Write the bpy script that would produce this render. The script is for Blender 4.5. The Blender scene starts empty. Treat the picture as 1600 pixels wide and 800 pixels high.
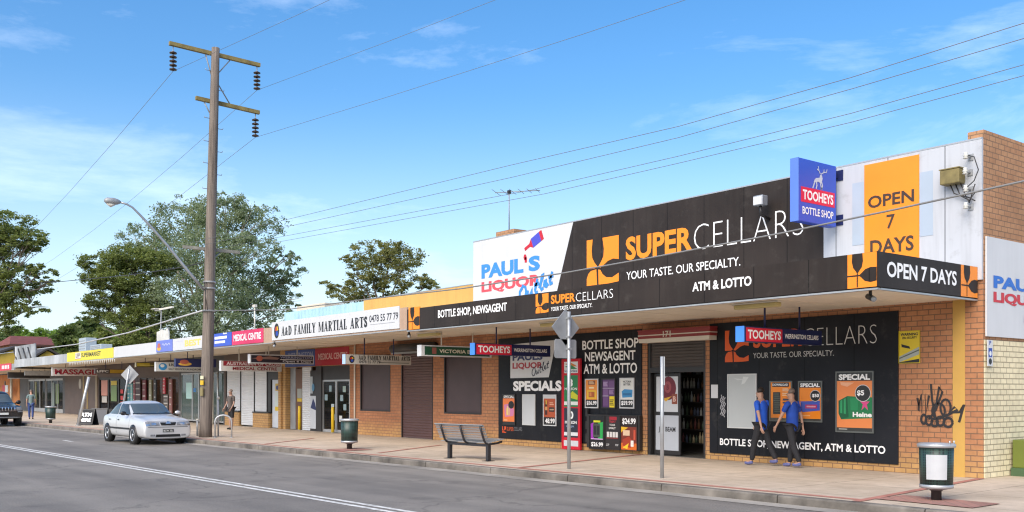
import bpy, math, random
import numpy as np
from mathutils import Vector, Matrix
random.seed(7)
SC = bpy.context.scene
COL = SC.collection
# ------------------------------------------------------------------ camera
F_PX, CX, HZ, CAM_H, YAW = 1520.0, 800.0, 611.0, 1.65, math.radians(38.17)
cam_d = bpy.data.cameras.new('camera'); cam = bpy.data.objects.new('camera', cam_d); COL.objects.link(cam)
cam.location = (0, 0, CAM_H); cam.rotation_euler = (math.radians(90), 0, math.radians(90) - YAW)
cam_d.sensor_width = 36.0; cam_d.lens = F_PX/1600*36; cam_d.shift_y = (HZ-400)/1600
cam_d.clip_start = 0.1; cam_d.clip_end = 3000
SC.camera = cam
# ------------------------------------------------------------------ sky and sun
SUN_EL, SUN_AZ = math.radians(40), math.radians(156)      # azimuth clockwise from +Y
w = bpy.data.worlds.new('World'); SC.world = w; w.use_nodes = True
nt = w.node_tree; nt.nodes.clear()
def N(t, **k):
    n = nt.nodes.new(t)
    for a, b in k.items(): setattr(n, a, b)
    return n
out = N('ShaderNodeOutputWorld'); bg = N('ShaderNodeBackground'); bg.inputs['Strength'].default_value = 0.145
sky = N('ShaderNodeTexSky', sky_type='NISHITA', sun_disc=False, sun_elevation=SUN_EL, sun_rotation=SUN_AZ)
sky.air_density = 1.0; sky.dust_density = 2.2; sky.ozone_density = 2.0; sky.altitude = 0
tc = N('ShaderNodeTexCoord'); mp = N('ShaderNodeMapping'); mp.inputs['Scale'].default_value = (1.6, 1.6, 5.5); mp.inputs['Rotation'].default_value = (0.15, 0.25, 0.5); mp.inputs['Location'].default_value = (3.1, 1.7, 0.4)
nz = N('ShaderNodeTexNoise'); nz.inputs['Scale'].default_value = 1.7; nz.inputs['Detail'].default_value = 9; nz.inputs['Roughness'].default_value = 0.62; nz.inputs['Distortion'].default_value = 0.25
rp = N('ShaderNodeValToRGB'); rp.color_ramp.elements[0].position = 0.54; rp.color_ramp.elements[1].position = 0.95
rp.color_ramp.elements[1].color = (0.5, 0.5, 0.5, 1)
mx = N('ShaderNodeMix', data_type='RGBA'); mx.inputs['B'].default_value = (9.0, 9.4, 10.0, 1)
hs = N('ShaderNodeHueSaturation'); hs.inputs['Saturation'].default_value = 1.36
L = nt.links.new
L(tc.outputs['Generated'], mp.inputs['Vector']); L(mp.outputs['Vector'], nz.inputs['Vector']); L(nz.outputs['Fac'], rp.inputs['Fac'])
L(rp.outputs['Color'], mx.inputs['Factor']); L(sky.outputs['Color'], hs.inputs['Color']); L(hs.outputs['Color'], mx.inputs['A'])
sz_ = N('ShaderNodeSeparateXYZ'); L(tc.outputs['Generated'], sz_.inputs[0])
hz_r = N('ShaderNodeValToRGB'); hz_r.color_ramp.elements[0].position = 0.0; hz_r.color_ramp.elements[0].color = (.5, .5, .5, 1); hz_r.color_ramp.elements[1].position = 0.30; hz_r.color_ramp.elements[1].color = (0, 0, 0, 1)
hz_r.color_ramp.interpolation = 'EASE'; L(sz_.outputs[2], hz_r.inputs['Fac'])
hm = N('ShaderNodeMix', data_type='RGBA'); hm.inputs['B'].default_value = (5.2, 6.0, 6.8, 1); L(hz_r.outputs['Color'], hm.inputs['Factor']); L(mx.outputs['Result'], hm.inputs['A'])
L(hm.outputs['Result'], bg.inputs['Color']); L(bg.outputs['Background'], out.inputs['Surface'])
sd = bpy.data.lights.new('sun', 'SUN'); sun = bpy.data.objects.new('sun', sd); COL.objects.link(sun)
sd.energy = 2.3; sd.angle = math.radians(50); sd.color = (1.0, 0.93, 0.82)
sdir = Vector((math.sin(SUN_AZ)*math.cos(SUN_EL), math.cos(SUN_AZ)*math.cos(SUN_EL), math.sin(SUN_EL)))
sun.rotation_euler = sdir.to_track_quat('Z', 'Y').to_euler(); sun.location = (0, -10, 40)
SC.view_settings.view_transform = 'Standard'; SC.view_settings.look = 'None'; SC.view_settings.gamma = 1.0
SC.view_settings.use_curve_mapping = False; SC.view_settings.exposure = 0.68
SC.render.engine = 'CYCLES'; SC.cycles.use_denoising = True; SC.cycles.max_bounces = 6; SC.cycles.diffuse_bounces = 4
SC.cycles.transparent_max_bounces = 6; SC.cycles.filter_width = 1.2
# ------------------------------------------------------------------ measuring: which place on a real plane a sight line meets
_c, _s = math.cos(YAW), math.sin(YAW)
def ray(px, py=HZ):
    a = (px-CX)/F_PX
    return -_c + a*_s, _s + a*_c, (HZ-py)/F_PX
def wx(px, Y): d = ray(px); return Y*d[0]/d[1]
def wz(px, py, Y): d = ray(px, py); return CAM_H + Y/d[1]*d[2]
def gp(px, py, z=0.0): d = ray(px, py); t = (z-CAM_H)/d[2]; return d[0]*t, d[1]*t
def sx(px, X): d = ray(px); return X*d[1]/d[0]
def sz(px, py, X): d = ray(px, py); return CAM_H + X/d[0]*d[2]
YW, YF, SOF, ZF = 18.30, 14.90, 3.40, 3.99
XC = wx(1527, YW)
KA = 0.0373
def kerb_y(x): return 12.85 + KA*(x+8.8)
RA = math.atan(KA)
Z_ROAD = -0.13
# ------------------------------------------------------------------ materials
_m = {}
def lin(h):
    h = h.lstrip('#'); o = []
    for i in (0, 2, 4):
        c = int(h[i:i+2], 16)/255; o.append(c/12.92 if c <= .04045 else ((c+.055)/1.055)**2.4)
    return tuple(o)
class NT:
    def __init__(s, name):
        s.m = bpy.data.materials.new(name); s.m.use_nodes = True; s.t = s.m.node_tree
        s.b = s.t.nodes['Principled BSDF']; s.tc = s.n('ShaderNodeTexCoord')
    def n(s, t, **k):
        x = s.t.nodes.new(t)
        for a, b in k.items(): setattr(x, a, b)
        return x
    def l(s, a, b): s.t.links.new(a, b)
    def noise(s, scale, detail=4, vec=None, rough=.55):
        x = s.n('ShaderNodeTexNoise'); x.inputs['Scale'].default_value = scale; x.inputs['Detail'].default_value = detail; x.inputs['Roughness'].default_value = rough
        s.l(vec if vec is not None else s.tc.outputs['Object'], x.inputs['Vector']); return x.outputs['Fac']
    def ramp(s, f, p0, p1, c0=(0, 0, 0), c1=(1, 1, 1)):
        r = s.n('ShaderNodeValToRGB'); e = r.color_ramp.elements; e[0].position = p0; e[1].position = p1
        e[0].color = (*c0, 1); e[1].color = (*c1, 1); s.l(f, r.inputs['Fac']); return r.outputs['Color']
    def mix(s, f, a, b, mode='MIX'):
        x = s.n('ShaderNodeMix', data_type='RGBA', blend_type=mode)
        for v, k in ((f, 'Factor'), (a, 'A'), (b, 'B')):
            if isinstance(v, tuple): x.inputs[k].default_value = (*v, 1)
            elif isinstance(v, (int, float)): x.inputs[k].default_value = v
            else: s.l(v, x.inputs[k])
        return x.outputs['Result']
    def bump(s, h, strength, dist=.01):
        x = s.n('ShaderNodeBump'); x.inputs['Strength'].default_value = strength; x.inputs['Distance'].default_value = dist
        s.l(h, x.inputs['Height']); s.l(x.outputs['Normal'], s.b.inputs['Normal'])
    def wallvec(s):
        sp = s.n('ShaderNodeSeparateXYZ'); s.l(s.tc.outputs['Object'], sp.inputs[0])
        ad = s.n('ShaderNodeMath', operation='ADD'); s.l(sp.outputs[0], ad.inputs[0]); s.l(sp.outputs[1], ad.inputs[1])
        cb = s.n('ShaderNodeCombineXYZ'); s.l(ad.outputs[0], cb.inputs[0]); s.l(sp.outputs[2], cb.inputs[1])
        s.sp = sp
        return cb.outputs[0]
def MT(name, col, rough=.6, metal=0., var=.12, vs=1.3, bump=0., bs=60., wave=None, spec=None, coat=0., alpha=1., streak=0., joint=0.):
    """painted / plain material with mild mottling; wave=(axis, per metre, strength) gives ribs"""
    if name in _m: return _m[name]
    if isinstance(col, str): col = lin(col)
    k = NT(name); b = k.b
    b.inputs['Roughness'].default_value = rough; b.inputs['Metallic'].default_value = metal
    if spec is not None: b.inputs['Specular IOR Level'].default_value = spec
    if coat: b.inputs['Coat Weight'].default_value = coat; b.inputs['Coat Roughness'].default_value = .05
    if alpha < 1: b.inputs['Alpha'].default_value = alpha
    c = col
    if var:
        f = k.noise(vs, 5)
        c = k.mix(k.ramp(f, .3, .7), tuple(v*(1-var) for v in col), tuple(min(1, v*(1+var)) for v in col))
    if streak:
        mpn = k.n('ShaderNodeMapping'); mpn.inputs['Scale'].default_value = (6, 6, .35); k.l(k.tc.outputs['Object'], mpn.inputs[0])
        c = k.mix(k.ramp(k.noise(1.5, 5, mpn.outputs[0]), .45, .8), c, k.mix(streak, c, (.05, .045, .04)))
    if joint:
        sp = k.n('ShaderNodeSeparateXYZ'); k.l(k.tc.outputs['Object'], sp.inputs[0])
        fr = k.n('ShaderNodeMath', operation='PINGPONG'); k.l(sp.outputs[0], fr.inputs[0]); fr.inputs[1].default_value = joint/2
        c = k.mix(1., c, k.ramp(fr.outputs[0], .008, .014, (.35, .35, .35), (1, 1, 1)), 'MULTIPLY')
        c = k.mix(k.ramp(k.noise(2.2, 8, rough=.7), .56, .78, (0, 0, 0), (.35, .35, .35)), c, (.11, .10, .09))
    if isinstance(c, tuple): b.inputs['Base Color'].default_value = (*c, 1)
    else: k.l(c, b.inputs['Base Color'])
    if wave:
        sp = k.n('ShaderNodeSeparateXYZ'); k.l(k.tc.outputs['Object'], sp.inputs[0])
        mu = k.n('ShaderNodeMath', operation='MULTIPLY'); k.l(sp.outputs[wave[0]], mu.inputs[0]); mu.inputs[1].default_value = wave[1]*2*math.pi
        si = k.n('ShaderNodeMath', operation='SINE'); k.l(mu.outputs[0], si.inputs[0])
        k.bump(si.outputs[0], wave[2], .02)
    elif bump: k.bump(k.noise(bs, 4), bump)
    _m[name] = k.m; return k.m
def cm(h, rough=.5):
    n = 'print ' + h.lstrip('#').lower()
    return MT(n, tuple(v*.92 for v in lin(h)), rough, var=.03)
def brick(name, c1, c2, mortar, bw=.25, bh=.105, ms=.010, low=None, lowz=.9, bump=.6, top=None, topz=3):
    if name in _m: return _m[name]
    k = NT(name); v = k.wallvec()
    br = k.n('ShaderNodeTexBrick'); br.offset = .5; br.squash = 1
    I = br.inputs; I['Scale'].default_value = 1; I['Brick Width'].default_value = bw; I['Row Height'].default_value = bh
    I['Mortar Size'].default_value = ms; I['Mortar Smooth'].default_value = .25; I['Bias'].default_value = 0
    I['Color1'].default_value = (*c1, 1); I['Color2'].default_value = (*c2, 1); I['Mortar'].default_value = (*mortar, 1)
    k.l(v, I['Vector']); c = br.outputs['Color']
    if low:
        b2 = k.n('ShaderNodeTexBrick'); b2.offset = .5
        for q in ('Scale', 'Brick Width', 'Row Height', 'Mortar Size', 'Mortar Smooth', 'Bias'): b2.inputs[q].default_value = I[q].default_value
        b2.inputs['Color1'].default_value = (*low, 1); b2.inputs['Color2'].default_value = tuple(x*.82 for x in low) + (1,); b2.inputs['Mortar'].default_value = (*mortar, 1)
        k.l(v, b2.inputs['Vector'])
        ad = k.n('ShaderNodeMath', operation='MULTIPLY_ADD'); k.l(k.noise(1.6, 5), ad.inputs[0]); ad.inputs[1].default_value = .55; k.l(k.sp.outputs[2], ad.inputs[2])
        c = k.mix(k.ramp(ad.outputs[0], lowz*.45, lowz), b2.outputs['Color'], c) if lowz <= 1 else k.mix(k.ramp(ad.outputs[0], .2, 1), b2.outputs['Color'], c)
    f = k.ramp(k.noise(.7, 6), .3, .72, (.80, .80, .80), (1.12, 1.12, 1.12))
    c = k.mix(1.0, c, f, 'MULTIPLY')
    g = k.ramp(k.noise(9, 4), .3, .7, (.85, .85, .85), (1.1, 1.1, 1.1)); c = k.mix(.7, c, g, 'MULTIPLY')
    k.l(c, k.b.inputs['Base Color']); k.b.inputs['Roughness'].default_value = .85
    iv = k.n('ShaderNodeMath', operation='SUBTRACT'); iv.inputs[0].default_value = 1; k.l(br.outputs['Fac'], iv.inputs[1]); k.bump(iv.outputs[0], bump, .008)
    _m[name] = k.m; return k.m
def concrete():
    k = NT('footpath concrete')
    mpn = k.n('ShaderNodeMapping'); mpn.inputs['Rotation'].default_value = (0, 0, -RA); k.l(k.tc.outputs['Object'], mpn.inputs[0])
    br = k.n('ShaderNodeTexBrick'); br.offset = 0; I = br.inputs
    I['Scale'].default_value = 1; I['Brick Width'].default_value = 2.4; I['Row Height'].default_value = 1.75; I['Mortar Size'].default_value = .012; I['Mortar Smooth'].default_value = .3; I['Bias'].default_value = 0
    a = (.57, .468, .365)
    I['Color1'].default_value = (*a, 1); I['Color2'].default_value = tuple(x*.93 for x in a)+(1,); I['Mortar'].default_value = (.20, .17, .13, 1)
    k.l(mpn.outputs[0], I['Vector'])
    c = k.mix(1., br.outputs['Color'], k.ramp(k.noise(.5, 6), .3, .7, (.78, .77, .74), (1.1, 1.1, 1.1)), 'MULTIPLY')
    c = k.mix(.9, c, k.ramp(k.noise(2.6, 8, rough=.7), .35, .68, (.8, .79, .77), (1.07, 1.07, 1.07)), 'MULTIPLY')
    vo = k.n('ShaderNodeTexVoronoi'); vo.inputs['Scale'].default_value = 1.4; k.l(k.tc.outputs['Object'], vo.inputs['Vector'])
    c = k.mix(1., c, k.ramp(vo.outputs['Distance'], .03, .055, (.62, .6, .58), (1, 1, 1)), 'MULTIPLY')
    c = k.mix(1., c, k.ramp(k.noise(70, 3), .35, .65, (.93, .93, .93), (1.05, 1.05, 1.05)), 'MULTIPLY')
    k.l(c, k.b.inputs['Base Color']); k.b.inputs['Roughness'].default_value = .85; k.bump(k.noise(90, 4), .15, .004)
    return k.m
def asphalt():
    k = NT('asphalt')
    mpn = k.n('ShaderNodeMapping'); mpn.inputs['Rotation'].default_value = (0, 0, -RA); k.l(k.tc.outputs['Object'], mpn.inputs[0])
    st = k.n('ShaderNodeMapping'); st.inputs['Scale'].default_value = (.07, 1.1, 1); k.l(mpn.outputs[0], st.inputs[0])
    c = k.mix(k.ramp(k.noise(1.0, 5, st.outputs[0]), .3, .7), (.165, .150, .132), (.262, .238, .208))
    c = k.mix(1., c, k.ramp(k.noise(.35, 7, rough=.62), (.3), .7, (.66, .66, .67), (1.16, 1.15, 1.13)), 'MULTIPLY')
    c = k.mix(1., c, k.ramp(k.noise(1.1, 4, mpn.outputs[0]), .60, .72, (1, 1, 1), (.74, .74, .74)), 'MULTIPLY')
    c = k.mix(1., c, k.ramp(k.noise(38, 3), .3, .7, (.72, .72, .72), (1.22, 1.22, 1.22)), 'MULTIPLY')
    vo = k.n('ShaderNodeTexVoronoi', feature='DISTANCE_TO_EDGE'); vo.inputs['Scale'].default_value = .22
    dn = k.n('ShaderNodeVectorMath', operation='MULTIPLY_ADD'); no = k.n('ShaderNodeTexNoise'); no.inputs['Scale'].default_value = .9; no.inputs['Detail'].default_value = 6
    k.l(k.tc.outputs['Object'], no.inputs['Vector']); k.l(no.outputs['Color'], dn.inputs[0]); dn.inputs[1].default_value = (2.2, 2.2, 0); k.l(mpn.outputs[0], dn.inputs[2])
    k.l(dn.outputs[0], vo.inputs['Vector'])
    c = k.mix(1., c, k.ramp(vo.outputs['Distance'], .001, .009, (.66, .66, .66), (1, 1, 1)), 'MULTIPLY')
    k.l(c, k.b.inputs['Base Color']); k.b.inputs['Roughness'].default_value = .82; k.bump(k.noise(160, 3), .35, .006)
    return k.m
def glassy(name, col=(.02, .025, .028), rough=.04, alpha=.75):
    if name in _m: return _m[name]
    k = NT(name); b = k.b; b.inputs['Base Color'].default_value = (*col, 1); b.inputs['Roughness'].default_value = rough
    b.inputs['Alpha'].default_value = alpha; b.inputs['Specular IOR Level'].default_value = .6
    _m[name] = k.m; return k.m
def leafmat(name, c1, c2, c3):
    k = NT(name)
    f = k.noise(.55, 3); c = k.mix(k.ramp(f, .35, .65), c1, c2)
    c = k.mix(k.ramp(k.noise(3.5, 2), .45, .7), c, c3)
    k.l(c, k.b.inputs['Base Color']); k.b.inputs['Roughness'].default_value = .55; k.b.inputs['Specular IOR Level'].default_value = .25
    tr = k.n('ShaderNodeBsdfTranslucent'); k.l(k.mix(1., c, (1.15, 1.2, .7), 'MULTIPLY'), tr.inputs['Color'])
    ms = k.n('ShaderNodeMixShader'); ms.inputs[0].default_value = .5
    k.l(k.b.outputs[0], ms.inputs[1]); k.l(tr.outputs[0], ms.inputs[2]); k.l(ms.outputs[0], k.t.nodes['Material Output'].inputs['Surface'])
    return k.m
# ------------------------------------------------------------------ mesh building
def PF(Y): return lambda u, v, o: (u, Y-o, v)         # a wall seen from the street
def PX(X): return lambda u, v, o: (X+o, u, v)         # a face looking along the street
class MB:
    def __init__(s): s.v, s.f, s.mi, s.mats, s.sm, s.seg = [], [], [], [], [], []
    def m(s, mat):
        if mat not in s.mats: s.mats.append(mat)
        return s.mats.index(mat)
    def add(s, vs, fs, mat, smooth=False):
        o = len(s.v); i = s.m(mat); s.v += [tuple(p) for p in vs]
        for f in fs: s.f.append([a+o for a in f]); s.mi.append(i); s.sm.append(smooth)
        return s
    def box(s, x0, x1, y0, y1, z0, z1, mat):
        if x0 > x1: x0, x1 = x1, x0
        if y0 > y1: y0, y1 = y1, y0
        if z0 > z1: z0, z1 = z1, z0
        vs = [(x, y, z) for z in (z0, z1) for y in (y0, y1) for x in (x0, x1)]
        return s.add(vs, [(0, 2, 3, 1), (4, 5, 7, 6), (0, 1, 5, 4), (2, 6, 7, 3), (0, 4, 6, 2), (1, 3, 7, 5)], mat)
    def slab(s, P, u0, u1, v0, v1, o0, o1, mat):
        if o0 > o1: o0, o1 = o1, o0
        vs = [P(u, v, o) for o in (o0, o1) for v in (v0, v1) for u in (u0, u1)]
        return s.add(vs, [(0, 2, 3, 1), (4, 5, 7, 6), (0, 1, 5, 4), (2, 6, 7, 3), (0, 4, 6, 2), (1, 3, 7, 5)], mat)
    def poly(s, P, pts, o, mat): return s.add([P(u, v, o) for u, v in pts], [list(range(len(pts)))], mat)
    def rect(s, P, u0, u1, v0, v1, o, mat): return s.poly(P, [(u0, v0), (u1, v0), (u1, v1), (u0, v1)], o, mat)
    def prism(s, P, pts, o0, o1, mat):
        n = len(pts); vs = [P(u, v, o0) for u, v in pts]+[P(u, v, o1) for u, v in pts]
        fs = [list(range(n))[::-1], list(range(n, 2*n))]+[(i, (i+1) % n, n+(i+1) % n, n+i) for i in range(n)]
        return s.add(vs, fs, mat)
    def ell(s, P, u, v, ru, rv, o, mat, n=20): return s.poly(P, [(u+ru*math.cos(2*math.pi*i/n), v+rv*math.sin(2*math.pi*i/n)) for i in range(n)], o, mat)
    def stroke(s, P, pts, wd, o, mat):
        pts = [Vector(p) for p in pts]; n = len(pts); Lf, Rt = [], []
        for i, p in enumerate(pts):
            a = pts[max(0, i-1)]; b = pts[min(n-1, i+1)]; d = (b-a)
            d = d.normalized() if d.length > 1e-9 else Vector((1, 0)); q = Vector((-d.y, d.x))*wd/2
            Lf.append(p+q); Rt.append(p-q)
        for i in range(n-1):
            s.poly(P, [tuple(Rt[i]), tuple(Rt[i+1]), tuple(Lf[i+1]), tuple(Lf[i])], o+.00012*(i % 9), mat)
        return s
    def tube(s, pts, r, mat, n=8, cap=True):
        pts = [Vector(p) for p in pts]; rs = r if isinstance(r, (list, tuple)) else [r]*len(pts)
        vs, fs = [], []; up = None
        for i, p in enumerate(pts):
            d = (pts[min(i+1, len(pts)-1)]-pts[max(i-1, 0)]).normalized()
            if up is None: up = d.orthogonal().normalized()
            a = (up-d*up.dot(d)); a = a.normalized() if a.length > 1e-6 else d.orthogonal().normalized(); up = a; b = d.cross(a)
            for j in range(n):
                t = 2*math.pi*j/n; vs.append(p+(a*math.cos(t)+b*math.sin(t))*rs[i])
        for i in range(len(pts)-1):
            for j in range(n): fs.append((i*n+j, i*n+(j+1) % n, (i+1)*n+(j+1) % n, (i+1)*n+j))
        if cap: fs += [list(range(n))[::-1], list(range((len(pts)-1)*n, len(pts)*n))]
        return s.add(vs, fs, mat, True)
    def lathe(s, c, prof, mat, n=20, sx=1, sy=1):
        vs = [(c[0]+r*sx*math.cos(2*math.pi*j/n), c[1]+r*sy*math.sin(2*math.pi*j/n), c[2]+z) for r, z in prof for j in range(n)]
        fs = [(i*n+j, i*n+(j+1) % n, (i+1)*n+(j+1) % n, (i+1)*n+j) for i in range(len(prof)-1) for j in range(n)]
        fs += [list(range(n))[::-1], list(range((len(prof)-1)*n, len(prof)*n))]
        return s.add(vs, fs, mat, True)
    def sphere(s, c, r, mat, n=10, sc=(1, 1, 1)):
        prof = [(max(1e-4, r*math.sin(math.pi*i/n)), -r*math.cos(math.pi*i/n)*sc[2]) for i in range(n+1)]
        return s.lathe(c, prof, mat, n*2, sc[0], sc[1])
    def text(s, t, P, u0, u1, v0, v1, o, mat, bold=0., shear=0., adv=1.):
        s.seg.append((len(s.v), len(s.f))); vs, fs = text_geo(t, bold, adv); sh = shear*(v1-v0)
        q = [P(u0+(u1-u0)*x+sh*(y-.5), v0+(v1-v0)*y, o) for x, y in vs]
        return s.add(q, fs, mat)
_tg = {}
def text_geo(t, bold, adv):
    k = (t, bold, adv)
    if k not in _tg:
        c = bpy.data.curves.new('t', 'FONT'); c.body = t; c.offset = bold; c.resolution_u = 3; c.space_character = adv
        ob = bpy.data.objects.new('t', c); COL.objects.link(ob)
        me = bpy.data.meshes.new_from_object(ob.evaluated_get(bpy.context.evaluated_depsgraph_get()))
        vs = [(q.co.x, q.co.y) for q in me.vertices]; fs = [list(p.vertices) for p in me.polygons]
        bpy.data.objects.remove(ob); bpy.data.curves.remove(c); bpy.data.meshes.remove(me)
        xs = [a for a, b in vs]; ys = [b for a, b in vs]; x0, x1, y0, y1 = min(xs), max(xs), min(ys), max(ys)
        _tg[k] = ([((a-x0)/(x1-x0), (b-y0)/(y1-y0)) for a, b in vs], fs)
    return _tg[k]
BASE = {}
def mesh(name, mb, base=(0, 0, 0)):
    me = bpy.data.meshes.new(name)
    bx, by, bz = base
    me.from_pydata([(x-bx, y-by, z-bz) for x, y, z in mb.v], [], mb.f)
    for m_ in mb.mats: me.materials.append(m_)
    me.polygons.foreach_set('material_index', mb.mi); me.polygons.foreach_set('use_smooth', mb.sm); me.update()
    return me
def tags(o, label=None, cat=None, group=None, kind=None):
    for k, v in (('label', label), ('category', cat), ('group', group), ('kind', kind)):
        if v: o[k] = v
    return o
def thing(name, label, cat, loc=(0, 0, 0), rz=0., group=None, local=False):
    o = bpy.data.objects.new(name, None); o.empty_display_size = .2; COL.objects.link(o); o.location = loc; o.rotation_euler = (0, 0, rz)
    BASE[o.name] = (0, 0, 0) if local else tuple(loc)
    return tags(o, label, cat, group)
def bev(o, wd, seg=2):
    b = o.modifiers.new('bevel', 'BEVEL'); b.width = wd; b.segments = seg; b.limit_method = 'ANGLE'; b.angle_limit = math.radians(40); return o
def part(name, mb, parent, label=None, bevel=0., kind=None, subs=0):
    if name == 'lettering' and len(mb.seg) > 1:
        for (a, b), (c, d) in zip(mb.seg, mb.seg[1:]+[(len(mb.v), len(mb.f))]):
            q = MB(); q.mats = mb.mats; q.v = mb.v[a:c]; q.f = [[i-a for i in f] for f in mb.f[b:d]]; q.mi = mb.mi[b:d]; q.sm = mb.sm[b:d]
            if q.f: o = part(name, q, parent, label)
        return o
    base = BASE[parent.name]; o = bpy.data.objects.new(name, mesh(name, mb, base)); COL.objects.link(o); o.parent = parent; BASE[o.name] = base
    if bevel: bev(o, bevel)
    if subs: q = o.modifiers.new('sub', 'SUBSURF'); q.levels = subs; q.render_levels = subs
    return tags(o, label, kind=kind)
def solo(name, mb, label, cat, loc, group=None, bevel=0.):
    o = bpy.data.objects.new(name, mesh(name, mb, loc)); COL.objects.link(o); o.location = loc; BASE[o.name] = tuple(loc)
    if bevel: bev(o, bevel)
    return tags(o, label, cat, group)
def struct(name, mb):
    o = bpy.data.objects.new(name, mesh(name, mb)); COL.objects.link(o); return tags(o, kind='structure')
def copy_tree(o, parent=None):
    c = o.copy(); COL.objects.link(c); c.parent = parent
    for ch in list(o.children): copy_tree(ch, c)
    return c
def clone(o, loc, label, rz=0.):
    c = copy_tree(o); c.location = loc; c.rotation_euler = (0, 0, rz); c['label'] = label; return c
# ------------------------------------------------------------------ the setting: ground, road, kerb, footpath
M_conc = concrete(); M_asph = asphalt()
M_kerb = MT('kerb concrete', (.14, .125, .108), .9, var=.6, vs=1.8, bump=.3, bs=30)
M_gut = MT('gutter concrete', (.30, .275, .24), .9, var=.3, vs=.8, bump=.2)
M_red = MT('red paving', (.40, .17, .13), .85, var=.2, vs=2.5, bump=.2)
M_line = MT('road paint', (.66, .65, .61), .7, var=.35, vs=9, streak=.5)
M_grass = MT('rough ground', (.10, .12, .05), .95, var=.4, vs=.4)
XE0, XE1 = -330., 70.
def strip(name, f0, f1, z, mat, x0=XE0, x1=XE1, n=60, zb=None):
    mb = MB(); 
    for i in range(n):
        a = x0+(x1-x0)*i/n; b = x0+(x1-x0)*(i+1)/n
        mb.add([(a, f0(a), z), (b, f0(b), z), (b, f1(b), z), (a, f1(a), z)], [(0, 1, 2, 3)], mat)
    return struct(name, mb)
g = MB(); g.add([(-1500, -900, -.24), (900, -900, -.24), (900, 1500, -.24), (-1500, 1500, -.24)], [(0, 1, 2, 3)], M_grass); struct('ground', g)
strip('road', lambda x: kerb_y(x)-10.4, lambda x: kerb_y(x)-.33, Z_ROAD, M_asph)
strip('gutter', lambda x: kerb_y(x)-.42, lambda x: kerb_y(x)+.05, Z_ROAD+.006, M_gut)
strip('near_footpath', lambda x: kerb_y(x)-16, lambda x: kerb_y(x)-10.4, .0, M_conc)
fp = MB()
for i in range(50):
    a = XE0+(XE1-XE0)*i/50; b = XE0+(XE1-XE0)*(i+1)/50
    fp.add([(a, kerb_y(a)+.14, 0), (b, kerb_y(b)+.14, 0), (b, 19.2, 0), (a, 19.2, 0)], [(0, 1, 2, 3)], M_conc)
fp.add([(XC-.4, 19.2, 0), (XE1, 19.2, 0), (XE1, 60, 0), (XC-.4, 60, 0)], [(0, 1, 2, 3)], M_conc)
struct('footpath', fp)
kb = MB(); x = -140.
while x < 30:
    ln = 2.4 if random.random() < .8 else 1.5; j = .012
    y0, y1 = kerb_y(x+j), kerb_y(x+ln-j)
    prof = [(-.03, -.2), (-.02, -.02), (.0, .004), (.15, .004), (.15, -.2)]
    vs = [(x+j, y0+p, z) for p, z in prof]+[(x+ln-j, y1+p, z) for p, z in prof]
    kb.add(vs, [(0, 1, 6, 5), (1, 2, 7, 6), (2, 3, 8, 7), (3, 4, 9, 8), (4, 3, 2, 1, 0), (5, 6, 7, 8, 9)], M_kerb); x += ln
struct('kerb', kb)
lm = MB()
def line_y(x): return 7.665+.0464*(x+12.3)
for dy in (0., -.22):
    xx = -150.
    while xx < 20:
        b = xx+1.0
        lm.add([(xx, line_y(xx)+dy-.055, Z_ROAD+.005), (b, line_y(b)+dy-.055, Z_ROAD+.005), (b, line_y(b)+dy+.055, Z_ROAD+.005), (xx, line_y(xx)+dy+.055, Z_ROAD+.005)], [(0, 1, 2, 3)], M_line); xx = b
gx, gy = gp(105, 689, Z_ROAD)
lm.add([(gx-.5, gy-.06, Z_ROAD+.005), (gx+.6, gy-.04, Z_ROAD+.005), (gx+.6, gy+.08, Z_ROAD+.005), (gx-.5, gy+.06, Z_ROAD+.005)], [(0, 1, 2, 3)], M_line)
struct('road_marking', lm)
pb = MB()
def band(p, q, wd, z=.005):
    a, b = Vector((*p, 0)), Vector((*q, 0)); d = (b-a).normalized(); n_ = Vector((-d.y, d.x, 0))*wd/2
    pb.add([(v.x, v.y, z) for v in (a-n_, b-n_, b+n_, a+n_)], [(0, 1, 2, 3)], M_red)
band((-120, kerb_y(-120)+.40), (gp(1335, 785)[0], kerb_y(gp(1335, 785)[0])+.40), .16)
for a, b in (((812, 731), (1003, 710)), ((1337, 784), (1533, 748)), ((592, 708), (690, 695.5)), ((415, 694), (490, 685))):
    band(gp(*a), gp(*b), .14, .009)
def patch(px, py, wx_, wy_):
    cx, cy = gp(px, py); pb.add([(cx-wx_, cy-wy_, .012), (cx+wx_, cy-wy_, .012), (cx+wx_, cy+wy_, .012), (cx-wx_, cy+wy_, .012)], [(0, 1, 2, 3)], M_redp)
M_redp = brick('red pavers', (.38, .19, .15), (.33, .17, .135), (.22, .15, .12), .24, .12, .012)
patch(1463, 784, .75, .42); patch(546, 703, .5, .5)
struct('paving_band', pb)
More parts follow.
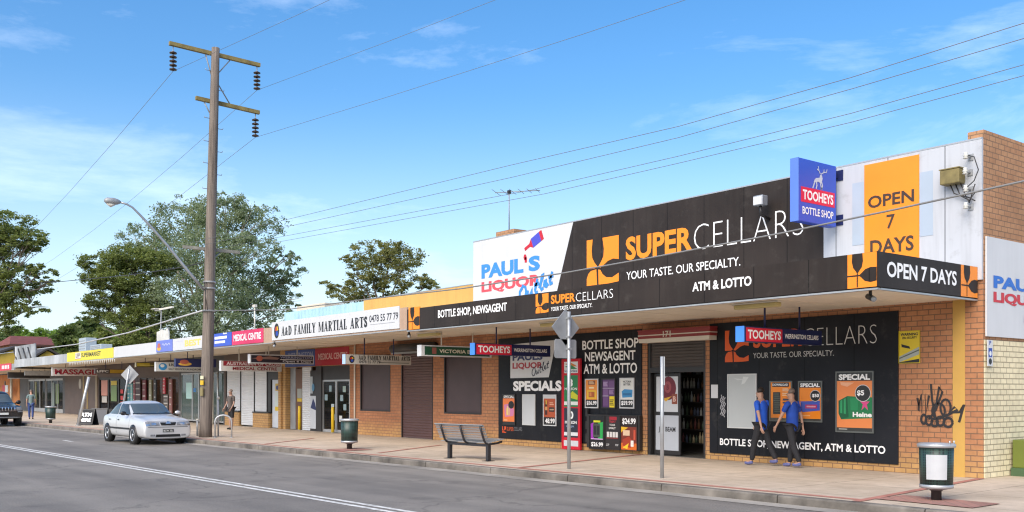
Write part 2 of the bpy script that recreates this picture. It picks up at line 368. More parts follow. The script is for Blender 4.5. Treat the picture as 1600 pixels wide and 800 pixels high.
# ------------------------------------------------------------------ building materials
M_brick = brick('orange brick', (.44, .19, .09), (.36, .15, .072), (.24, .13, .08), low=(.50, .28, .11), lowz=.9)
M_brickU = brick('corner brick', (.40, .175, .085), (.45, .21, .10), (.20, .115, .07), bw=.24, bh=.105, low=(.52, .30, .115), lowz=.9)
M_brickS = brick('side brick', (.40, .205, .105), (.46, .25, .13), (.23, .14, .085), bw=.24, bh=.105)
M_yel = brick('yellow brick', (.50, .30, .12), (.44, .25, .10), (.25, .16, .09))
M_cream = brick('cream painted brick', (.80, .71, .48), (.76, .67, .45), (.36, .31, .20), bw=.26, bh=.105, bump=.8)
M_ochre = MT('ochre render', (.50, .30, .075), .8, var=.08)
M_black = MT('black panel', (.013, .014, .018), .42, var=.25, vs=.8, wave=(0, 1.3, .10), spec=.18, joint=1.22)
M_dark = MT('charcoal cladding', (.030, .023, .020), .5, var=.25, vs=.7, wave=(0, 1.1, .12), streak=.25, spec=.2, joint=1.2)
M_white = MT('white cladding', (.47, .49, .53), .5, var=.05, vs=.6, wave=(0, 1.1, .06), streak=.16, joint=1.2)
M_signw = MT('white sign face', (.58, .59, .61), .45, var=.03, streak=.06)
M_orange = MT('orange paint', (.80, .25, .012), .45, var=.06)
M_org2 = MT('orange vinyl', (.84, .25, .012), .42, var=.03)
M_amber = MT('amber parapet paint', (.62, .36, .095), .6, var=.08, vs=.9, wave=(0, 1.1, .1), streak=.15)
M_pblue = MT('pale blue parapet paint', (.38, .60, .69), .6, var=.18, vs=.8, wave=(0, 3.2, .3), streak=.2)
M_soff = MT('soffit board', (.76, .68, .55), .7, var=.12, vs=.5, streak=.12)
M_metal = MT('galvanised steel', (.42, .44, .46), .45, metal=.6, var=.15, vs=4)
M_grey = MT('weathered grey metal', (.30, .31, .32), .55, metal=.3, var=.18, vs=2.5)
M_deck = MT('roof sheet', (.42, .43, .44), .5, metal=.4, var=.15, wave=(0, 5, .5))
M_shut = MT('brown shutter', (.062, .040, .042), .5, var=.12, vs=1.5)
M_roll = MT('brown roller door', (.088, .046, .044), .5, var=.12, wave=(2, 11, .5))
M_rollg = MT('dark roller curtain', (.055, .045, .042), .5, var=.15, wave=(2, 13, .4))
M_wshut = MT('white roller shutter', (.60, .62, .65), .5, var=.06, wave=(2, 12, .45))
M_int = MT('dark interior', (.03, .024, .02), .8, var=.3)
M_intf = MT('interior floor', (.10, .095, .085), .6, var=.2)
M_frame = MT('dark frame', (.022, .020, .020), .45, var=.2)
M_alu = MT('aluminium frame', (.45, .46, .47), .4, metal=.5, var=.08)
M_glass = glassy('shop glass', (.015, .017, .017), .03, .18)
M_glassg = glassy('green tinted glass', (.10, .14, .135), .05, .75)
M_maroon = MT('maroon paint', (.24, .028, .030), .45, var=.1)
M_cwhite = MT('cream plastic', (.66, .62, .54), .5, var=.05)
M_txw = MT('white lettering', (.86, .86, .86), .45, var=0)
M_txk = MT('black lettering', (.014, .014, .017), .45, var=0)
M_navy = MT('navy sign face', (.012, .018, .085), .4, var=.08)
M_blue = MT('blue sign face', (.030, .085, .52), .38, var=.05)
M_lblue = MT('light blue sign edge', (.055, .24, .80), .4, var=.05)
M_blued = MT('projecting sign edge blue', (.10, .20, .62), .38, var=.05)
M_signred = MT('red sign face', (.62, .015, .045), .4, var=.04)
M_green = MT('dark green sign face', (.010, .060, .030), .4, var=.1)
M_brownw = MT('brown cladding', (.10, .072, .062), .6, var=.12)
M_dgrey = MT('charcoal wall', (.075, .078, .082), .6, var=.15)
def wall_front(mb, x0, x1, z0, z1, ops, y0, y1, mat):
    xs = sorted({x0, x1, *[o[0] for o in ops], *[o[1] for o in ops]}); zs = sorted({z0, z1, *[o[2] for o in ops], *[o[3] for o in ops]})
    xs = [x for x in xs if x0 <= x <= x1]; zs = [z for z in zs if z0 <= z <= z1]
    for a, b in zip(xs, xs[1:]):
        run = None
        for c, d in zip(zs, zs[1:]):
            if any(o[0] <= (a+b)/2 <= o[1] and o[2] <= (c+d)/2 <= o[3] for o in ops):
                if run: mb.box(a, b, y0, y1, run[0], run[1], mat); run = None
            else: run = (run[0] if run else c, d)
        if run: mb.box(a, b, y0, y1, run[0], run[1], mat)
def shell(root, x0, x1, depth, ztop, mat, zroof):
    mb = MB(); mb.box(x0, x0+.2, YW+.25, YW+depth, -.1, ztop, mat); mb.box(x1-.2, x1, YW+.25, YW+depth, -.1, ztop, mat); mb.box(x0+.2, x1-.2, YW+depth-.2, YW+depth, -.1, ztop, mat)
    part('side_wall', mb, root); r = MB(); r.box(x0+.2, x1-.2, YW+.25, YW+depth-.2, zroof, zroof+.12, M_deck); part('roof', r, root)
    f = MB(); f.box(x0+.2, x1-.2, YW+.02, YW+depth-.2, -.1, .012, M_intf); part('shop_floor', f, root)
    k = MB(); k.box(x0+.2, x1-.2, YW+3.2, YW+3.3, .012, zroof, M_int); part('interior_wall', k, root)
def awning(root, x0, x1, z0, zt, fm=None, end=False, y0=YF):
    mb = MB(); mb.box(x0, x1, y0+.05, YW, z0, z0+.05, M_soff)
    n = max(2, int((x1-x0)/1.2))
    for i in range(1, n):
        xx = x0+(x1-x0)*i/n; mb.box(xx-.02, xx+.02, y0+.07, YW-.01, z0-.006, z0, M_soff)
    a = part('awning', mb, root); d = MB(); d.box(x0, x1, y0+.05, YW-.01, zt-.22, zt-.17, M_deck); part('awning_roof', d, a)
    f = MB(); f.box(x0, x1, y0, y0+.05, z0-.015, zt, fm or M_grey)
    if end: f.box(x1-.05, x1, y0+.05, YW-.01, z0-.015, zt, fm or M_grey)
    part('fascia', f, a)
    t = MB(); t.box(x0, x1, y0-.012, y0+.08, z0-.045, z0-.015, M_alu)
    if end: t.box(x1-.05, x1+.012, y0+.08, YW-.01, z0-.045, z0-.015, M_alu)
    part('trim', t, a)
    return a
# ================================================================== corner bottle shop
XW = wx(1536, YW); X1L = -24.75
B1 = thing('shop_building', 'tall orange brick bottle shop on the corner with flat metal awning', 'building', ((X1L+XW)/2, YW, 0))
e0, e1 = wx(1011, YW), wx(1102.5, YW); ez = 2.98
mb = MB(); wall_front(mb, X1L, XW, -.1, 3.6, [(e0, e1, -.1, ez)], YW, YW+.25, M_brickU); mb.box(X1L-.4, XW, YW+.01, YW+.25, 3.6, 6.33, M_brickU)
part('wall', mb, B1)
shell(B1, X1L, XW-.0, 14, 4.6, M_brickS, 4.3)
mb = MB(); mb.box(XW-.30, XW+.004, YW+.012, YW+14.05, 3.9, 6.58, M_brickS); mb.box(XW-.02, XW+.003, YW+.252, YW+14.05, 2.6, 3.9, M_brickS); part('parapet_wall', mb, B1)
mb = MB(); mb.box(XW-.05, XW+.012, YW+.03, YW+14.04, -.1, 2.62, M_cream); part('painted_wall', mb, B1)
mb = MB(); mb.box(wx(1489, YW), wx(1508, YW), YW-.012, YW+.1, -.05, SOF, M_ochre); part('pilaster', mb, B1)
PW = PF(YW)
cl = MB(); xa, xb, xd, xe = wx(741.5, YW), wx(898, YW), wx(1289, YW), wx(1536, YW)
xb2 = wx(872.5, YW)
zt = 6.40
cl.prism(PW, [(xd, 3.75), (xe, 3.75), (xe, zt), (xd, zt)], -.01, .05, M_white)
part('parapet_cladding', cl, B1)
t = MB(); t.box(xa, xe, YW-.056, YW+.02, zt, zt+.03, M_alu); part('capping', t, B1)
# entrance
en = MB(); en.box(e0, e0+.09, YW+.03, YW+.2, 0, ez, M_frame); en.box(e1-.09, e1, YW+.03, YW+.2, 0, ez, M_frame); en.box(e0+.09, e1-.09, YW+.03, YW+.2, 2.12, 2.24, M_frame)
part('door_frame', en, B1)
en = MB(); en.box(e0+.09, e1-.09, YW+.06, YW+.12, 2.24, ez, M_rollg); en.box(e0+.09, e1-.09, YW+.04, YW+.13, 2.2, 2.25, M_frame); part('roller_shutter', en, B1)
en = MB(); hx0, hx1 = wx(997, YW-.3), wx(1109, YW-.3)
en.box(hx0, hx1, YW-.30, YW, 2.98, 3.17, M_maroon); en.box(hx0-.004, hx1+.004, YW-.304, YW, 3.05, 3.075, M_cwhite); en.box(hx0+.02, hx1-.02, YW-.295, YW, 2.88, 2.98, M_cwhite); en.box(hx0-.01, hx1+.01, YW-.31, YW, 3.17, 3.2, M_maroon)
rb = part('shutter_box', en, B1, 'maroon and cream shutter box above the entrance')
tx = MB(); tx.text('171', PF(YW-.30), wx(1036, YW-.3), wx(1048, YW-.3), 3.00, 3.15, .007, M_cwhite, .02); part('lettering', tx, rb)
dl0, dl1 = e0+.12, e0+1.02
dr = MB(); dr.box(dl0, dl1, YW+.14, YW+.18, .03, 2.1, M_frame); door = part('door', dr, B1, 'dark glazed door with two pale posters')
dr = MB(); PD = PF(YW+.14); dr.slab(PD, dl0+.08, dl1-.08, 1.12, 2.02, 0, .006, cm('#c9cdd2')); dr.slab(PD, dl0+.06, dl1-.06, .14, 1.03, 0, .006, cm('#b7bcc4'))
dr.ell(PD, dl0+.50, 1.72, .26, .30, .008, cm('#6e2230')); dr.ell(PD, dl0+.48, 1.75, .12, .15, .0095, cm('#9a4a50'))
dr.poly(PD, [(dl0+.3, 1.45), (dl0+.62, 1.52), (dl0+.42, 1.38)], .0097, cm('#d8a531')); dr.slab(PD, dl0+.62, dl0+.80, 1.32, 1.58, .006, .012, cm('#8a4a38'))
part('door_poster', dr, door)
tx = MB(); tx.text('B', PD, dl0+.44, dl0+.52, 1.68, 1.82, .011, cm('#6e2230'), .03); tx.text('JIM BEAM', PD, dl0+.16, dl0+.74, .58, .74, .009, M_txk, .03); tx.text('B', PD, dl0+.66, dl0+.76, 1.38, 1.52, .0135, cm('#d8b0a0'), .03)
part('lettering', tx, door)
# interior seen through the entrance
sh = MB(); ry = YW+1.3
for i in range(6): sh.box(e0-2.2, e1-.1, ry, ry+.35, .25+i*.36, .28+i*.36, M_frame)
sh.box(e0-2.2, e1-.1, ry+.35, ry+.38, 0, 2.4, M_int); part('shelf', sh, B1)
bt = MB(); cols = [cm(c) for c in ('#6a4a32', '#4a5a48', '#9aa0a4', '#6a3a38', '#a89878', '#505a70', '#b0b0ac')]
for i in range(6):
    xx = e0-2.1
    while xx < e1-.2:
        h = random.uniform(.2, .3); bt.lathe((xx, ry+.1, .28+i*.36), [(.035, 0), (.035, h*.6), (.013, h*.78), (.013, h)], random.choice(cols), 6); xx += random.uniform(.09, .16)
part('stock', bt, B1, 'rows of bottles on the dim shelves', kind='stuff')
# awning
aw1 = awning(B1, wx(636, YF), XC, SOF, ZF, M_dark, True)
# ================================================================== martial arts shop
XB2 = -33.4
B2 = thing('shop_building', 'orange brick shop with brown shuttered windows under an amber parapet', 'building', ((XB2+X1L)/2, YW, 0))
ops = []
def op(pl, pr, yt, yb): 
    z1 = wz((pl+pr)/2, yt, YW); z0 = wz((pl+pr)/2, yb, YW) if yb else -.1
    return (wx(pl, YW), wx(pr, YW), z0, z1)
w1, dr2, w2 = op(563, 610, 562, 642.5), op(627.5, 676.5, 549, None), op(694, 752.5, 557, 647)
mb = MB(); wall_front(mb, XB2, X1L-.003, -.1, 3.7, [w1, dr2, w2], YW, YW+.25, M_brick); mb.box(XB2+.01, X1L-.41, YW+.01, YW+.24, 3.7, 4.9, M_brick); part('wall', mb, B2)
shell(B2, XB2, X1L-.003, 14, 4.6, M_brick, 4.3)
for o_ in (w1, w2):
    s_ = MB(); s_.box(o_[0], o_[1], YW+.05, YW+.1, o_[2], o_[3], M_shut)
    n = 9
    sh_ = part('window_shutter', s_, B2)
    f_ = MB()
    f_.box(o_[0], o_[1], YW-.01, YW+.05, o_[2], o_[2]+.05, M_frame); f_.box(o_[0], o_[0]+.05, YW-.01, YW+.05, o_[2]+.05, o_[3], M_frame); f_.box(o_[1]-.05, o_[1], YW-.01, YW+.05, o_[2]+.05, o_[3], M_frame); f_.box(o_[0], o_[1], YW-.16, YW, o_[3]-.02, o_[3]+.16, M_shut)
    part('frame', f_, sh_)
s_ = MB(); s_.box(dr2[0]+.04, dr2[1]-.04, YW+.03, YW+.08, 0, dr2[3], M_roll); rd = part('roller_door', s_, B2)
s_ = MB(); s_.box(dr2[0], dr2[0]+.04, YW-.015, YW+.1, 0, dr2[3], M_frame); s_.box(dr2[1]-.04, dr2[1], YW-.015, YW+.1, 0, dr2[3], M_frame); part('frame', s_, rd)
s_ = MB(); s_.tube([(dr2[0]-.35, YW-.16, 3.16), (dr2[1]+.35, YW-.16, 3.16)], .15, M_frame, 14); s_.box(dr2[0]-.36, dr2[1]+.36, YW-.22, YW, 2.96, 3.02, M_grey); part('shutter_roll', s_, B2)
cp = MB(); xo0, xo1 = wx(570, YW), wx(741.5, YW)
cp.box(xo0, xa-.004, YW-.05, YW+.01, 3.75, 5.06, M_amber); part('parapet_cladding', cp, B2, 'amber painted parapet')
cp = MB(); cp.box(xo0, xa-.004, YW-.06, YW+.26, 5.06, 5.09, M_alu); part('capping', cp, B2)
dp = MB(); dx_ = wx(556, YW); dp.tube([(dx_, YW-.05, 0.02), (dx_, YW-.05, 3.4)], .035, M_cwhite, 8); part('downpipe', dp, B2)
awning(B2, -32.95, wx(636, YF)-.004, 3.44, 4.06, MT('tan board', (.42, .29, .21), .7, var=.1, wave=(0, 4, .2)))
# ================================================================== pharmacy with glass doors
XB3 = wx(438, YW)
B3 = thing('shop_building', 'pharmacy shop with blue and red boards over its glass doors', 'building', ((XB3+XB2)/2, YW, 0))
XR = XB2-.004
g0, g1 = wx(503, YW), wx(546, YW)
rec = (wx(446, YW), g0, -.1, 2.62)
mb = MB(); wall_front(mb, XB3, XR, -.1, 3.6, [(wx(446, YW), XR-.02, -.1, 2.66)], YW, YW+.25, M_yel); mb.box(XB3, XB3+.26, YW-.1, YW, -.1, 2.7, M_yel); part('wall', mb, B3)
shell(B3, XB3+.004, XR, 13, 4.0, M_brick, 3.9)
mb = MB(); mb.box(wx(447, YW), wx(455, YW), YW+.2, YW+.3, 0, 2.66, M_grey); part('post', mb, B3)
mb = MB(); mb.box(wx(455.5, YW), wx(468, YW), YW+.2, YW+.28, 0, 2.6, MT('brown door', (.13, .062, .035), .5)); dd = part('door', mb, B3, 'brown timber door beside the white panel')
mb = MB(); mb.slab(PF(YW+.2), wx(458, YW), wx(465, YW), 1.35, 1.75, 0, .01, cm('#9a9c94')); mb.slab(PF(YW+.2), wx(458, YW), wx(465, YW), 1.2, 1.34, 0, .01, cm('#d0b030')); part('notice', mb, dd)
mb = MB(); mb.box(wx(469, YW), wx(482.5, YW), YW+.1, YW+.16, 0, 2.66, M_wshut); part('wall_panel', mb, B3)
mb = MB(); mb.box(wx(483, YW), wx(494, YW), YW+.05, YW+.12, 0, 2.5, M_frame); mb.slab(PF(YW+.05), wx(483.4, YW), wx(493, YW), .1, 1.45, 0, .012, cm('#c3c8ce')); mb.slab(PF(YW+.05), wx(483.4, YW), wx(487, YW), 1.55, 2.25, 0, .012, cm('#aeb8bd'))
mb.poly(PF(YW+.05), [(wx(484, YW), .95), (wx(493, YW), .85), (wx(491, YW), 1.15), (wx(488, YW), 1.35), (wx(485, YW), 1.05)], .014, cm('#25305e')); mb.ell(PF(YW+.05), wx(488, YW), 1.8, .12, .16, .014, cm('#4e86a8')); part('window', mb, B3)
mb = MB(); mb.box(wx(494.5, YW), g0, YW-.03, YW+.12, 0, 2.66, M_frame); part('pillar', mb, B3)
mb = MB(); mb.box(g0, g1, YW+.02, YW+.1, 2.1, 2.66, M_frame); part('transom', mb, B3)
gm = (g0+g1)/2
for a, b in ((g0, gm-.01), (gm+.01, g1-.03)):
    mb = MB()
    for q in ((a, a+.06), (b-.06, b)): mb.box(q[0], q[1], YW+.03, YW+.08, 0, 2.1, M_alu)
    mb.box(a+.06, b-.06, YW+.03, YW+.08, 0, .12, M_alu); mb.box(a+.06, b-.06, YW+.03, YW+.08, 2.03, 2.1, M_alu); d_ = part('glass_door', mb, B3)
    mb = MB(); mb.box(a+.06, b-.06, YW+.05, YW+.062, .12, 2.03, M_glass); part('glass_pane', mb, d_)
    Pn = PF(YW+.05); ww = b-a
    for q in range(4):
        mb = MB(); u = a+.12+random.random()*(ww-.5); v = .4+q*.4+random.random()*.1; mb.slab(Pn, u, u+.2+.1*random.random(), v, v+.24, .001, .004, cm(random.choice(('#b9c4c6', '#8fa6ac', '#d5d8d6', '#9db0a8')))); part('notice', mb, d_)
st_ = MB()
for i in range(5): st_.box(g0-2, XR-.3, YW+2.2, YW+2.6, .3+i*.4, .34+i*.4, M_cwhite)
for i in range(60): 
    xx = random.uniform(g0-2, XR-.6); k = random.randrange(5); st_.box(xx, xx+.12, YW+2.25, YW+2.4, .341+k*.4, .341+k*.4+random.uniform(.1, .3), cm(random.choice(('#c05a5a', '#c9ccd2', '#5a86a8', '#d0b860', '#7aa08a'))))
part('shelf', st_, B3)
pz = MB(); pz.box(XB2, xo0-.004, YW-.05, YW+.01, 3.75, 5.03, M_pblue)
pz.box(wx(446, YW), XB2, YW-.05, YW+.01, 3.75, 5.03, M_pblue); part('parapet_cladding', pz, B3, 'faded pale blue parapet')
pz = MB(); pz.box(wx(447, YW), wx(490, YW), YW+.5, YW+3.5, 4.9, 5.32, MT('cream render', (.66, .58, .45), .8)); part('plant_room', pz, B3)
aw3 = awning(B3, wx(330, YF), -32.954, 3.42, 3.95, MT('tan board', (.42, .29, .21), .7, var=.1, wave=(0, 4, .2)))
# ================================================================== surgery with white roller shutters
XB4 = -46.0
B4 = thing('shop_building', 'doctor shopfront with white roller shutters over low brick bases', 'building', ((XB4+XB3)/2, YW, 0))
XR4 = XB3-.004
mb = MB(); wall_front(mb, XB4, XR4, -.1, 3.6, [(wx(352.5, YW), XR4-.1, -.1, 2.75)], YW, YW+.25, M_brownw); part('wall', mb, B4)
shell(B4, XB4, XR4, 13, 4.0, M_brick, 3.9)
for a, b, z in ((352.8, 374.5, .72), (374.9, 396, .06), (396.4, 416, .72)):
    mb = MB(); mb.box(wx(a, YW)+.04, wx(b, YW)-.04, YW+.05, YW+.1, z, 2.75, M_wshut); q = part('roller_shutter', mb, B4)
    mb = MB(); mb.box(wx(a, YW), wx(a, YW)+.04, YW+.03, YW+.12, z, 2.75, M_frame); mb.box(wx(b, YW)-.04, wx(b, YW), YW+.03, YW+.12, z, 2.75, M_frame); part('guide_rail', mb, q)
for a, b in ((352.8, 374.5), (396.4, 421)):
    mb = MB(); mb.box(wx(a, YW), wx(b, YW), YW-.05, YW+.2, -.05, .66, M_yel); q = part('base_wall', mb, B4); mb = MB(); mb.box(wx(a, YW)-.02, wx(b, YW)+.02, YW-.08, YW+.2, .66, .71, M_frame); part('sill', mb, q)
mb = MB(); mb.box(wx(416.5, YW), wx(421.5, YW), YW+.05, YW+.15, .71, 2.75, M_frame); part('pillar', mb, B4)
mb = MB(); mb.box(wx(423, YW), wx(437, YW), YW+.08, YW+.14, .03, 2.15, MT('pale blue door', (.52, .56, .62), .5)); dd = part('door', mb, B4, 'pale door carrying a white notice with yellow ends')
mb = MB(); Pn = PF(YW+.08); mb.slab(Pn, wx(427.5, YW), wx(437, YW), .98, 1.6, .002, .014, cm('#c6d2d0')); mb.slab(Pn, wx(427.5, YW), wx(437, YW), .78, .96, .002, .014, cm('#d8b824')); mb.slab(Pn, wx(428, YW), wx(436.5, YW), 1.66, 1.98, .002, .014, cm('#c8a83a')); mb.ell(Pn, wx(431, YW), 1.8, .13, .1, .016, cm('#30407a')); part('notice', mb, dd)
mb = MB(); mb.box(wx(421.6, YW), XR4-.1, YW+.02, YW+.2, 2.16, 2.75, M_frame); part('transom', mb, B4)
awning(B4, wx(245, YF), wx(330, YF)-.004, 3.42, 3.95, M_grey)
# ================================================================== laundromat
XB5 = -52.3
B5 = thing('shop_building', 'laundromat shop with tall green tinted glass front', 'building', ((XB5+XB4)/2, YW, 0))
def shopfront(B, x0, x1, z1, wallmat, glass, mull, sill=.08, wallw=3.6):
    mb = MB(); wall_front(mb, x0, x1, -.1, wallw, [(x0+.1, x1-.1, sill if sill > .2 else -.1, z1)], YW, YW+.25, wallmat); part('wall', mb, B)
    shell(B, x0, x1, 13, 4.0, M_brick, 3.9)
    xs = [x0+.1]+mull+[x1-.1]
    for a, b in zip(xs, xs[1:]):
        mb = MB(); zz = sill
        mb.box(a, a+.06, YW+.04, YW+.12, zz, z1, M_alu if glass is M_glassg else M_brownw); mb.box(b-.06, b, YW+.04, YW+.12, zz, z1, M_alu if glass is M_glassg else M_brownw)
        mb.box(a+.06, b-.06, YW+.04, YW+.12, zz, zz+.08, M_alu if glass is M_glassg else M_brownw); mb.box(a+.06, b-.06, YW+.04, YW+.12, z1-.08, z1, M_alu if glass is M_glassg else M_brownw)
        f = part('window', mb, B); mb = MB(); mb.box(a+.06, b-.06, YW+.075, YW+.087, zz+.08, z1-.08, glass); part('glass_pane', mb, f)
X5R = XB4-.004
shopfront(B5, XB5, X5R, 2.6, M_dgrey, M_glassg, [wx(299, YW), wx(309, YW), wx(325, YW), wx(338, YW)])
Pn = PF(YW+.07); mb = MB(); mb.slab(Pn, wx(289, YW), wx(298.5, YW), 1.25, 2.1, 0, .01, cm('#b5dcd8')); part('notice', mb, B5); mb = MB(); mb.slab(Pn, wx(300.5, YW), wx(304, YW), 1.6, 1.8, 0, .01, cm('#3a7fc0')); part('notice', mb, B5)
mb = MB(); mb.tube([(wx(342, YW), YW-.05, .02), (wx(342, YW), YW-.05, 2.6)], .05, M_alu); part('pipe', mb, B5); mb = MB(); mb.tube([(wx(334, YW), YW-.05, .02), (wx(334, YW), YW-.05, 2.6)], .05, M_cwhite); part('pipe', mb, B5)
awning(B5, wx(178, YF), wx(245, YF)-.004, 3.40, 3.92, M_signw)
# ================================================================== supermarket
XB6 = -61.0
B6 = thing('shop_building', 'supermarket shop with crowded dark windows behind the silver sedan', 'building', ((XB6+XB5)/2, YW, 0))
shopfront(B6, XB6, XB5-.004, 2.5, M_brownw, M_glass, [wx(p, YW) for p in (217, 227, 239, 252, 262)])
for a, b, t_, bt_, c in ((205.5, 209, 2.1, .9, '#3f7f8a'), (210, 213, 2.1, .9, '#7fb0b0'), (214.5, 217, 2.3, .7, '#7c2f38'), (218, 225.5, 2.35, .6, '#3a2226'), (229, 234, 2.3, .5, '#6b2029'), (239, 243, 2.3, .6, '#8d8a70'), (247, 250, 2.3, .4, '#3a3a3e'), (261, 264.5, 2.4, 1.5, '#c23a48'), (262, 269, 1.45, .5, '#5c5450'), (271, 275, 2.3, .4, '#8c5a55')):
    mb = MB(); x0_, x1_ = wx(a, YW+.2), wx(b, YW+.2); mb.box(x0_, x1_, YW-.04, YW+.02, bt_, t_, cm(c))
    for q in range(5): 
        z_ = bt_+(t_-bt_)*(q+.3)/5; mb.slab(PF(YW-.04), x0_+.05, x1_-.05-.1*(q % 2), z_, z_+.06, .002, .004, cm('#c8c4bc' if q % 3 else '#a09a90'))
    part('display', mb, B6)
awning(B6, wx(105, YF), wx(178, YF)-.004, 3.36, 3.89, M_signw)
# ================================================================== brown shop with massage sign
XB7 = -76.3
B7 = thing('shop_building', 'brown fronted shop under the massage sign and ribbed grey fascia', 'building', ((XB7+XB6)/2, YW, 0))
mb = MB(); o1 = (wx(154, YW), wx(200, YW), -.1, 2.55); wall_front(mb, XB7, XB6-.004, -.1, 3.6, [o1], YW, YW+.25, M_brownw); part('wall', mb, B7); shell(B7, XB7, XB6-.004, 13, 4.0, M_brick, 3.9)
mb = MB(); mb.box(wx(130, YW), wx(131.5, YW), YW-.03, YW, .02, 2.7, cm('#a08a5a')); part('trim', mb, B7); mb = MB(); mb.box(wx(136, YW), wx(137.5, YW), YW-.03, YW, .02, 2.7, cm('#a08a5a')); part('trim', mb, B7); mb = MB(); mb.box(wx(150, YW), wx(152.5, YW), YW-.05, YW, .02, 2.7, cm('#8f8068')); part('trim', mb, B7)
mb = MB(); mb.ell(PF(YW), wx(125.5, YW), 2.15, .35, .36, .02, cm('#b0aaa0')); part('notice', mb, B7)
for a, b in ((o1[0], wx(168, YW)), (wx(168, YW), wx(184, YW)), (wx(184, YW), o1[1])):
    mb = MB(); mb.box(a, a+.1, YW+.04, YW+.12, 0, 2.55, M_frame); mb.box(b-.1, b, YW+.04, YW+.12, 0, 2.55, M_frame); mb.box(a+.1, b-.1, YW+.04, YW+.12, 0, .5, M_frame); mb.box(a+.1, b-.1, YW+.04, YW+.12, 2.4, 2.55, M_frame); f = part('window', mb, B7)
    mb = MB(); mb.box(a+.1, b-.1, YW+.075, YW+.087, .5, 2.4, M_glass); part('glass_pane', mb, f)
for a, b, z0, z1, c in ((157, 166.5, 1.35, 2.35, '#c98a78'), (158, 165.5, .9, 1.3, '#c9c4bc'), (172, 181, 1.0, 2.0, '#6f8a55'), (172, 181, 2.02, 2.3, '#c8b030'), (187, 191, 1.5, 1.75, '#c03030'), (187, 191, 1.1, 1.35, '#c03030'), (187, 191, .75, 1.0, '#b02c2c')):
    mb = MB(); mb.slab(PF(YW+.06), wx(a, YW), wx(b, YW), z0, z1, 0, .01, cm(c)); part('window_poster', mb, B7)
awning(B7, -76.1, wx(105, YF)-.004, 3.36, 3.86, MT('ribbed grey fascia', (.40, .42, .44), .5, var=.3, vs=.35, wave=(0, 2.2, .6), streak=.5))
# ================================================================== end shop
XB8 = -104.
B8 = thing('shop_building', 'end shop with grey wall and red fascia at the far left', 'building', ((XB8+XB7)/2, YW, 0))
mb = MB(); o1 = (wx(44, YW), wx(70, YW), -.1, 2.6); o2 = (wx(71, YW), wx(98, YW), -.1, 2.6); wall_front(mb, XB8, XB7-.004, -.1, 3.5, [o1, o2], YW, YW+.25, M_dgrey); part('wall', mb, B8); shell(B8, XB8, XB7-.004, 5, 3.8, M_brick, 3.7)
mb = MB(); mb.box(XB8+.02, wx(31, YW), YW-.03, YW, -.1, 3.1, MT('orange brick wall', (.50, .20, .06), .8, var=.15)); part('side_panel', mb, B8, 'orange brick wall section')
for o_ in (o1, o2):
    n = 3
    for i in range(n):
        a = o_[0]+(o_[1]-o_[0])*i/n; b = o_[0]+(o_[1]-o_[0])*(i+1)/n
        mb = MB(); mb.box(a, a+.1, YW+.02, YW+.12, 0, 2.6, M_alu); mb.box(a+.1, b, YW+.02, YW+.12, 0, .3, M_alu); mb.box(a+.1, b, YW+.02, YW+.12, 2.45, 2.6, M_alu); f = part('window', mb, B8)
        mb = MB(); mb.box(a+.1, b, YW+.06, YW+.075, .3, 2.45, M_glass); part('glass_pane', mb, f)
for a, b, z0, z1, c in ((54, 56, .6, 2.4, '#8a9060'), (80, 84, .5, 2.3, '#7c8a86'), (86, 91, .7, 2.2, '#6d8050')):
    mb = MB(); mb.slab(PF(YW+.05), wx(a, YW), wx(b, YW), z0, z1, 0, .01, cm(c)); part('window_poster', mb, B8)
awning(B8, XB8+3, -76.104, 3.2, 3.6, M_grey)
# ------------------------------------------------------------------ lettering and emblems
UC = [[(0, 1), (.19, 1), (.16, .75), (.18, .60), (.25, .49), (.34, .40), (.26, .36), (0, .36)],
      [(.5, 1), (1, 1), (1, .49), (.82, .52), (.66, .48), (.52, .40), (.44, .36), (.36, .38), (.45, .48), (.53, .60), (.545, .76)],
      [(0, 0), (0, .15), (.05, .26), (.14, .32), (.31, .335), (.33, .0)],
      [(.37, .33), (.44, .31), (.5, .22), (.62, .14), (.8, .12), (1, .2), (1, .02), (.7, 0), (.38, 0)]]
def uc(mb, P, u0, u1, v0, v1, o, mat):
    for pl in UC: mb.poly(P, [(u0+(u1-u0)*x, v0+(v1-v0)*y) for x, y in pl], o, mat)
GLASS1 = [(.17, 1), (.36, 1), (.52, 1), (.54, .78), (.50, .60), (.40, .48), (.355, .42), (.335, .42), (.30, .48), (.20, .60), (.155, .78)]
GLASS2 = [(1, .17), (1, .36), (1, .56), (.80, .575), (.62, .53), (.48, .42), (.42, .375), (.42, .345), (.48, .30), (.60, .19), (.80, .14)]
def uc2(mb, P, u0, u1, v0, v1, o, bgm, fg):
    f = lambda pl: [(u0+(u1-u0)*x, v0+(v1-v0)*y) for x, y in pl]
    mb.slab(P, u0, u1, v0, v1, 0, o, bgm); mb.poly(P, f(GLASS1), o+.003, fg); mb.poly(P, f(GLASS2), o+.0034, fg)
    mb.poly(P, f([(.325, .02), (.365, .02), (.365, .42), (.325, .42)]), o+.0038, fg); mb.poly(P, f([(0, .34), (.42, .34), (.42, .38), (0, .38)]), o+.0042, fg)
def _arc(cx, cy, rx, ry, a0, a1, n=8): return [(cx+rx*math.cos(math.radians(a0+(a1-a0)*i/n)), cy+ry*math.sin(math.radians(a0+(a1-a0)*i/n))) for i in range(n+1)]
def _bowl(cx, cy, rx, ry, t, a0=90, a1=-90): return _arc(cx, cy, rx, ry, a0, a1)+_arc(cx, cy, rx-t, ry-.09, a1, a0)
def R4(x0, x1, y0, y1): return [(x0, y0), (x1, y0), (x1, y1), (x0, y1)]
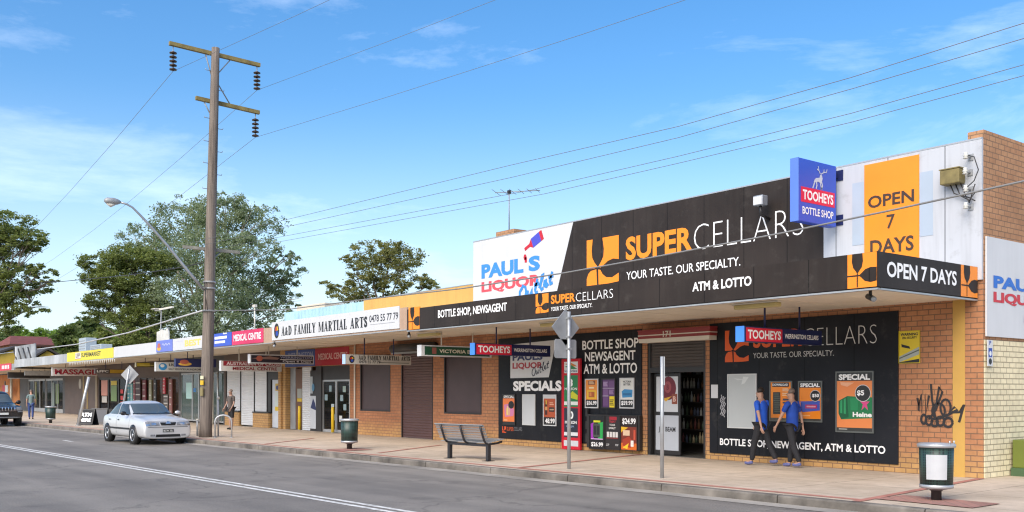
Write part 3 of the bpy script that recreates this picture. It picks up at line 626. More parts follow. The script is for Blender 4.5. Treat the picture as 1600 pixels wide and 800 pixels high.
SER = {'A': (.74, [[(0.05, 0), (.16, 0), (.41, 1), (.32, 1)], [(.44, 0), (.69, 0), (.45, 1), (.29, 1)], R4(.18, .54, .28, .36), R4(0, .22, 0, .06), R4(.42, .74, 0, .06)]),
 'D': (.70, [R4(.06, .30, 0, 1), R4(0, .2, 0, .06), R4(0, .2, .94, 1), _bowl(.27, .5, .44, .5, .23)]),
 'F': (.58, [R4(.06, .30, 0, 1), R4(0, .36, 0, .06), R4(0, .56, .91, 1), R4(.48, .56, .70, 1), R4(.27, .44, .46, .54), R4(.37, .43, .36, .64)]),
 'M': (.98, [R4(.05, .17, 0, 1), [(.04, 1), (.24, 1), (.52, .12), (.44, 0)], [(.44, 0), (.52, .12), (.80, 1), (.72, 1)], R4(.70, .94, 0, 1), R4(0, .22, 0, .06), R4(.63, .98, 0, .06), R4(0, .2, .94, 1), R4(.8, .98, .94, 1)]),
 'I': (.36, [R4(.06, .30, 0, 1), R4(0, .36, 0, .06), R4(0, .36, .94, 1)]),
 'L': (.58, [R4(.06, .30, 0, 1), R4(0, .36, .94, 1), R4(0, .56, 0, .09), R4(.48, .56, 0, .32)]),
 'Y': (.74, [R4(.26, .50, 0, .5), [(.03, 1), (.28, 1), (.50, .45), (.26, .45)], [(.58, 1), (.69, 1), (.50, .46), (.38, .46)], R4(.18, .56, 0, .06), R4(0, .32, .94, 1), R4(.5, .74, .94, 1)]),
 'R': (.74, [R4(.06, .30, 0, 1), R4(0, .36, 0, .06), R4(0, .2, .94, 1), _bowl(.27, .74, .38, .26, .20), [(.27, .5), (.42, .5), (.72, 0), (.50, 0)]]),
 'T': (.66, [R4(.21, .45, 0, .95), R4(.12, .54, 0, .06), R4(0, .66, .91, 1), R4(0, .07, .68, 1), R4(.59, .66, .68, 1)])}
def serif(mb, t, P, u0, u1, v0, v1, o, mat):
    mb.seg.append((len(mb.v), len(mb.f))); n_seg = len(mb.seg); gap = .07; wd = 0
    for c in t: wd += {' ': .42, '&': .62, 'S': .56}.get(c, SER.get(c, (0,))[0])+gap
    x = 0; k = (u1-u0)/(wd-gap); h = v1-v0
    for c in t:
        if c == ' ': x += .42+gap; continue
        if c == '&': mb.text('&', P, u0+x*k, u0+(x+.6)*k, v0, v0+h*.9, o, mat, .03); x += .62+gap; continue
        if c == 'S':
            mb.text('S', P, u0+x*k, u0+(x+.54)*k, v0-h*.01, v1+h*.01, o, mat, .05); x += .56+gap; continue
        wd_, pl = SER[c]
        for i, q in enumerate(pl): mb.poly(P, [(u0+(x+a)*k, v0+b*h) for a, b in q], o+.0003*i, mat)
        x += wd_+gap
    del mb.seg[n_seg:]
def script(mb, P, u0, u1, v0, v1, o, mat, wd):
    """brush word 'Outlet' as pen strokes in a unit box"""
    mb.seg.append((len(mb.v), len(mb.f)))
    S = [[(.10, .55), (.03, .40), (.02, .2), (.08, .06), (.17, .12), (.22, .35), (.20, .55), (.12, .62), (.08, .5)],
         [(.27, .42), (.26, .22), (.30, .16), (.36, .3), (.39, .48), (.38, .28), (.42, .22)],
         [(.55, .82), (.48, .40), (.50, .28), (.56, .33)], [(.45, .58), (.60, .64)],
         [(.60, .45), (.70, .85), (.72, .98), (.68, .92), (.63, .50), (.66, .38), (.72, .45)],
         [(.72, .52), (.80, .62), (.80, .72), (.75, .68), (.74, .52), (.80, .48), (.86, .58)],
         [(.97, 1.0), (.90, .66), (.91, .55), (.98, .6)], [(.86, .80), (1.0, .86)]]
    for s_ in S: mb.stroke(P, [(u0+(u1-u0)*x, v0+(v1-v0)*y) for x, y in s_], wd, o, mat)
def zs(px, a, b, Y): return wz(px, b, Y), wz(px, a, Y)
def tx(mb, t, Y, xl, xr, yt, yb, o, mat, bold=.0, P=None, adv=1.):
    v0, v1 = zs(xl, yt, yb, Y); mb.text(t, P or PF(Y), wx(xl, Y), wx(xr, Y), v0, v1, o, mat, bold, 0, adv)
# ------------------------------------------------------------------ signs on the awning edge and the parapet
FY = YF
s = thing('fascia_sign', 'long charcoal awning edge sign with orange emblems and white shop lettering', 'sign', ((wx(640, FY)+XC)/2, FY, SOF))
zb = SOF+.0
mb = MB(); a0 = wx(657, FY); mb.slab(PF(FY), a0, XC+.004, zb, ZF, .002, .03, M_dark); mb.slab(PX(XC+.004), FY-.03, YW-.05, zb, ZF, -.02, .026, M_dark); part('panel', mb, s)
mb = MB(); uc2(mb, PF(FY-.0), wx(640, FY), a0, zb, ZF+.04, .034, M_org2, M_dark); part('emblem', mb, s)
mb = MB(); uc2(mb, PF(FY-.03), wx(1326, FY), XC+.002, zb+.004, ZF-.003, .006, M_org2, M_dark); part('emblem', mb, s)
P2 = PX(XC+.03); mb = MB(); uc2(mb, P2, sx(1499, XC), YW-.06, zb+.004, ZF-.003, .004, M_org2, M_dark); part('emblem', mb, s)
mb = MB(); P1 = PF(FY-.03); v0, v1 = zs(839, 460.5, 490, FY); uc(mb, P1, wx(838.7, FY), wx(858.7, FY), v0, v1, .004, M_org2); part('emblem', mb, s)
mb = MB(); tx(mb, 'BOTTLE SHOP, NEWSAGENT', FY, 686, 793.5, 485, 499, .034, M_txw, .022); tx(mb, 'ATM & LOTTO', FY, 1083.6, 1176, 441.5, 456, .034, M_txw, .03)
tx(mb, 'CELLARS', FY, 901.5, 959.5, 458, 471.5, .034, M_txw, -.018); tx(mb, 'YOUR TASTE. OUR SPECIALTY.', FY, 862.5, 927, 480, 486.3, .034, M_txw, .012)
part('lettering', mb, s, 'white lettering')
mb = MB(); tx(mb, 'SUPER', FY, 862.5, 900.5, 461.5, 475.5, .034, M_org2, .035); part('lettering', mb, s, 'orange lettering')
mb = MB(); mb.text('OPEN 7 DAYS', P2, sx(1383, XC), sx(1492, XC), sz(1383, 433, XC), sz(1383, 408, XC), .004, M_txw, .025); part('lettering', mb, s, 'large white lettering on the return end')
# parapet signs
def quad_sign(name, label, pts, Y, o0, o1, mat):
    P = PF(Y); u = [p[0] for p in pts]; s = thing(name, label, 'sign', ((min(u)+max(u))/2, Y, min(p[1] for p in pts)))
    mb = MB(); mb.prism(P, pts, o0, o1, mat); part('panel', mb, s); return s
YP = YW-.05
sl = lambda z: xb+(xb2-xb)*(zt-z)/(zt-wz(872.5, 455, YW))
s = quad_sign('parapet_sign', 'white slant ended parapet sign with red and blue outlet lettering', [(xa, 3.75), (sl(3.75)-.01, 3.75), (xb-.01, zt), (xa, zt)], YW, .0, .05, M_signw)
mb = MB(); tx(mb, 'PAUL', YP, 752.5, 818, 413.8, 436, .006, cm('#3f8ad2'), .05); v0, v1 = zs(752.5, 413.8, 436, YP); mb.text('S', PF(YP), wx(826, YP), wx(844, YP), v0, v1, .006, cm('#3f8ad2'), .05); mb.rect(PF(YP), wx(820, YP), wx(823.5, YP), v1-.16, v1, .006, cm('#c22436')); part('lettering', mb, s, 'blue block lettering')
mb = MB(); tx(mb, 'LIQUOR', YP, 752.5, 845, 441, 460, .006, cm('#e0505a'), .045); part('lettering', mb, s, 'red block lettering')
mb = MB(); v0 = wz(813, 470, YP); script(mb, PF(YP), wx(811, YP), wx(865, YP), v0-.05, wz(865, 424, YP), .012, cm('#3f8ad2'), .10); part('lettering', mb, s, 'blue brush lettering')
mb = MB(); P_ = PF(YP); bx0, bx1 = wx(820, YP), wx(848, YP); bz0, bz1 = wz(820, 390, YP), wz(848, 366, YP)
ax = Vector((bx1-bx0, bz1-bz0)); Ln = ax.length; ax.normalize(); nx = Vector((-ax.y, ax.x)); bo = Vector((bx0, bz0))
def bq(a, b, h0, h1, m, o): 
    mb.poly(P_, [tuple(bo+ax*a*Ln-nx*h0), tuple(bo+ax*b*Ln-nx*h1), tuple(bo+ax*b*Ln+nx*h1), tuple(bo+ax*a*Ln+nx*h0)], o, m)
bq(0, .28, .05, .05, cm('#c22436'), .006); bq(.28, .42, .05, .15, cm('#c22436'), .0063); bq(.42, .86, .15, .15, cm('#4a4fc0'), .0066); bq(.86, 1, .15, .15, cm('#c22436'), .0069)
mb.ell(P_, wx(820.5, YP), wz(820, 402, YP), .07, .09, .006, cm('#c22436'), 12); part('picture', mb, s)
s = quad_sign('parapet_sign', 'wide charcoal parapet sign with large orange and white lettering', [(sl(3.75)+.005, 3.75), (xd-.004, 3.75), (xd-.004, zt-.004), (xb+.005, zt-.004)], YW, .0, .052, M_dark)
Yq = YW-.052
mb = MB(); v0, v1 = zs(917, 376, 447, Yq); uc(mb, PF(Yq), wx(917, Yq), wx(967, Yq), v0, v1, .006, M_org2); part('emblem', mb, s)
mb = MB(); tx(mb, 'SUPER', Yq, 978, 1082.5, 371, 407.5, .006, M_org2, .035); part('lettering', mb, s, 'bold orange lettering')
mb = MB(); tx(mb, 'CELLARS', Yq, 1084.5, 1255.5, 352, 391.5, .006, M_txw, -.026); tx(mb, 'YOUR TASTE. OUR SPECIALTY.', Yq, 979, 1157, 425, 437.5, .006, M_txw, .004); part('lettering', mb, s, 'thin white lettering')
# orange open sign over two grey blue patches
Yo = YW-.05
mb = MB(); s = thing('parapet_sign', 'tall orange open hours board on the white parapet', 'sign', (wx(1393, Yo), Yo, 3.9))
mb.slab(PF(Yo), wx(1351, Yo), wx(1436.5, Yo), 3.76, wz(1351, 258.5, Yo), .002, .014, M_orange); part('panel', mb, s)
mb = MB(); kk = MT('dark brown lettering', (.05, .03, .022), .5, var=0)
tx(mb, 'OPEN', Yo, 1357, 1429, 307.5, 326.5, .02, kk, .022); tx(mb, '7', Yo, 1386, 1399, 336, 358, .02, kk, .012); tx(mb, 'DAYS', Yo, 1360.5, 1428.5, 376, 399, .02, kk, .022); part('lettering', mb, s)
pm = MT('grey blue paint patch', (.36, .43, .52), .5, var=.06)
for i, (a, b, t0, b0, lab) in enumerate(((1332, 1350.5, 287, 384, 'grey blue paint patch left of the orange board'), (1437, 1458, 270, 370, 'grey blue paint patch right of the orange board'))):
    mb = MB(); mb.slab(PF(Yo), wx(a, Yo), wx(b, Yo), wz(a, b0, Yo), wz(a, t0, Yo), .001, .006, pm); part('painted_patch', mb, B1, lab)
# martial arts fascia sign
s = thing('fascia_sign', 'white awning edge sign with black serif martial arts lettering', 'sign', (wx(525, FY), FY, 3.47))
mb = MB(); mb.slab(PF(FY), wx(426, FY), wx(625, FY), 3.47, 4.12, .002, .03, M_signw); part('panel', mb, s)
mb = MB(); v0, v1 = zs(441, 512.5, 529, FY); serif(mb, 'A&D FAMILY MARTIAL ARTS', PF(FY), wx(441, FY), wx(575.5, FY), 3.60, 3.93, .033, M_txk)
tx(mb, '0478 55 77 79', FY, 578.5, 623.5, 493, 504, .033, cm('#30333c'), .012); part('lettering', mb, s); mb = MB(); mb.rect(PF(FY), wx(579, FY), wx(618, FY), 3.655, 3.67, .033, cm('#9a9ca2')); part('print', mb, s)
def yin(mb, P, u, v, r, o):
    mb.ell(P, u, v, r*.78, r, o, M_txk); mb.poly(P, [(u-r*.45, v-.0), (u, v-.0), (u-.05*r, v+r*.65), (u-r*.4, v+r*.4)], o+.001, cm('#c03028')); mb.poly(P, [(u+.02, v), (u+r*.5, v+.1*r), (u+r*.3, v+.6*r), (u, v+.5*r)], o+.0013, cm('#d8b020')); mb.ell(P, u+.1*r, v-.35*r, r*.38, r*.34, o+.0016, cm('#2848a8'), 14)
mb = MB(); yin(mb, PF(FY), wx(433.5, FY), 3.80, .27, .033); part('emblem', mb, s)
# pink / blue / white fascia boards
def fsign(label, xl, xr, z0, z1, mat, letters, extra=None, o=.03, name='fascia_sign'):
    s = thing(name, label, 'sign', ((wx(xl, FY)+wx(xr, FY))/2, FY, z0)); mb = MB(); mb.slab(PF(FY), wx(xl, FY)+.006, wx(xr, FY)-.006, z0, z1, .002, o, mat); part('panel', mb, s)
    u0, u1 = wx(xl, FY), wx(xr, FY); du, dv = u1-u0, z1-z0
    if letters:
        mb = MB()
        for t, a, b, c, d, m_, bd in letters: mb.text(t, PF(FY), u0+du*a, u0+du*b, z0+dv*c, z0+dv*d, o+.003, m_, bd)
        part('lettering', mb, s)
    if extra:
        mb = MB(); extra(mb, u0, du, z0, dv); part('print', mb, s)
    return s
fsign('pink medical centre board on the awning edge', 363.5, 412, 3.44, 3.96, cm('#e0386a'), [('MEDICAL CENTRE', .06, .94, .26, .76, M_txw, .03)])
fsign('bright blue board with white stripes beside the pink board', 330.3, 363, 3.44, 3.96, M_blue, None, lambda mb, u, du, z, dv: [mb.rect(PF(FY), u+du*a, u+du*b, z+dv*c, z+dv*d, .033, M_txw) for a, b, c, d in ((.02, .12, .6, .72), (.2, .78, .56, .76), (.2, .7, .24, .42), (.02, .12, .22, .34), (.6, .78, .9, .99))])
fsign('white awning board with faded yellow lettering left of the pole', 271, 329.8, 3.44, 3.96, M_signw, [('BEST VI', .34, .98, .25, .78, cm('#ecd070'), .04)], lambda mb, u, du, z, dv: mb.rect(PF(FY), u+du*.05, u+du*.3, z+dv*.72, z+dv*.78, .033, cm('#c9c9d8')))
fsign('lilac blue board with yellow emblem on the awning edge', 245, 270.5, 3.44, 3.96, cm('#6f7fd0'), None, lambda mb, u, du, z, dv: (mb.stroke(PF(FY), [(u+du*(.38+.06*i), z+dv*(.62+.1*math.sin(i*2.1))) for i in range(9)], .05, .033, cm('#b9c0ea')), mb.ell(PF(FY), u+du*.18, z+dv*.3, .28, .1, .033, cm('#d8b03a'), 12), mb.ell(PF(FY), u+du*.18, z+dv*.55, .2, .12, .034, cm('#c06a5a'), 12)))
fsign('yellow supermarket board on the awning edge', 105.5, 177.6, 3.38, 3.90, cm('#e6d640'), [('SUPERMARKET', .34, .76, .34, .80, M_txk, .02), ('LFP', .215, .31, .36, .8, cm('#7a6a60'), .03)], lambda mb, u, du, z, dv: (mb.rect(PF(FY), u+du*.2, u+du*.325, z+dv*.2, z+dv*.9, .0315, cm('#d9d4cc')), mb.rect(PF(FY), u+du*.2, u+du*.325, z+dv*.18, z+dv*.24, .0325, cm('#b03030'))))
s = thing('fascia_sign', 'red board with white lettering at the far left awning end', 'sign', (-80, FY, 3.2)); mb = MB(); q0, q1 = wx(-6, FY), wx(18, FY); mb.slab(PF(FY), q0, q1, 3.16, 3.66, .002, .03, cm('#c83048')); part('panel', mb, s); mb = MB(); [mb.rect(PF(FY), q1-3.2+.55*i, q1-2.9+.55*i, 3.28, 3.54, .033, M_txw) for i in range(5)]; part('print', mb, s)
# ------------------------------------------------------------------ signs hung across the footpath under the awning
def hang(label, px0, px1, yt, yb, mat, fn, edge, Y0=15.3, th=.2, rods=(.3, .75), soff=SOF, frame=None, rodm=None):
    X = wx(px0, Y0); Y1 = sx(px1, X); z1, z0 = sz(px0, yt, X), sz(px0, yb, X)
    s = thing('hanging_sign', label, 'sign', (X-th/2, (Y0+Y1)/2, z0))
    mb = MB(); mb.box(X-th, X, Y0, Y1, z0, z1, mat); part('panel', mb, s)
    mb = MB(); mb.box(X-th-.004, X+.004, Y0-.015, Y0, z0-.004, z1+.004, edge); part('end_cap', mb, s)
    r = MB()
    for q in rods: r.tube([(X-th/2, Y0+(Y1-Y0)*q, z1), (X-th/2, Y0+(Y1-Y0)*q, soff+.0)], .02, rodm or M_navy, 6)
    part('hanger_rod', r, s)
    if frame:
        f = MB()
        for a, b, c, d in ((Y0, Y1, z0, z0+.035), (Y0, Y1, z1-.035, z1), (Y0, Y0+.03, z0+.035, z1-.035), (Y1-.03, Y1, z0+.035, z1-.035)): f.box(X+.001, X+.012, a, b, c, d, frame)
        part('frame', f, s)
    P = PX(X); U = lambda a: Y0+(Y1-Y0)*a; V = lambda b: z0+(z1-z0)*b
    pr, lt = MB(), MB(); fn(pr, lt, P, U, V)
    if pr.v: part('print', pr, s)
    if lt.v: part('lettering', lt, s)
    return s
def f_too(pr, lt, P, U, V):
    pr.rect(P, U(.02), U(.47), V(.04), V(.93), .003, M_signred); pr.rect(P, U(.47), U(.98), V(.04), V(.93), .0032, M_navy)
    lt.text('TOOHEYS', P, U(.04), U(.45), V(.2), V(.8), .006, M_txw, .03); lt.text('WERRINGTON CELLARS', P, U(.50), U(.95), V(.34), V(.66), .006, M_txw, .02)
hang('red and navy bottle shop sign hung left of the entrance', 742, 860, 535.8, 554, M_navy, f_too, M_lblue)
hang('red and navy bottle shop sign hung right of the entrance', 1163, 1284, 509.5, 533.5, M_navy, f_too, M_lblue)
def f_vb(pr, lt, P, U, V):
    pr.rect(P, U(.04), U(.97), V(.1), V(.9), .003, M_green); pr.rect(P, U(.14), U(.20), V(.22), V(.8), .005, cm('#8a5048'))
    lt.text('VICTORIA BITTER', P, U(.24), U(.9), V(.32), V(.66), .006, cm('#d8d4c0'), .03)
hang('dark green beer sign hung under the awning in a white frame', 659, 768, 539, 556, M_signw, f_vb, M_signw, th=.22, rodm=M_cwhite)
def f_ad(pr, lt, P, U, V):
    yin(pr, P, U(.09), V(.5), .125, .004); pr.rect(P, U(.5), U(.97), V(.17), V(.23), .005, M_txk)
    serif(lt, 'A&D FAMILY MARTIAL ARTS', P, U(.19), U(.985), V(.46), V(.92), .005, M_txk); lt.text('0478 55 77 79', P, U(.2), U(.52), V(.1), V(.40), .005, M_txk, .015)
hang('grey martial arts sign hung under the awning before shutters', 540, 642, 553.5, 568.5, cm('#b9b7b0'), f_ad, cm('#a9c8e8'), rodm=M_navy)
def f_we(pr, lt, P, U, V):
    pr.ell(P, U(.14), V(.55), .13, .11, .004, cm('#b05a48')); pr.poly(P, [(U(.02), V(.55)), (U(.3), V(.8)), (U(.45), V(.65)), (U(.42), V(.45)), (U(.1), V(.5))], .003, cm('#8a6a62')); pr.rect(P, U(.46), U(.98), V(.44), V(.50), .003, M_txw)
    lt.text('WERRINGTON', P, U(.46), U(.97), V(.58), V(.86), .005, cm('#8a90b0'), .03); lt.text('Open 6 Days', P, U(.5), U(.96), V(.12), V(.40), .005, cm('#c8ccd8'), .025)
hang('dark sign with white border and orange disc hung under awning', 391, 490, 553.3, 567.5, cm('#1c1a2c'), f_we, M_signw, frame=M_signw, rodm=M_cwhite)
def f_au(pr, lt, P, U, V):
    pr.rect(P, U(.03), U(.98), V(.52), V(.98), .003, cm('#8a1c2c')); lt.text('AUSTRALIAN OF CROSS', P, U(.08), U(.97), V(.58), V(.92), .006, cm('#d8c8c8'), .03); lt.text('MEDICAL CENTRE', P, U(.18), U(.92), V(.1), V(.42), .006, cm('#8a1c2c'), .03)
hang('white and maroon medical centre sign hung under the awning', 346, 440, 563.5, 579.5, cm('#c9c6c2'), f_au, M_signw, Y0=15.2, rodm=M_cwhite)
def f_li(pr, lt, P, U, V):
    pr.ell(P, U(.13), V(.5), .20, .17, .004, cm('#2f86c0')); pr.ell(P, U(.12), V(.6), .10, .08, .0055, cm('#d0d4d2'))
    lt.text('LIQU', P, U(.25), U(.46), V(.52), V(.86), .006, M_txk, .02); lt.text('SELF SERVICE LAUNDROMAT', P, U(.24), U(.96), V(.14), V(.34), .006, cm('#4a4c50'), .015)
hang('pale laundry sign with blue swirl hung under the awning', 244, 322, 565.5, 580, cm('#c4c6c4'), f_li, M_signw, Y0=15.2)
def f_bl(pr, lt, P, U, V): pr.ell(P, U(.22), V(.35), .3, .08, .004, cm('#c89a40')); pr.ell(P, U(.2), V(.6), .2, .1, .0055, cm('#a85a48'))
hang('small navy sign with orange emblem hung beside the pole', 275, 338, 560, 573, M_navy, f_bl, M_navy, Y0=15.0)
def f_ma(pr, lt, P, U, V): lt.text('MASSAGE', P, U(.05), U(.98), V(.16), V(.82), .005, cm('#9a1c34'), .035)
hang('pale massage sign with large red lettering hung under awning', 82, 152, 574.3, 587, cm('#c9c2c0'), f_ma, M_signw, Y0=15.2, soff=3.36)
def f_rf(pr, lt, P, U, V): pr.rect(P, U(.40), U(1), V(.1), V(.9), .003, cm('#b8922a')); pr.ell(P, U(.31), V(.5), .12, .12, .0034, cm('#302a28')); lt.text('LFPC', P, U(.04), U(.36), V(.25), V(.78), .006, cm('#d8d4d0'), .04)
hang('brown and gold sign hung behind the red massage sign', 149, 205, 576.5, 583.5, cm('#4a4040'), f_rf, cm('#6a6060'), Y0=15.6, soff=3.36)
def f_ye(pr, lt, P, U, V): pr.rect(P, U(.02), U(.42), V(.2), V(.85), .003, cm('#b09a2a')); pr.rect(P, U(.1), U(.95), V(.38), V(.46), .004, cm('#d8c880'))
hang('dull yellow sign hung above the crowded shop windows', 213, 262, 566, 573.5, cm('#5a4e2a'), f_ye, cm('#c8c0a0'), Y0=15.6, soff=3.36)
def f_dk(pr, lt, P, U, V): pr.rect(P, U(0), U(1), V(.0), V(.12), .004, M_grey)
hang('black hanging sign at the far left end awning', 13, 78, 581.5, 591.5, M_frame, f_dk, M_frame, Y0=15.0, soff=3.2)
hang('plain silver sign hung between the black and massage signs', 39, 81, 579, 586.5, M_metal, lambda *a: None, M_metal, Y0=15.6, soff=3.36)
# boards over the pharmacy doors
Yb = YW
for label, xl, xr, yt, yb, mat, lets in (('blue wall board above the pharmacy recess', 446.5, 492.8, 549.5, 578, MT('deep blue board', (.02, .06, .25), .45), [('WERRINGTON', .1, .94, .55, .85, cm('#9098b8'), .03), ('Open 6 Days', .12, .9, .15, .45, cm('#c0c4d4'), .02)]),
   ('red wall board above the pharmacy glass doors', 493.4, 546, 544.5, 577, cm('#a8182c'), [('MEDICAL CENTRE', .1, 1.2, .34, .70, cm('#d8b0ac'), .02)])):
    s = thing('wall_sign', label, 'sign', (wx((xl+xr)/2, Yb), Yb, 2.7)); mb = MB(); P = PF(Yb); u0, u1 = wx(xl, Yb), wx(xr, Yb); v0 = 2.68; v1 = 3.38; mb.slab(P, u0, u1, v0, v1, .002, .03, mat); part('panel', mb, s); mb = MB()
    for t, a, b, c, d, m_, bd in lets: mb.text(t, P, u0+(u1-u0)*a, u0+(u1-u0)*min(b, .96), v0+(v1-v0)*c, v0+(v1-v0)*d, .033, m_, bd)
    part('lettering', mb, s)
# ------------------------------------------------------------------ projecting box sign
Xs = wx(1248, 16.77); Y1s = sx(1306.8, Xs); zt0, zb0 = sz(1248, 245.4, Xs), sz(1248, 344.6, Xs)
s = thing('projecting_sign', 'blue box sign with red band jutting from the parapet', 'sign', (Xs-.1, 17.4, zb0))
mb = MB(); mb.box(Xs-.19, Xs, 16.77, Y1s, zb0, zt0, M_blue); part('panel', mb, s, bevel=.015); mb = MB(); mb.box(Xs-.195, Xs+.004, 16.752, 16.77, zb0, zt0, M_blued); part('end_cap', mb, s)
P = PX(Xs); W_ = Y1s-16.77; H_ = zt0-zb0; U = lambda a: 16.77+W_*a; V = lambda b: zb0+H_*b
mb = MB(); mb.rect(P, U(.05), U(.95), V(.31), V(.55), .004, cm('#e01848'))
st = cm('#c4ccd8')
for pl in ([(.42, .70), (.40, .64), (.36, .56)], [(.45, .70), (.47, .62), (.45, .56)], [(.56, .72), (.57, .64), (.60, .56)], [(.58, .72), (.62, .63), (.58, .56)]): mb.stroke(P, [(U(a), V(b)) for a, b in pl], .035, .004, st)
mb.poly(P, [(U(a), V(b)) for a, b in ((.38, .66), (.44, .73), (.54, .75), (.55, .80), (.60, .80), (.62, .74), (.59, .66), (.50, .68), (.44, .66))], .005, st)
for pl in ([(.56, .81), (.52, .86), (.50, .93)], [(.52, .86), (.47, .88)], [(.58, .81), (.65, .85), (.72, .86), (.74, .91)], [(.65, .85), (.66, .9)]): mb.stroke(P, [(U(a), V(b)) for a, b in pl], .022, .006, st)
part('print', mb, s)
mb = MB(); mb.text('TOOHEYS', P, U(.10), U(.91), V(.35), V(.51), .007, M_txw, .03); mb.text('BOTTLE SHOP', P, U(.09), U(.91), V(.12), V(.24), .007, M_txw, .02); part('lettering', mb, s)
for z in (zb0+.12, zt0-.22): mb = MB(); mb.box(Xs-.14, Xs-.05, Y1s, YW-.05, z, z+.09, M_navy); mb.box(Xs-.2, Xs+.06, YW-.07, YW-.052, z-.06, z+.16, M_navy); part('bracket', mb, s)
# ------------------------------------------------------------------ black wall boards
Yk = YW-.03
s = thing('wall_sign', 'wide black wall board right of the entrance with faint orange emblem', 'sign', (wx(1257, Yk), Yk, .3))
k0, k1 = wx(1110, YW), wx(1404.3, YW); kz0, kz1 = wz(1404, 726, YW), wz(1404, 485.5, YW)
mb = MB(); mb.slab(PF(YW), k0, k1, kz0, kz1, 0, .03, M_black); part('panel', mb, s)
mb = MB(); v0, v1 = zs(1133, 517, 566, Yk); uc(mb, PF(Yk), wx(1133, Yk), wx(1170, Yk), v0, v1, .004, cm('#e05a14')); part('emblem', mb, s)
mb = MB(); tx(mb, 'SUPER', Yk, 1177, 1253, 517, 544, .004, cm('#e05a14'), .03); part('lettering', mb, s, 'orange lettering')
mb = MB(); tx(mb, 'CELLARS', Yk, 1256, 1370, 513.5, 541, .004, cm('#cfcfcf'), -.026); tx(mb, 'YOUR TASTE. OUR SPECIALTY.', Yk, 1177, 1303, 551.5, 560, .004, cm('#bdbdbd'), .0); tx(mb, 'BOTTLE SHOP, NEWSAGENT, ATM & LOTTO', Yk, 1125, 1383.5, 684.5, 697, .004, M_txw, .022); part('lettering', mb, s, 'white lettering')
mb = MB(); v = wz(1118, 622, Yk); mb.slab(PF(Yk), wx(1111.5, Yk), wx(1122, Yk), v, wz(1118, 601, Yk), .002, .012, M_signw); solo('notice', mb, 'blank white plate on black board beside the entrance', 'notice', (wx(1117, Yk), Yk, v), bevel=.003)
mb = MB(); gr = cm('#a8a8ac')
for q in range(3):
    pts = [(wx(1127+2.6*q+1.5*math.sin(i*1.9+q), Yk), wz(1130, 617+3.4*i+q*2, Yk)) for i in range(10)]; mb.stroke(PF(Yk), pts, .025, .004+.001*q, gr)
part('scribble', mb, s)
s2 = thing('wall_sign', 'black wall board left of the entrance with white shop lettering', 'sign', (wx(890, Yk), Yk, .3))
k0, k1 = wx(780, YW), wx(1003.5, YW); k2z0 = wz(780, 684.5, YW); k2z1 = wz(1003, 514.5, YW)
mb = MB(); mb.slab(PF(YW), k0, k1, k2z0, k2z1, 0, .03, M_black); part('panel', mb, s2)
mb = MB(); P = PF(Yk); pt = lambda x, y: (wx(x, Yk), wz(x, y, Yk)); mb.poly(P, [pt(797.5, 591), pt(857.5, 589.5), pt(869.5, 531), pt(797.5, 538.5)], .003, M_signw); part('print', mb, s2)
mb = MB(); tx(mb, 'PAULS', Yk, 801, 848, 553, 564, .005, cm('#2a3a6a'), .04); part('lettering', mb, s2, 'navy lettering'); mb = MB(); tx(mb, 'LIQUOR', Yk, 801, 848, 567, 578, .005, cm('#a83440'), .04); part('lettering', mb, s2, 'dull red lettering')
mb = MB(); script(mb, P, wx(831, Yk), wx(858, Yk), wz(831, 589, Yk), wz(858, 564, Yk), .007, cm('#2a3448'), .035); tx(mb, 'SPECIALS', Yk, 802, 877.5, 595.4, 611, .004, M_txw, .05)
part('lettering', mb, s2, 'brush and bold white lettering')
mb = MB(); tx(mb, 'BOTTLE SHOP', Yk, 910, 998, 532.5, 547, .004, M_txw, .02); tx(mb, 'NEWSAGENT', Yk, 914, 993, 550.5, 565, .004, M_txw, .02); tx(mb, 'ATM & LOTTO', Yk, 912, 995.5, 569, 584.5, .004, M_txw, .02); part('lettering', mb, s2, 'white lettering in three lines')
mb = MB(); v0, v1 = zs(785, 666, 676, Yk); uc(mb, P, wx(785, Yk), wx(791, Yk), v0, v1, .004, cm('#d85018')); tx(mb, 'SUPER', Yk, 792, 803, 667, 673, .004, cm('#b04a20'), .03); tx(mb, 'CELLARS', Yk, 803.5, 816, 667, 673, .004, cm('#77787c'), .0); part('emblem', mb, s2)
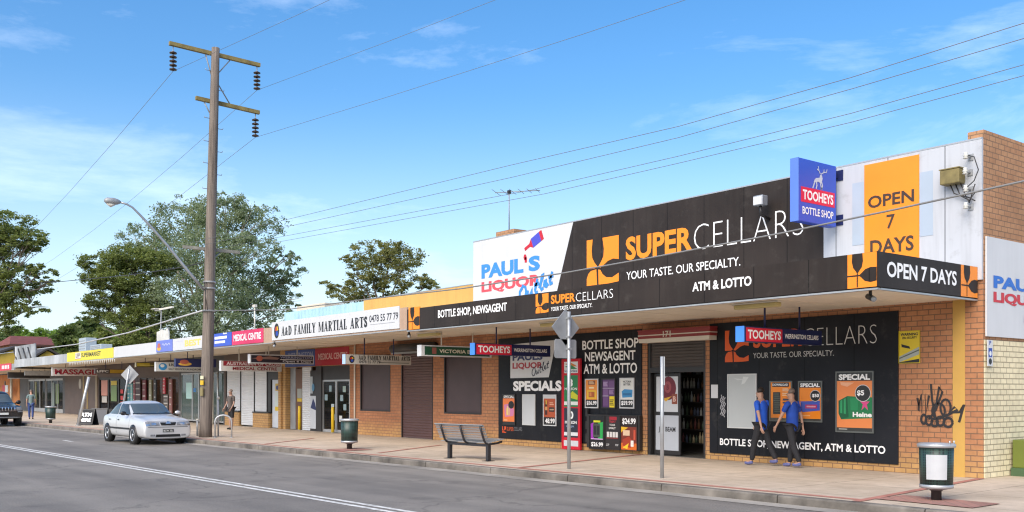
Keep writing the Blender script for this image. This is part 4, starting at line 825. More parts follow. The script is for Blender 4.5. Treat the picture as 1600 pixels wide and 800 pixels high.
# ------------------------------------------------------------------ posters
def fine(a, b, c, d, n, col): return [((a, b-(b-a)*.28*((i*7) % 3)/3, c+(d-c)*(i+.2)/n, c+(d-c)*(i+.75)/n), col) for i in range(n)]
def poster(label, Y, xl, xr, yt, yb, fr, bgc, patches=(), texts=(), ells=(), fw=.03, d=.03, cat='poster', name='poster', gloss=False):
    u0, u1 = wx(xl, Y), wx(xr, Y); v0, v1 = wz(xl, yb, Y), wz(xl, yt, Y); P = PF(Y); du, dv = u1-u0, v1-v0
    s = thing(name, label, cat, ((u0+u1)/2, Y, v0))
    mb = MB()
    mb.slab(P, u0, u1, v0, v0+fw, .002, d, fr); mb.slab(P, u0, u1, v1-fw, v1, .002, d, fr); mb.slab(P, u0, u0+fw, v0+fw, v1-fw, .002, d, fr); mb.slab(P, u1-fw, u1, v0+fw, v1-fw, .002, d, fr); part('frame', mb, s)
    mb = MB(); mb.slab(P, u0+fw, u1-fw, v0+fw, v1-fw, .002, d-.012, cm(bgc, .3) if isinstance(bgc, str) else bgc)
    x0, x1, y0, y1 = u0+fw, u1-fw, v0+fw, v1-fw; o = d-.0105
    for i, (pl, c) in enumerate(patches):
        q = R4(*pl) if len(pl) == 4 and not isinstance(pl[0], tuple) else pl
        mb.poly(P, [(x0+(x1-x0)*a, y0+(y1-y0)*b) for a, b in q], o+.0006*i, cm(c, .3))
    o2 = o+.0006*len(patches)
    for i, (a, b, ra, rb_, c) in enumerate(ells): mb.ell(P, x0+(x1-x0)*a, y0+(y1-y0)*b, (x1-x0)*ra, (y1-y0)*rb_, o2+.0006*i, cm(c, .3), 18)
    part('print', mb, s)
    if texts:
        mb = MB(); o3 = o2+.0006*len(ells)+.001
        for t, a, b, c, e, co, bd in texts: mb.text(t, P, x0+(x1-x0)*a, x0+(x1-x0)*b, y0+(y1-y0)*c, y0+(y1-y0)*e, o3, cm(co, .3), bd)
        part('lettering', mb, s)
    return s
fd = M_frame; fg_ = MT('grey poster frame', (.11, .12, .115), .4, var=.1); fl = MT('pale poster frame', (.55, .56, .56), .4, var=.05)
poster('large orange special poster with a green beer carton', Yk, 1306.5, 1366, 580.5, 675, fg_, '#e8894c',
  [((0, 1, .86, 1), '#2b2b2c'), ((0, 1, 0, .06), '#3a3a38'), ([(.05, .52), (.3, .60), (1, .58), (1, .23), (.12, .20), (.05, .30)], '#1c7a48'), ([(.05, .52), (.3, .60), (.34, .24), (.12, .20), (.05, .30)], '#145c38'), ([(.66, .51), (.74, .46), (.70, .36), (.79, .42), (.88, .36), (.85, .46), (.93, .51), (.83, .51), (.79, .58), (.76, .51)], '#d84a86'), ([(.10, .52), (.16, .54), (.16, .30), (.10, .31)], '#2f9a60'), ([(.20, .55), (.26, .565), (.26, .29), (.20, .30)], '#2f9a60'), ([(.38, .56), (.62, .57), (.60, .36), (.40, .36)], '#238a54'), ([(.1, .84), (.5, .83), (.3, .76), (.12, .79)], '#f0b088'), ((.06, .3, .025, .04), '#b8b8b0')],
  [('SPECIAL', .06, .94, .875, .975, '#f2f2f2', .045), ('$5', .58, .78, .60, .70, '#ffffff', .03), ('Heine', .46, .99, .245, .33, '#f4f4f0', .04)], [(.74, .65, .22, .145, '#d8d8d8'), (.74, .65, .205, .135, '#2b2b2c')])
poster('small orange special poster with a blue beer carton', Yk, 1248, 1285.5, 595.4, 659, fg_, '#f08a24',
  [((0, 1, .86, 1), '#2b2b2c'), ((0, 1, 0, .05), '#40403a'), ([(.05, .50), (.95, .52), (.95, .27), (.15, .22), (.07, .30)], '#4a5cb4'), ((.28, .82, .32, .42), '#b03060'), ([(.07, .46), (.14, .48), (.14, .26), (.08, .29)], '#38489a'), ((.34, .76, .35, .39), '#d89ab0'), ((.6, .9, .56, .57), '#a8a8a8'), ((.1, .5, .12, .14), '#f8c080')],
  [('SPECIAL', .05, .95, .875, .975, '#f2f2f2', .045), ('$50', .60, .92, .60, .70, '#ffffff', .03)], [(.74, .65, .24, .15, '#c8c8c8'), (.74, .65, .22, .135, '#2b2b2c')])
poster('orange app download poster on the black board', Yk, 1203.3, 1238.5, 595.4, 658, fg_, '#f08a24',
  [((.08, .90, .88, .99), '#2b2b2c'), ((0, 1, 0, .06), '#5a5448'), ((.12, .48, .16, .74), '#33342e'), ((.16, .44, .52, .53), '#c8c8b8'), ((.58, .96, .70, .72), '#f4d8b0'), ((.58, .96, .65, .67), '#f4d8b0'), ((.6, .96, .52, .57), '#40445a'), ((.6, .96, .44, .48), '#40445a'), ((.62, .94, .16, .36), '#c08a5a')]+fine(.19, .49, .2, .72, 9, '#54564c')+fine(.6, .94, .76, .84, 3, '#f4d8b0'),
  [('DOWNLOAD', .11, .87, .905, .965, '#f4f4f4', .03)])
poster('blank white poster panel on the wide black board', Yk, 1137.5, 1183, 584.5, 668.5, fl, '#b9bebf', [([(.55, .97), (.75, .96), (.6, .84), (.48, .82)], '#d4d8d8'), ([(.2, .94), (.66, .92), (.35, .90)], '#cdd1d1')])
poster('orange and pink special poster at the left of the board', Yk, 785.5, 805.8, 615.5, 663.5, fd, '#f08040', [((0, 1, .88, 1), '#1c1c1e'), ((0, 1, 0, .08), '#2a2a2c'), ([(.1, .66), (.6, .7), (.95, .5), (.9, .28), (.2, .24)], '#d880b0'), ((.3, .6, .3, .55), '#e8c060'), ((.36, .44, .32, .62), '#f0d890'), ((.48, .56, .32, .58), '#d8a0a8'), ((.1, .4, .12, .15), '#f8d0a0')], [('SPECIAL', .08, .98, .89, .98, '#f0f0f0', .03)], [(.72, .66, .24, .13, '#1c1c1e')])
poster('blank white poster panel between two drink posters', Yk, 817, 837, 616, 664, fl, '#c6cacd')
poster('white edged poster of a brown bottle with black price strip', Yk, 849.5, 870, 616.5, 665, M_signw, '#b8542e', [((0, 1, .90, 1), '#c8ccce'), ((.08, .3, .34, .8), '#4a2218'), ((.45, .9, .45, .6), '#30221e'), ((.12, .30, .5, .62), '#d8a060'), ((.16, .26, .7, .84), '#e0b040'), ((.5, .86, .68, .71), '#e8b090'), ((.5, .8, .74, .77), '#e8b090'), ((.5, .86, .5, .55), '#b89a80'), ((0, 1, 0, .26), '#1a1a1c')], [('48.99', .12, .94, .05, .22, '#f4f4f4', .03)])
poster('orange and yellow price poster under the white lettering', Yk, 915, 935.5, 592, 637.5, M_signw, '#e89038', [((.1, .9, .3, .62), '#e8b830'), ((.25, .75, .36, .56), '#b05a2a'), ((.2, .8, .82, .97), '#8a4a20')]+fine(.26, .74, .84, .95, 3, '#e8c8a0')+[((.3, .7, .68, .74), '#f4e0b0'), ((.32, .5, .4, .54), '#d88a4a'), ((0, 1, 0, .27), '#1a1a1c')], [('$56.99', .08, .94, .06, .23, '#f4f4f4', .03)])
poster('purple poster with a yellow corner under the white lettering', Yk, 941, 962.5, 591.5, 638, fd, '#5a3568', [((.05, .45, .72, .94), '#7a5488'), ((.52, .95, .72, .94), '#6e4a7e'), ((.05, .45, .44, .66), '#7a5488'), ((.52, .95, .44, .66), '#6a4478'), ((.05, .5, .06, .36), '#6a4478'), ((.58, 1, .0, .40), '#e8d020'), ((.02, .98, .68, .70), '#c8b8d0'), ((.02, .5, .40, .42), '#d8c8e0')]+fine(.08, .42, .76, .92, 4, '#b49ac0')+fine(.56, .92, .47, .64, 4, '#a88ab4')+fine(.62, .94, .06, .3, 4, '#6a5c20'))
poster('white price poster with a blue carton under the lettering', Yk, 969, 991.5, 590.5, 638, M_signw, '#dcdcd8', [([(.1, .56), (.3, .64), (.95, .62), (.92, .36), (.15, .34)], '#3a8ac0'), ((.2, .85, .42, .5), '#2a6a9a'), ((0, 1, 0, .27), '#1a1a1c')], [('VICTORIA', .2, .85, .87, .94, '#2a2a2c', .02), ('BITTER', .25, .8, .77, .84, '#2a2a2c', .02), ('$59.99', .06, .96, .06, .23, '#f4f4f4', .03)])
# lotto panel
Yl = YW-.10
s = poster('tall red lottery stand between the two black boards', Yl, 880.5, 909, 561.5, 701, cm('#c8142c'), '#c8142c',
  [((.06, .94, .02, .085), '#c8ccd2'), ((.08, .92, .855, .985), '#e4e6e8'), ((.08, .92, .47, .83), '#1f7a45'), ((.08, .92, .49, .53), '#e0e4e0'), ((.08, .92, .12, .455), '#262c3c'), ((.08, .92, .14, .18), '#d8dce0'), ([(.3, .58), (.9, .55), (.92, .60), (.6, .65)], '#c8c820'), ([(.12, .96), (.5, .975), (.9, .93), (.6, .93)], '#d88030'), ([(.12, .93), (.5, .95), (.9, .90), (.5, .90)], '#2a8a50')],
  [('lotteries', .12, .88, .865, .895, '#2a4a7a', .01), ('8', .34, .62, .70, .79, '#f0f4f0', .05), ('MILLION', .12, .88, .66, .69, '#f0f4f0', .02), ('0', .38, .66, .33, .42, '#f0f4f4', .04), ('MILLION', .14, .86, .275, .31, '#f0f4f4', .02), ('tonight', .2, .7, .23, .26, '#9ab0d0', .01)], fw=.04, d=.07, cat='stand', name='lottery_stand')
# poster case by the door: case and three posters
Yc = YW-.15
c0, c1 = wx(916.5, Yc), wx(999, Yc); cz0, cz1 = wz(916.5, 699, Yc), wz(916.5, 647, Yc)
s = thing('poster_case', 'black wall case holding three bright price posters by the entrance', 'display case', ((c0+c1)/2, Yc, cz0)); mb = MB(); mb.box(c0, c1, Yc, YW-.032, cz0, cz1, M_frame); part('cabinet', mb, s, bevel=.01)
mb = MB(); 
for z in (cz0+.15, cz0+.5, cz0+.85): mb.box(c0-.08, c0, Yc+.03, Yc+.1, z, z+.22, M_frame)
part('hinge', mb, s)
def cposter(label, xl, xr, bgc, patches, texts, ells=()): return poster(label, Yc, xl, xr, 648.5+(xl-921)*.009, 701+(xl-921)*.04, fd, bgc, patches, texts, ells, fw=.015, d=.02)
cposter('black poster with a purple and green drinks carton in case', 921, 944.3, '#1a1a1e', [([(.08, .75), (.3, .8), (.3, .3), (.1, .3)], '#a030b0'), ([(.6, .78), (.95, .82), (.92, .3), (.6, .3)], '#28a850'), ((.28, .76, .80, .86), '#d8d828'), ((.25, .75, .35, .76), '#48504a'), ((.3, .48, .42, .7), '#202428'), ((.52, .7, .42, .7), '#202428'), ((.1, .95, .28, .31), '#d0a0d8')], [('$26.99', .12, .96, .05, .2, '#f4f4f4', .03)])
cposter('dark poster with red heading and row of white cans', 945.3, 969.3, '#2a2628', [((.3, .8, .88, .98), '#a82030'), ((.12, .28, .36, .52), '#d8d4d0'), ((.32, .48, .36, .52), '#d8d4d0'), ((.52, .68, .36, .52), '#d8d4d0'), ((.72, .88, .36, .52), '#d8d4d0'), ((.1, .9, .32, .35), '#8a3030')], [('TREAT', .28, .74, .80, .86, '#c83040', .02), ('YOUR', .3, .7, .70, .76, '#e0dcd8', .02), ('SPIRIT', .26, .74, .60, .66, '#e0dcd8', .02), ('22P', .08, .3, .1, .16, '#c8c8c8', .01), ('70P', .7, .92, .1, .16, '#c8c8c8', .01)])
cposter('red and orange spirits poster with big price in case', 970.3, 996, '#2a1a18', [((0, 1, 0, .68), '#7a3020'), ([(0, .68), (.45, .66), (.1, .55), (0, .5)], '#e8b820'), ((.12, .55, .42, .58), '#e0c0a0'), ((0, 1, .0, .2), '#d86a20'), ([(.1, .3), (.5, .4), (.9, .2), (.6, .06), (.1, .12)], '#a83820'), ((.62, .8, .1, .28), '#f0e8e0'), ((.8, .92, .3, .6), '#c85038'), ([(.1, .06), (.5, .2), (.4, .02)], '#f0c830')], [('$24.99', .08, .94, .74, .94, '#f8f8f8', .03)])
# warning sign, small wall notices, side wall sign
Yw2 = YW
poster('yellow security warning sign on the corner brickwork', Yw2, 1404.8, 1438, 517.5, 568, cm('#c8b020'), '#e0c61e', [([(0, 0), (1, 0), (1, .12), (0, 0.02)], '#1c1c1c'), ([(0, .02), (1, .26), (1, .50), (0, .2)], '#a8b0a8'), ([(.1, .60), (.5, .52), (.55, .44), (.12, .5)], '#1a1a1a'), ([(.0, .12), (1, .38), (1, .42), (0, .16)], '#5a605a')], [('WARNING', .06, .92, .86, .95, '#1a1a1a', .03), ('24hr SECURITY', .14, .88, .76, .83, '#1a1a1a', .02)], fw=.012, d=.02, cat='sign', name='warning_sign')
Xz = XW+.012
s = thing('wall_sign', 'large white sign with blue and red lettering on side wall', 'sign', (Xz, YW+1.6, 2.7)); ys0 = YW+.06
zl0, zl1 = sz(1541, 525.5, Xz), sz(1541, 369.5, Xz)
mb = MB(); mb.box(Xz, Xz+.03, ys0, ys0+3.6, zl0, zl1, M_signw); part('panel', mb, s)
Pz = PX(Xz+.03); yy0 = sx(1549.5, Xz); yy1 = yy0+2.35
mb = MB(); mb.text("PAUL'S", Pz, yy0, yy1, sz(1549.5, 450, Xz), sz(1549.5, 429.5, Xz), .006, cm('#2f6fc8'), .05); part('lettering', mb, s, 'blue block lettering'); mb = MB(); mb.text('LIQUOR', Pz, yy0, yy1, sz(1549.5, 475, Xz), sz(1549.5, 455.5, Xz), .006, cm('#c8303c'), .05); part('lettering', mb, s, 'red block lettering')
mb = MB(); yo = sx(1597, Xz); script(mb, Pz, yo, yo+1.3, sz(1597, 510, Xz), sz(1597, 470, Xz), .012, cm('#2f6fc8'), .06); part('lettering', mb, s, 'blue brush lettering')
Pq = PX(XW+.012); q0, q1 = YW+.05, YW+.25
s = thing('parking_sign', 'narrow white disabled parking sign on the wall corner', 'sign', (XW, YW+.1, 2.1)); za, zb_ = sz(1537, 572, Xz), sz(1537, 531, Xz)
mb = MB(); mb.slab(PX(Xz+.04), q0, q1, za, zb_, 0, .012, M_signw); part('panel', mb, s); mb = MB(); Pq = PX(Xz+.052); mb.rect(Pq, q0+.03, q1-.03, za+.17, za+.34, .002, cm('#2848a0')); mb.ell(Pq, (q0+q1)/2, za+.09, .06, .06, .002, cm('#202020'), 14); mb.ell(Pq, (q0+q1)/2, za+.24, .045, .05, .004, cm('#e0e4ea'), 14); part('print', mb, s); mb = MB(); mb.text('P', Pq, q0+.06, q0+.13, za+.4, za+.48, .003, cm('#2848a0'), .02); part('lettering', mb, s)
# graffiti on the pier
mb = MB(); P = PF(YW); gk = MT('black spray paint', (.02, .018, .02), .6, var=0)
def loop(pts, wd): mb.stroke(P, [(wx(x, YW), wz(x, y, YW)) for x, y in pts], wd, .014, gk)
def curl(cx, cy, rx, ry, n=16, a0=0, turns=1.): return [(cx+rx*math.cos(a0+2*math.pi*turns*i/n), cy+ry*math.sin(a0+2*math.pi*turns*i/n)) for i in range(n+1)]
loop([(1434, 622), (1436, 642), (1440, 616), (1440, 646), (1446, 616), (1447, 648), (1452, 618)], .05)
loop([(1455, 600), (1457, 625), (1462, 652)], .043); loop([(1462, 640), (1468, 604), (1473, 612), (1463, 640), (1452, 655)], .043)
loop(curl(1467, 642, 10, 12), .043); loop(curl(1478, 637, 8, 13), .043); loop([(1460, 655), (1482, 648), (1497, 640), (1492, 636), (1484, 645), (1500, 644), (1507, 632), (1499, 660)], .05)
for cx, cy, rx, ry in ((1444, 655, 4, 7), (1452, 657, 5, 7), (1461, 660, 5, 6), (1470, 658, 6, 7), (1482, 660, 7, 7)): loop(curl(cx, cy, rx, ry), .05)
solo('graffiti', mb, 'black spray paint scrawl on the corner pier brickwork', 'graffiti', (wx(1465, YW), YW, 1.2))

mb = MB(); bw = MT('bunting white', (.6, .58, .52), .7)
for i in range(26):
    xx = wx(108, YF-.05)+i*(wx(182, YF-.05)-wx(108, YF-.05))/26; mb.add([(xx, YF-.05, 3.30), (xx+.14, YF-.05, 3.30), (xx+.07, YF-.05, 3.13), (xx, YF-.062, 3.30), (xx+.14, YF-.062, 3.30), (xx+.07, YF-.062, 3.13)], [(0, 1, 2), (5, 4, 3), (0, 3, 4, 1), (1, 4, 5, 2), (2, 5, 3, 0)], bw)
mb.box(wx(108, YF-.05), wx(182, YF-.05), YF-.058, YF-.054, 3.298, 3.308, bw); solo('bunting', mb, 'row of small pale pennants under the yellow supermarket board', 'bunting', (wx(140, YF), YF-.05, 3.2))
# ------------------------------------------------------------------ fittings on the corner shop
lampm = MT('yellowed lamp cover', (.55, .46, .20), .5, var=.15)
def soffit_lamp(px, py, label, ln=1.1):
    X, Y = None, None
    d = ray(px, py); t = (SOF-CAM_H)/d[2]; X, Y = d[0]*t, d[1]*t
    s = thing('soffit_light', label, 'light fitting', (X, Y, SOF), group='light fittings under the awning')
    mb = MB(); mb.box(X-ln/2, X+ln/2, Y-.09, Y+.09, SOF-.035, SOF-.008, M_cwhite); part('base', mb, s)
    mb = MB(); mb.box(X-ln/2+.03, X+ln/2-.03, Y-.08, Y+.08, SOF-.12, SOF-.035, lampm); part('diffuser', mb, s, bevel=.02)
for a in ((1183, 472, 'yellowed strip light under the awning right of the entrance'), (670, 519, 'yellowed strip light under awning beside the first camera'), (868, 502, 'yellowed strip light under the awning behind the tall signpost')): soffit_lamp(*a)
def camera_dome(px, py, label):
    d = ray(px, py); t = (SOF-.0-CAM_H)/d[2]; X, Y = d[0]*t, d[1]*t
    s = thing('security_camera', label, 'camera', (X, Y, SOF), group='security cameras under the awning')
    mb = MB(); mb.tube([(X, Y, SOF), (X, Y, SOF-.1)], .03, M_frame); part('mount', mb, s)
    mb = MB(); mb.tube([(X-.08, Y+.05, SOF-.1), (X+.1, Y-.06, SOF-.17)], .05, M_frame, 10); mb.sphere((X+.1, Y-.06, SOF-.17), .05, M_grey, 6); part('camera_body', mb, s)
for a in ((1360, 453, 'small black camera under the awning near its corner'), (639, 517, 'small black camera under awning below the left emblem'), (429, 533.5, 'small black camera under the left end of martial arts sign')): camera_dome(*a)
Yp = YW-.052; X_, Z_ = wx(1189, Yp-.3), wz(1189, 315, Yp-.3)
s = thing('floodlight', 'grey floodlight on a bracket over the thin white lettering', 'floodlight', (X_, Yp, Z_))
mb = MB(); mb.box(X_-.13, X_+.13, Yp-.42, Yp-.22, Z_-.10, Z_+.13, M_metal); part('housing', mb, s, bevel=.02); mb = MB(); mb.tube([(X_, Yp-.32, Z_-.1), (X_, Yp-.3, Z_-.3), (X_, Yp, Z_-.36)], .035, M_frame); part('bracket', mb, s)
mb = MB(); mb.box(X_-.11, X_+.11, Yp-.435, Yp-.421, Z_-.08, Z_+.10, M_signw); part('lens', mb, s)
X_, Z_ = wx(1485, YW-.25), wz(1485, 277, YW-.25)
s = thing('meter_box', 'weathered olive electrical box on the white parapet', 'electrical box', (X_, YW, Z_)); mb = MB(); om = MT('olive brown metal', (.20, .16, .06), .6, var=.25, vs=6); mb.box(X_-.19, X_+.19, YW-.3, YW-.05, Z_-.13, Z_+.15, om); part('body', mb, s, bevel=.02); mb = MB(); mb.box(X_-.2, X_+.2, YW-.31, YW-.05, Z_+.15, Z_+.17, om); part('lid', mb, s)
mb = MB()
for i in range(3): mb.tube([(X_-.05+.1*i, YW-.15, Z_-.13), (X_+.02+.12*i, YW-.15, Z_-.30-.06*i), (X_+.3, YW-.12, Z_-.42-.05*i), (X_+.42, YW-.14, Z_-.5+.16*i)], .012, M_frame, 6)
part('cable', mb, s)
ins = []
ceram = MT('white porcelain', (.55, .55, .52), .3, var=.1)
for i, (px, py, lb) in enumerate(((1511, 244, 'uppermost'), (1510, 268, 'second highest'), (1511, 295, 'third highest'), (1511, 322, 'lowest'))):
    X_, Z_ = wx(px, YW-.2), wz(px, py, YW-.2); s = thing('wall_insulator', f'{lb} of four insulators beside the olive electrical box', 'insulator', (X_, YW, Z_), group='wall insulators on the white parapet')
    mb = MB(); mb.tube([(X_, YW-.05, Z_), (X_, YW-.25, Z_)], .02, M_grey); mb.box(X_-.05, X_+.05, YW-.07, YW-.045, Z_-.06, Z_+.06, M_grey); part('bracket', mb, s); mb = MB(); mb.lathe((X_, YW-.25, Z_-.06), [(.03, 0), (.055, .01), (.03, .04), (.055, .06), (.03, .09), (.04, .12)], ceram, 10); part('porcelain', mb, s); ins.append((X_, YW-.25, Z_))
wm = MT('wire black', (.03, .03, .032), .6, var=0); wg = MT('wire grey', (.16, .165, .17), .6, var=0)
mb = MB(); a, b = ins[0], ins[2]; mb.tube([(a[0], a[1], a[2]+.02), (a[0]+.16, a[1], a[2]-.05), (a[0]+.24, a[1], (a[2]+b[2])/2), (a[0]+.16, a[1], b[2]+.12), (b[0], b[1], b[2])], .011, wm, 6); solo('loop_cable', mb, 'black loop cable bowed between the parapet insulators', 'cable', a)
def wire(name, label, pts, r, m, group=None, cat='wire'):
    mb = MB(); mb.tube(pts, r, m, 6); return solo(name, mb, label, cat, pts[0], group)
for i, (p, ey) in enumerate(zip(ins, (249, 275, 302, 329))):
    d = ray(1640, ey+2); t = 21.0; wire('service_wire', ('uppermost', 'second highest', 'third highest', 'lowest')[i]+' thin wire from parapet insulators across the corner brickwork', [p, (p[0]+(d[0]*t-p[0])*.5, p[1]+(d[1]*t-p[1])*.5, (p[2]+CAM_H+d[2]*t)/2-.05), (d[0]*t, d[1]*t, CAM_H+d[2]*t), (d[0]*t+14, d[1]*t-2, CAM_H+d[2]*t+1.0)], .012, wm, 'service wires across the corner')
# chimney, antenna, roof boxes
Yr = YW+4.0
X_, z0_ = wx(785, Yr), wz(785, 361, Yr); x0_, x1_ = wx(775, Yr), wx(803, Yr)
s = thing('chimney', 'low brown brick chimney behind the white parapet sign', 'chimney', (X_, Yr, 4.4)); mb = MB(); mb.box(x0_+.04, x1_-.04, Yr+.05, Yr+.55, 4.40, z0_-.16, M_brickS); part('stack', mb, s); mb = MB(); mb.box(x0_, x1_, Yr, Yr+.6, z0_-.16, z0_, M_brickS); part('cap', mb, s)
Ya = Yr+.3; X_ = wx(795.5, Ya); zt_ = wz(795.5, 300, Ya)
s = thing('roof_antenna', 'thin television antenna standing on the brick chimney', 'antenna', (X_, Ya, z0_)); mb = MB(); mb.tube([(X_, Ya, z0_-.0), (X_, Ya, zt_+.05)], .022, M_grey); part('mast', mb, s)
mb = MB(); bx = Vector((.80, .6, 0)); br_ = Vector((-.6, .8, 0)); c_ = Vector((X_, Ya, zt_))
mb.tube([c_-bx*.55, c_+bx*1.2], .016, M_grey); 
for q in range(6):
    p = c_+bx*(-.5+.32*q); h = .62-.05*q; mb.tube([p-br_*h, p+br_*h], .010, M_grey, 5)
mb.box(X_-.06, X_+.06, Ya-.05, Ya+.05, zt_-.06, zt_+.06, M_frame); part('elements', mb, s)
def roofbox(name, label, px0, px1, yt, yb, Y, m, cat, dep=.7):
    x0_, x1_ = wx(px0, Y), wx(px1, Y); z1_, z0_ = wz(px0, yt, Y), wz(px0, yb, Y); s = thing(name, label, cat, ((x0_+x1_)/2, Y, z0_))
    mb = MB(); mb.box(x0_, x1_, Y, Y+dep, z0_, z1_, m); part('casing', mb, s, bevel=.03); mb = MB(); 
    for i in range(5): zz = z0_+(z1_-z0_)*(i+.7)/6; mb.box(x0_+.1, x1_-.1, Y-.012, Y+.002, zz, zz+.05, M_grey)
    part('grille', mb, s); return s
roofbox('air_conditioner', 'tall pale air conditioner box above the yellow supermarket board', 123, 133.5, 529, 553, YF+2.5, cm('#a8b4bc'), 'air conditioner')
roofbox('air_conditioner', 'low pale air conditioner box right of the tall box', 141, 157.5, 539.5, 553, YF+2.5, cm('#a8b4bc'), 'air conditioner')
# torn white board on the awning, signal antenna
s = thing('roof_sign', 'torn blank white board standing on the awning above lilac board', 'sign', (wx(256, YF+.4), YF+.4, 3.9)); P = PF(YF+.4); mb = MB(); q = lambda x, y: (wx(x, YF+.4), wz(x, y, YF+.4))
mb.prism(P, [q(246.5, 540), q(265, 538), q(265, 519), q(262, 513), q(260, 517), q(254, 514.5), q(251, 517), q(246.5, 519)], 0, .05, MT('dirty white board', (.58, .57, .53), .7, var=.25, vs=2)); part('panel', mb, s); mb = MB(); mb.box(q(250, 530)[0], q(250, 530)[0]+.06, YF+.4, YF+.46, 3.72, 4.6, M_grey); mb.box(q(262, 530)[0], q(262, 530)[0]+.06, YF+.4, YF+.46, 3.72, 4.6, M_grey); part('post', mb, s)
Ya = YW+2; X_ = wx(252, Ya); s = thing('roof_antenna', 'flat headed antenna on a short mast above the torn board', 'antenna', (X_, Ya, 4.1)); zt_ = wz(252, 484, Ya); mb = MB(); mb.tube([(X_-.2, Ya, 4.02), (X_, Ya, zt_)], .035, M_grey); part('mast', mb, s); mb = MB(); mb.box(wx(243, Ya), wx(270, Ya), Ya-.06, Ya+.06, zt_-.02, zt_+.08, M_cwhite); mb.box(wx(243, Ya), wx(250, Ya), Ya-.3, Ya+.3, zt_+.08, zt_+.11, M_cwhite); part('elements', mb, s)
Ya = YF+.7; X_ = wx(398, Ya); s = thing('roof_pole', 'thin white pole standing on the awning above the pink board', 'pole', (X_, Ya, 3.78)); mb = MB(); mb.tube([(X_, Ya, 3.78), (X_, Ya, wz(398, 478, Ya))], .03, M_cwhite); part('shaft', mb, s); mb = MB(); mb.box(X_-.12, X_+.12, Ya-.05, Ya+.05, wz(398, 480, Ya), wz(398, 476, Ya), M_cwhite); part('cap', mb, s)
# billboard frame at the far left on the awning
Yb_ = YF+.5; s = thing('roof_sign', 'grey patched billboard propped on the far left awning', 'billboard', (wx(40, Yb_), Yb_, 3.9)); x0_, x1_ = wx(24.5, Yb_), wx(55, Yb_); z0_, z1_ = wz(40, 561, Yb_), wz(40, 539, Yb_)
mb = MB(); mb.box(x0_, x1_, Yb_, Yb_+.06, z0_, z1_, MT('patched grey board', (.25, .265, .28), .6, var=.6, vs=.9)); part('panel', mb, s); mb = MB()
for i in range(4): 
    xx = x0_+(x1_-x0_)*(i+.3)/4; mb.tube([(xx, Yb_-.03, z0_), (xx-1.0, Yb_-.02, z1_-.2)], .06, M_frame, 6)
mb.box(x0_, x0_+.25, Yb_-.05, Yb_, z0_-.3, z1_, M_signw); part('prop', mb, s)
# ------------------------------------------------------------------ street furniture
bin_green = NT('bin green mesh')
def _bin():
    k = bin_green; vo = k.n('ShaderNodeTexVoronoi'); vo.inputs['Randomness'].default_value = 0; vo.inputs['Scale'].default_value = 26; k.l(k.tc.outputs['Object'], vo.inputs['Vector'])
    k.l(k.mix(k.ramp(vo.outputs['Distance'], .36, .42), (.008, .012, .011), (.026, .058, .048)), k.b.inputs['Base Color']); k.b.inputs['Roughness'].default_value = .4; return k.m
M_bin = _bin(); M_bing = MT('bin green paint', (.022, .075, .055), .4, var=.15, vs=5)
def make_bin(label):
    t = thing('litter_bin', label, 'litter bin', group='green litter bins on short posts', local=True)
    mb = MB(); mb.lathe((0, 0, 0), [(.232, .22), (.246, .82), (.225, .82), (.21, .28)], M_bin, 28); part('body', mb, t)
    mb = MB(); mb.lathe((0, 0, .82), [(.24, -.02), (.27, -.015), (.275, .03), (.25, .045), (.20, .03), (.19, -.02)], M_alu, 28); part('rim', mb, t)
    mb = MB(); mb.lathe((0, 0, .16), [(.10, 0), (.20, .03), (.240, .035), (.240, .085), (.22, .09)], M_alu, 28); part('base', mb, t)
    mb = MB(); mb.tube([(0, 0, -.02), (0, 0, .14), (0, 0, .18)], [.075, .075, .12], M_frame, 14); part('post', mb, t)
    return t
b0 = make_bin('green litter bin with white placard on red pavers at the corner')
copy1 = clone(b0, (*gp(546, 702), 0), 'green litter bin with pale rim before the shuttered brick wall')
copy2 = clone(b0, (*gp(79, 661), 0), 'small distant green litter bin beside the black vehicle and leaning pole')
b0.location = (*gp(1463, 782), 0)
ang = math.atan2(-b0.location.y, -b0.location.x)+.02
mb = MB(); n = 8; pl = MT('white placard', (.46, .47, .49), .5, var=.05, vs=6)
for i in range(n):
    a0_, a1_ = ang-.62+1.24*i/n, ang-.62+1.24*(i+1)/n
    rr = lambda z: .232+.014*(z-.22)/.60+.006
    mb.add([(rr(z)*math.cos(a), rr(z)*math.sin(a), z) for a, z in ((a0_, .33), (a1_, .33), (a1_, .70), (a0_, .70))], [(0, 1, 2, 3)], pl)
part('placard', mb, b0)
mb = MB()
for q in (.8, 1.3): mb.lathe((.25*math.cos(ang+q), .25*math.sin(ang+q), .86), [(.012, 0), (.012, .05)], M_alu, 8)
part('rim_peg', mb, b0)
# bench
bl_ = (gp(703, 716), gp(763, 720.5)); bd = Vector((bl_[1][0]-bl_[0][0], bl_[1][1]-bl_[0][1])); L_ = bd.length
t = thing('park_bench', 'slatted aluminium bench on black frame with its back to the road', 'bench', (*bl_[0], 0), math.atan2(bd.y, bd.x), local=True)
M_bk = MT('black powder coat', (.02, .02, .024), .45, var=.1); M_sl = MT('bench aluminium', (.36, .37, .38), .38, metal=.5, var=.06, vs=3)
xs_ = (-.02, L_/2, L_+.02)
for x in (0, L_):
    mb = MB(); mb.box(x-.04, x+.04, -.05, .05, .012, .42, M_bk); mb.box(x-.10, x+.10, -.12, .12, 0, .012, M_bk); part('leg', mb, t, bevel=.006)
mb = MB(); mb.box(.04, L_-.04, -.035, .035, .34, .40, M_bk); part('rail', mb, t)
prof = [(-.26, .86), (-.20, .70), (-.12, .50), (-.06, .44), (.02, .415), (.25, .44), (.42, .47)]
mb = MB()
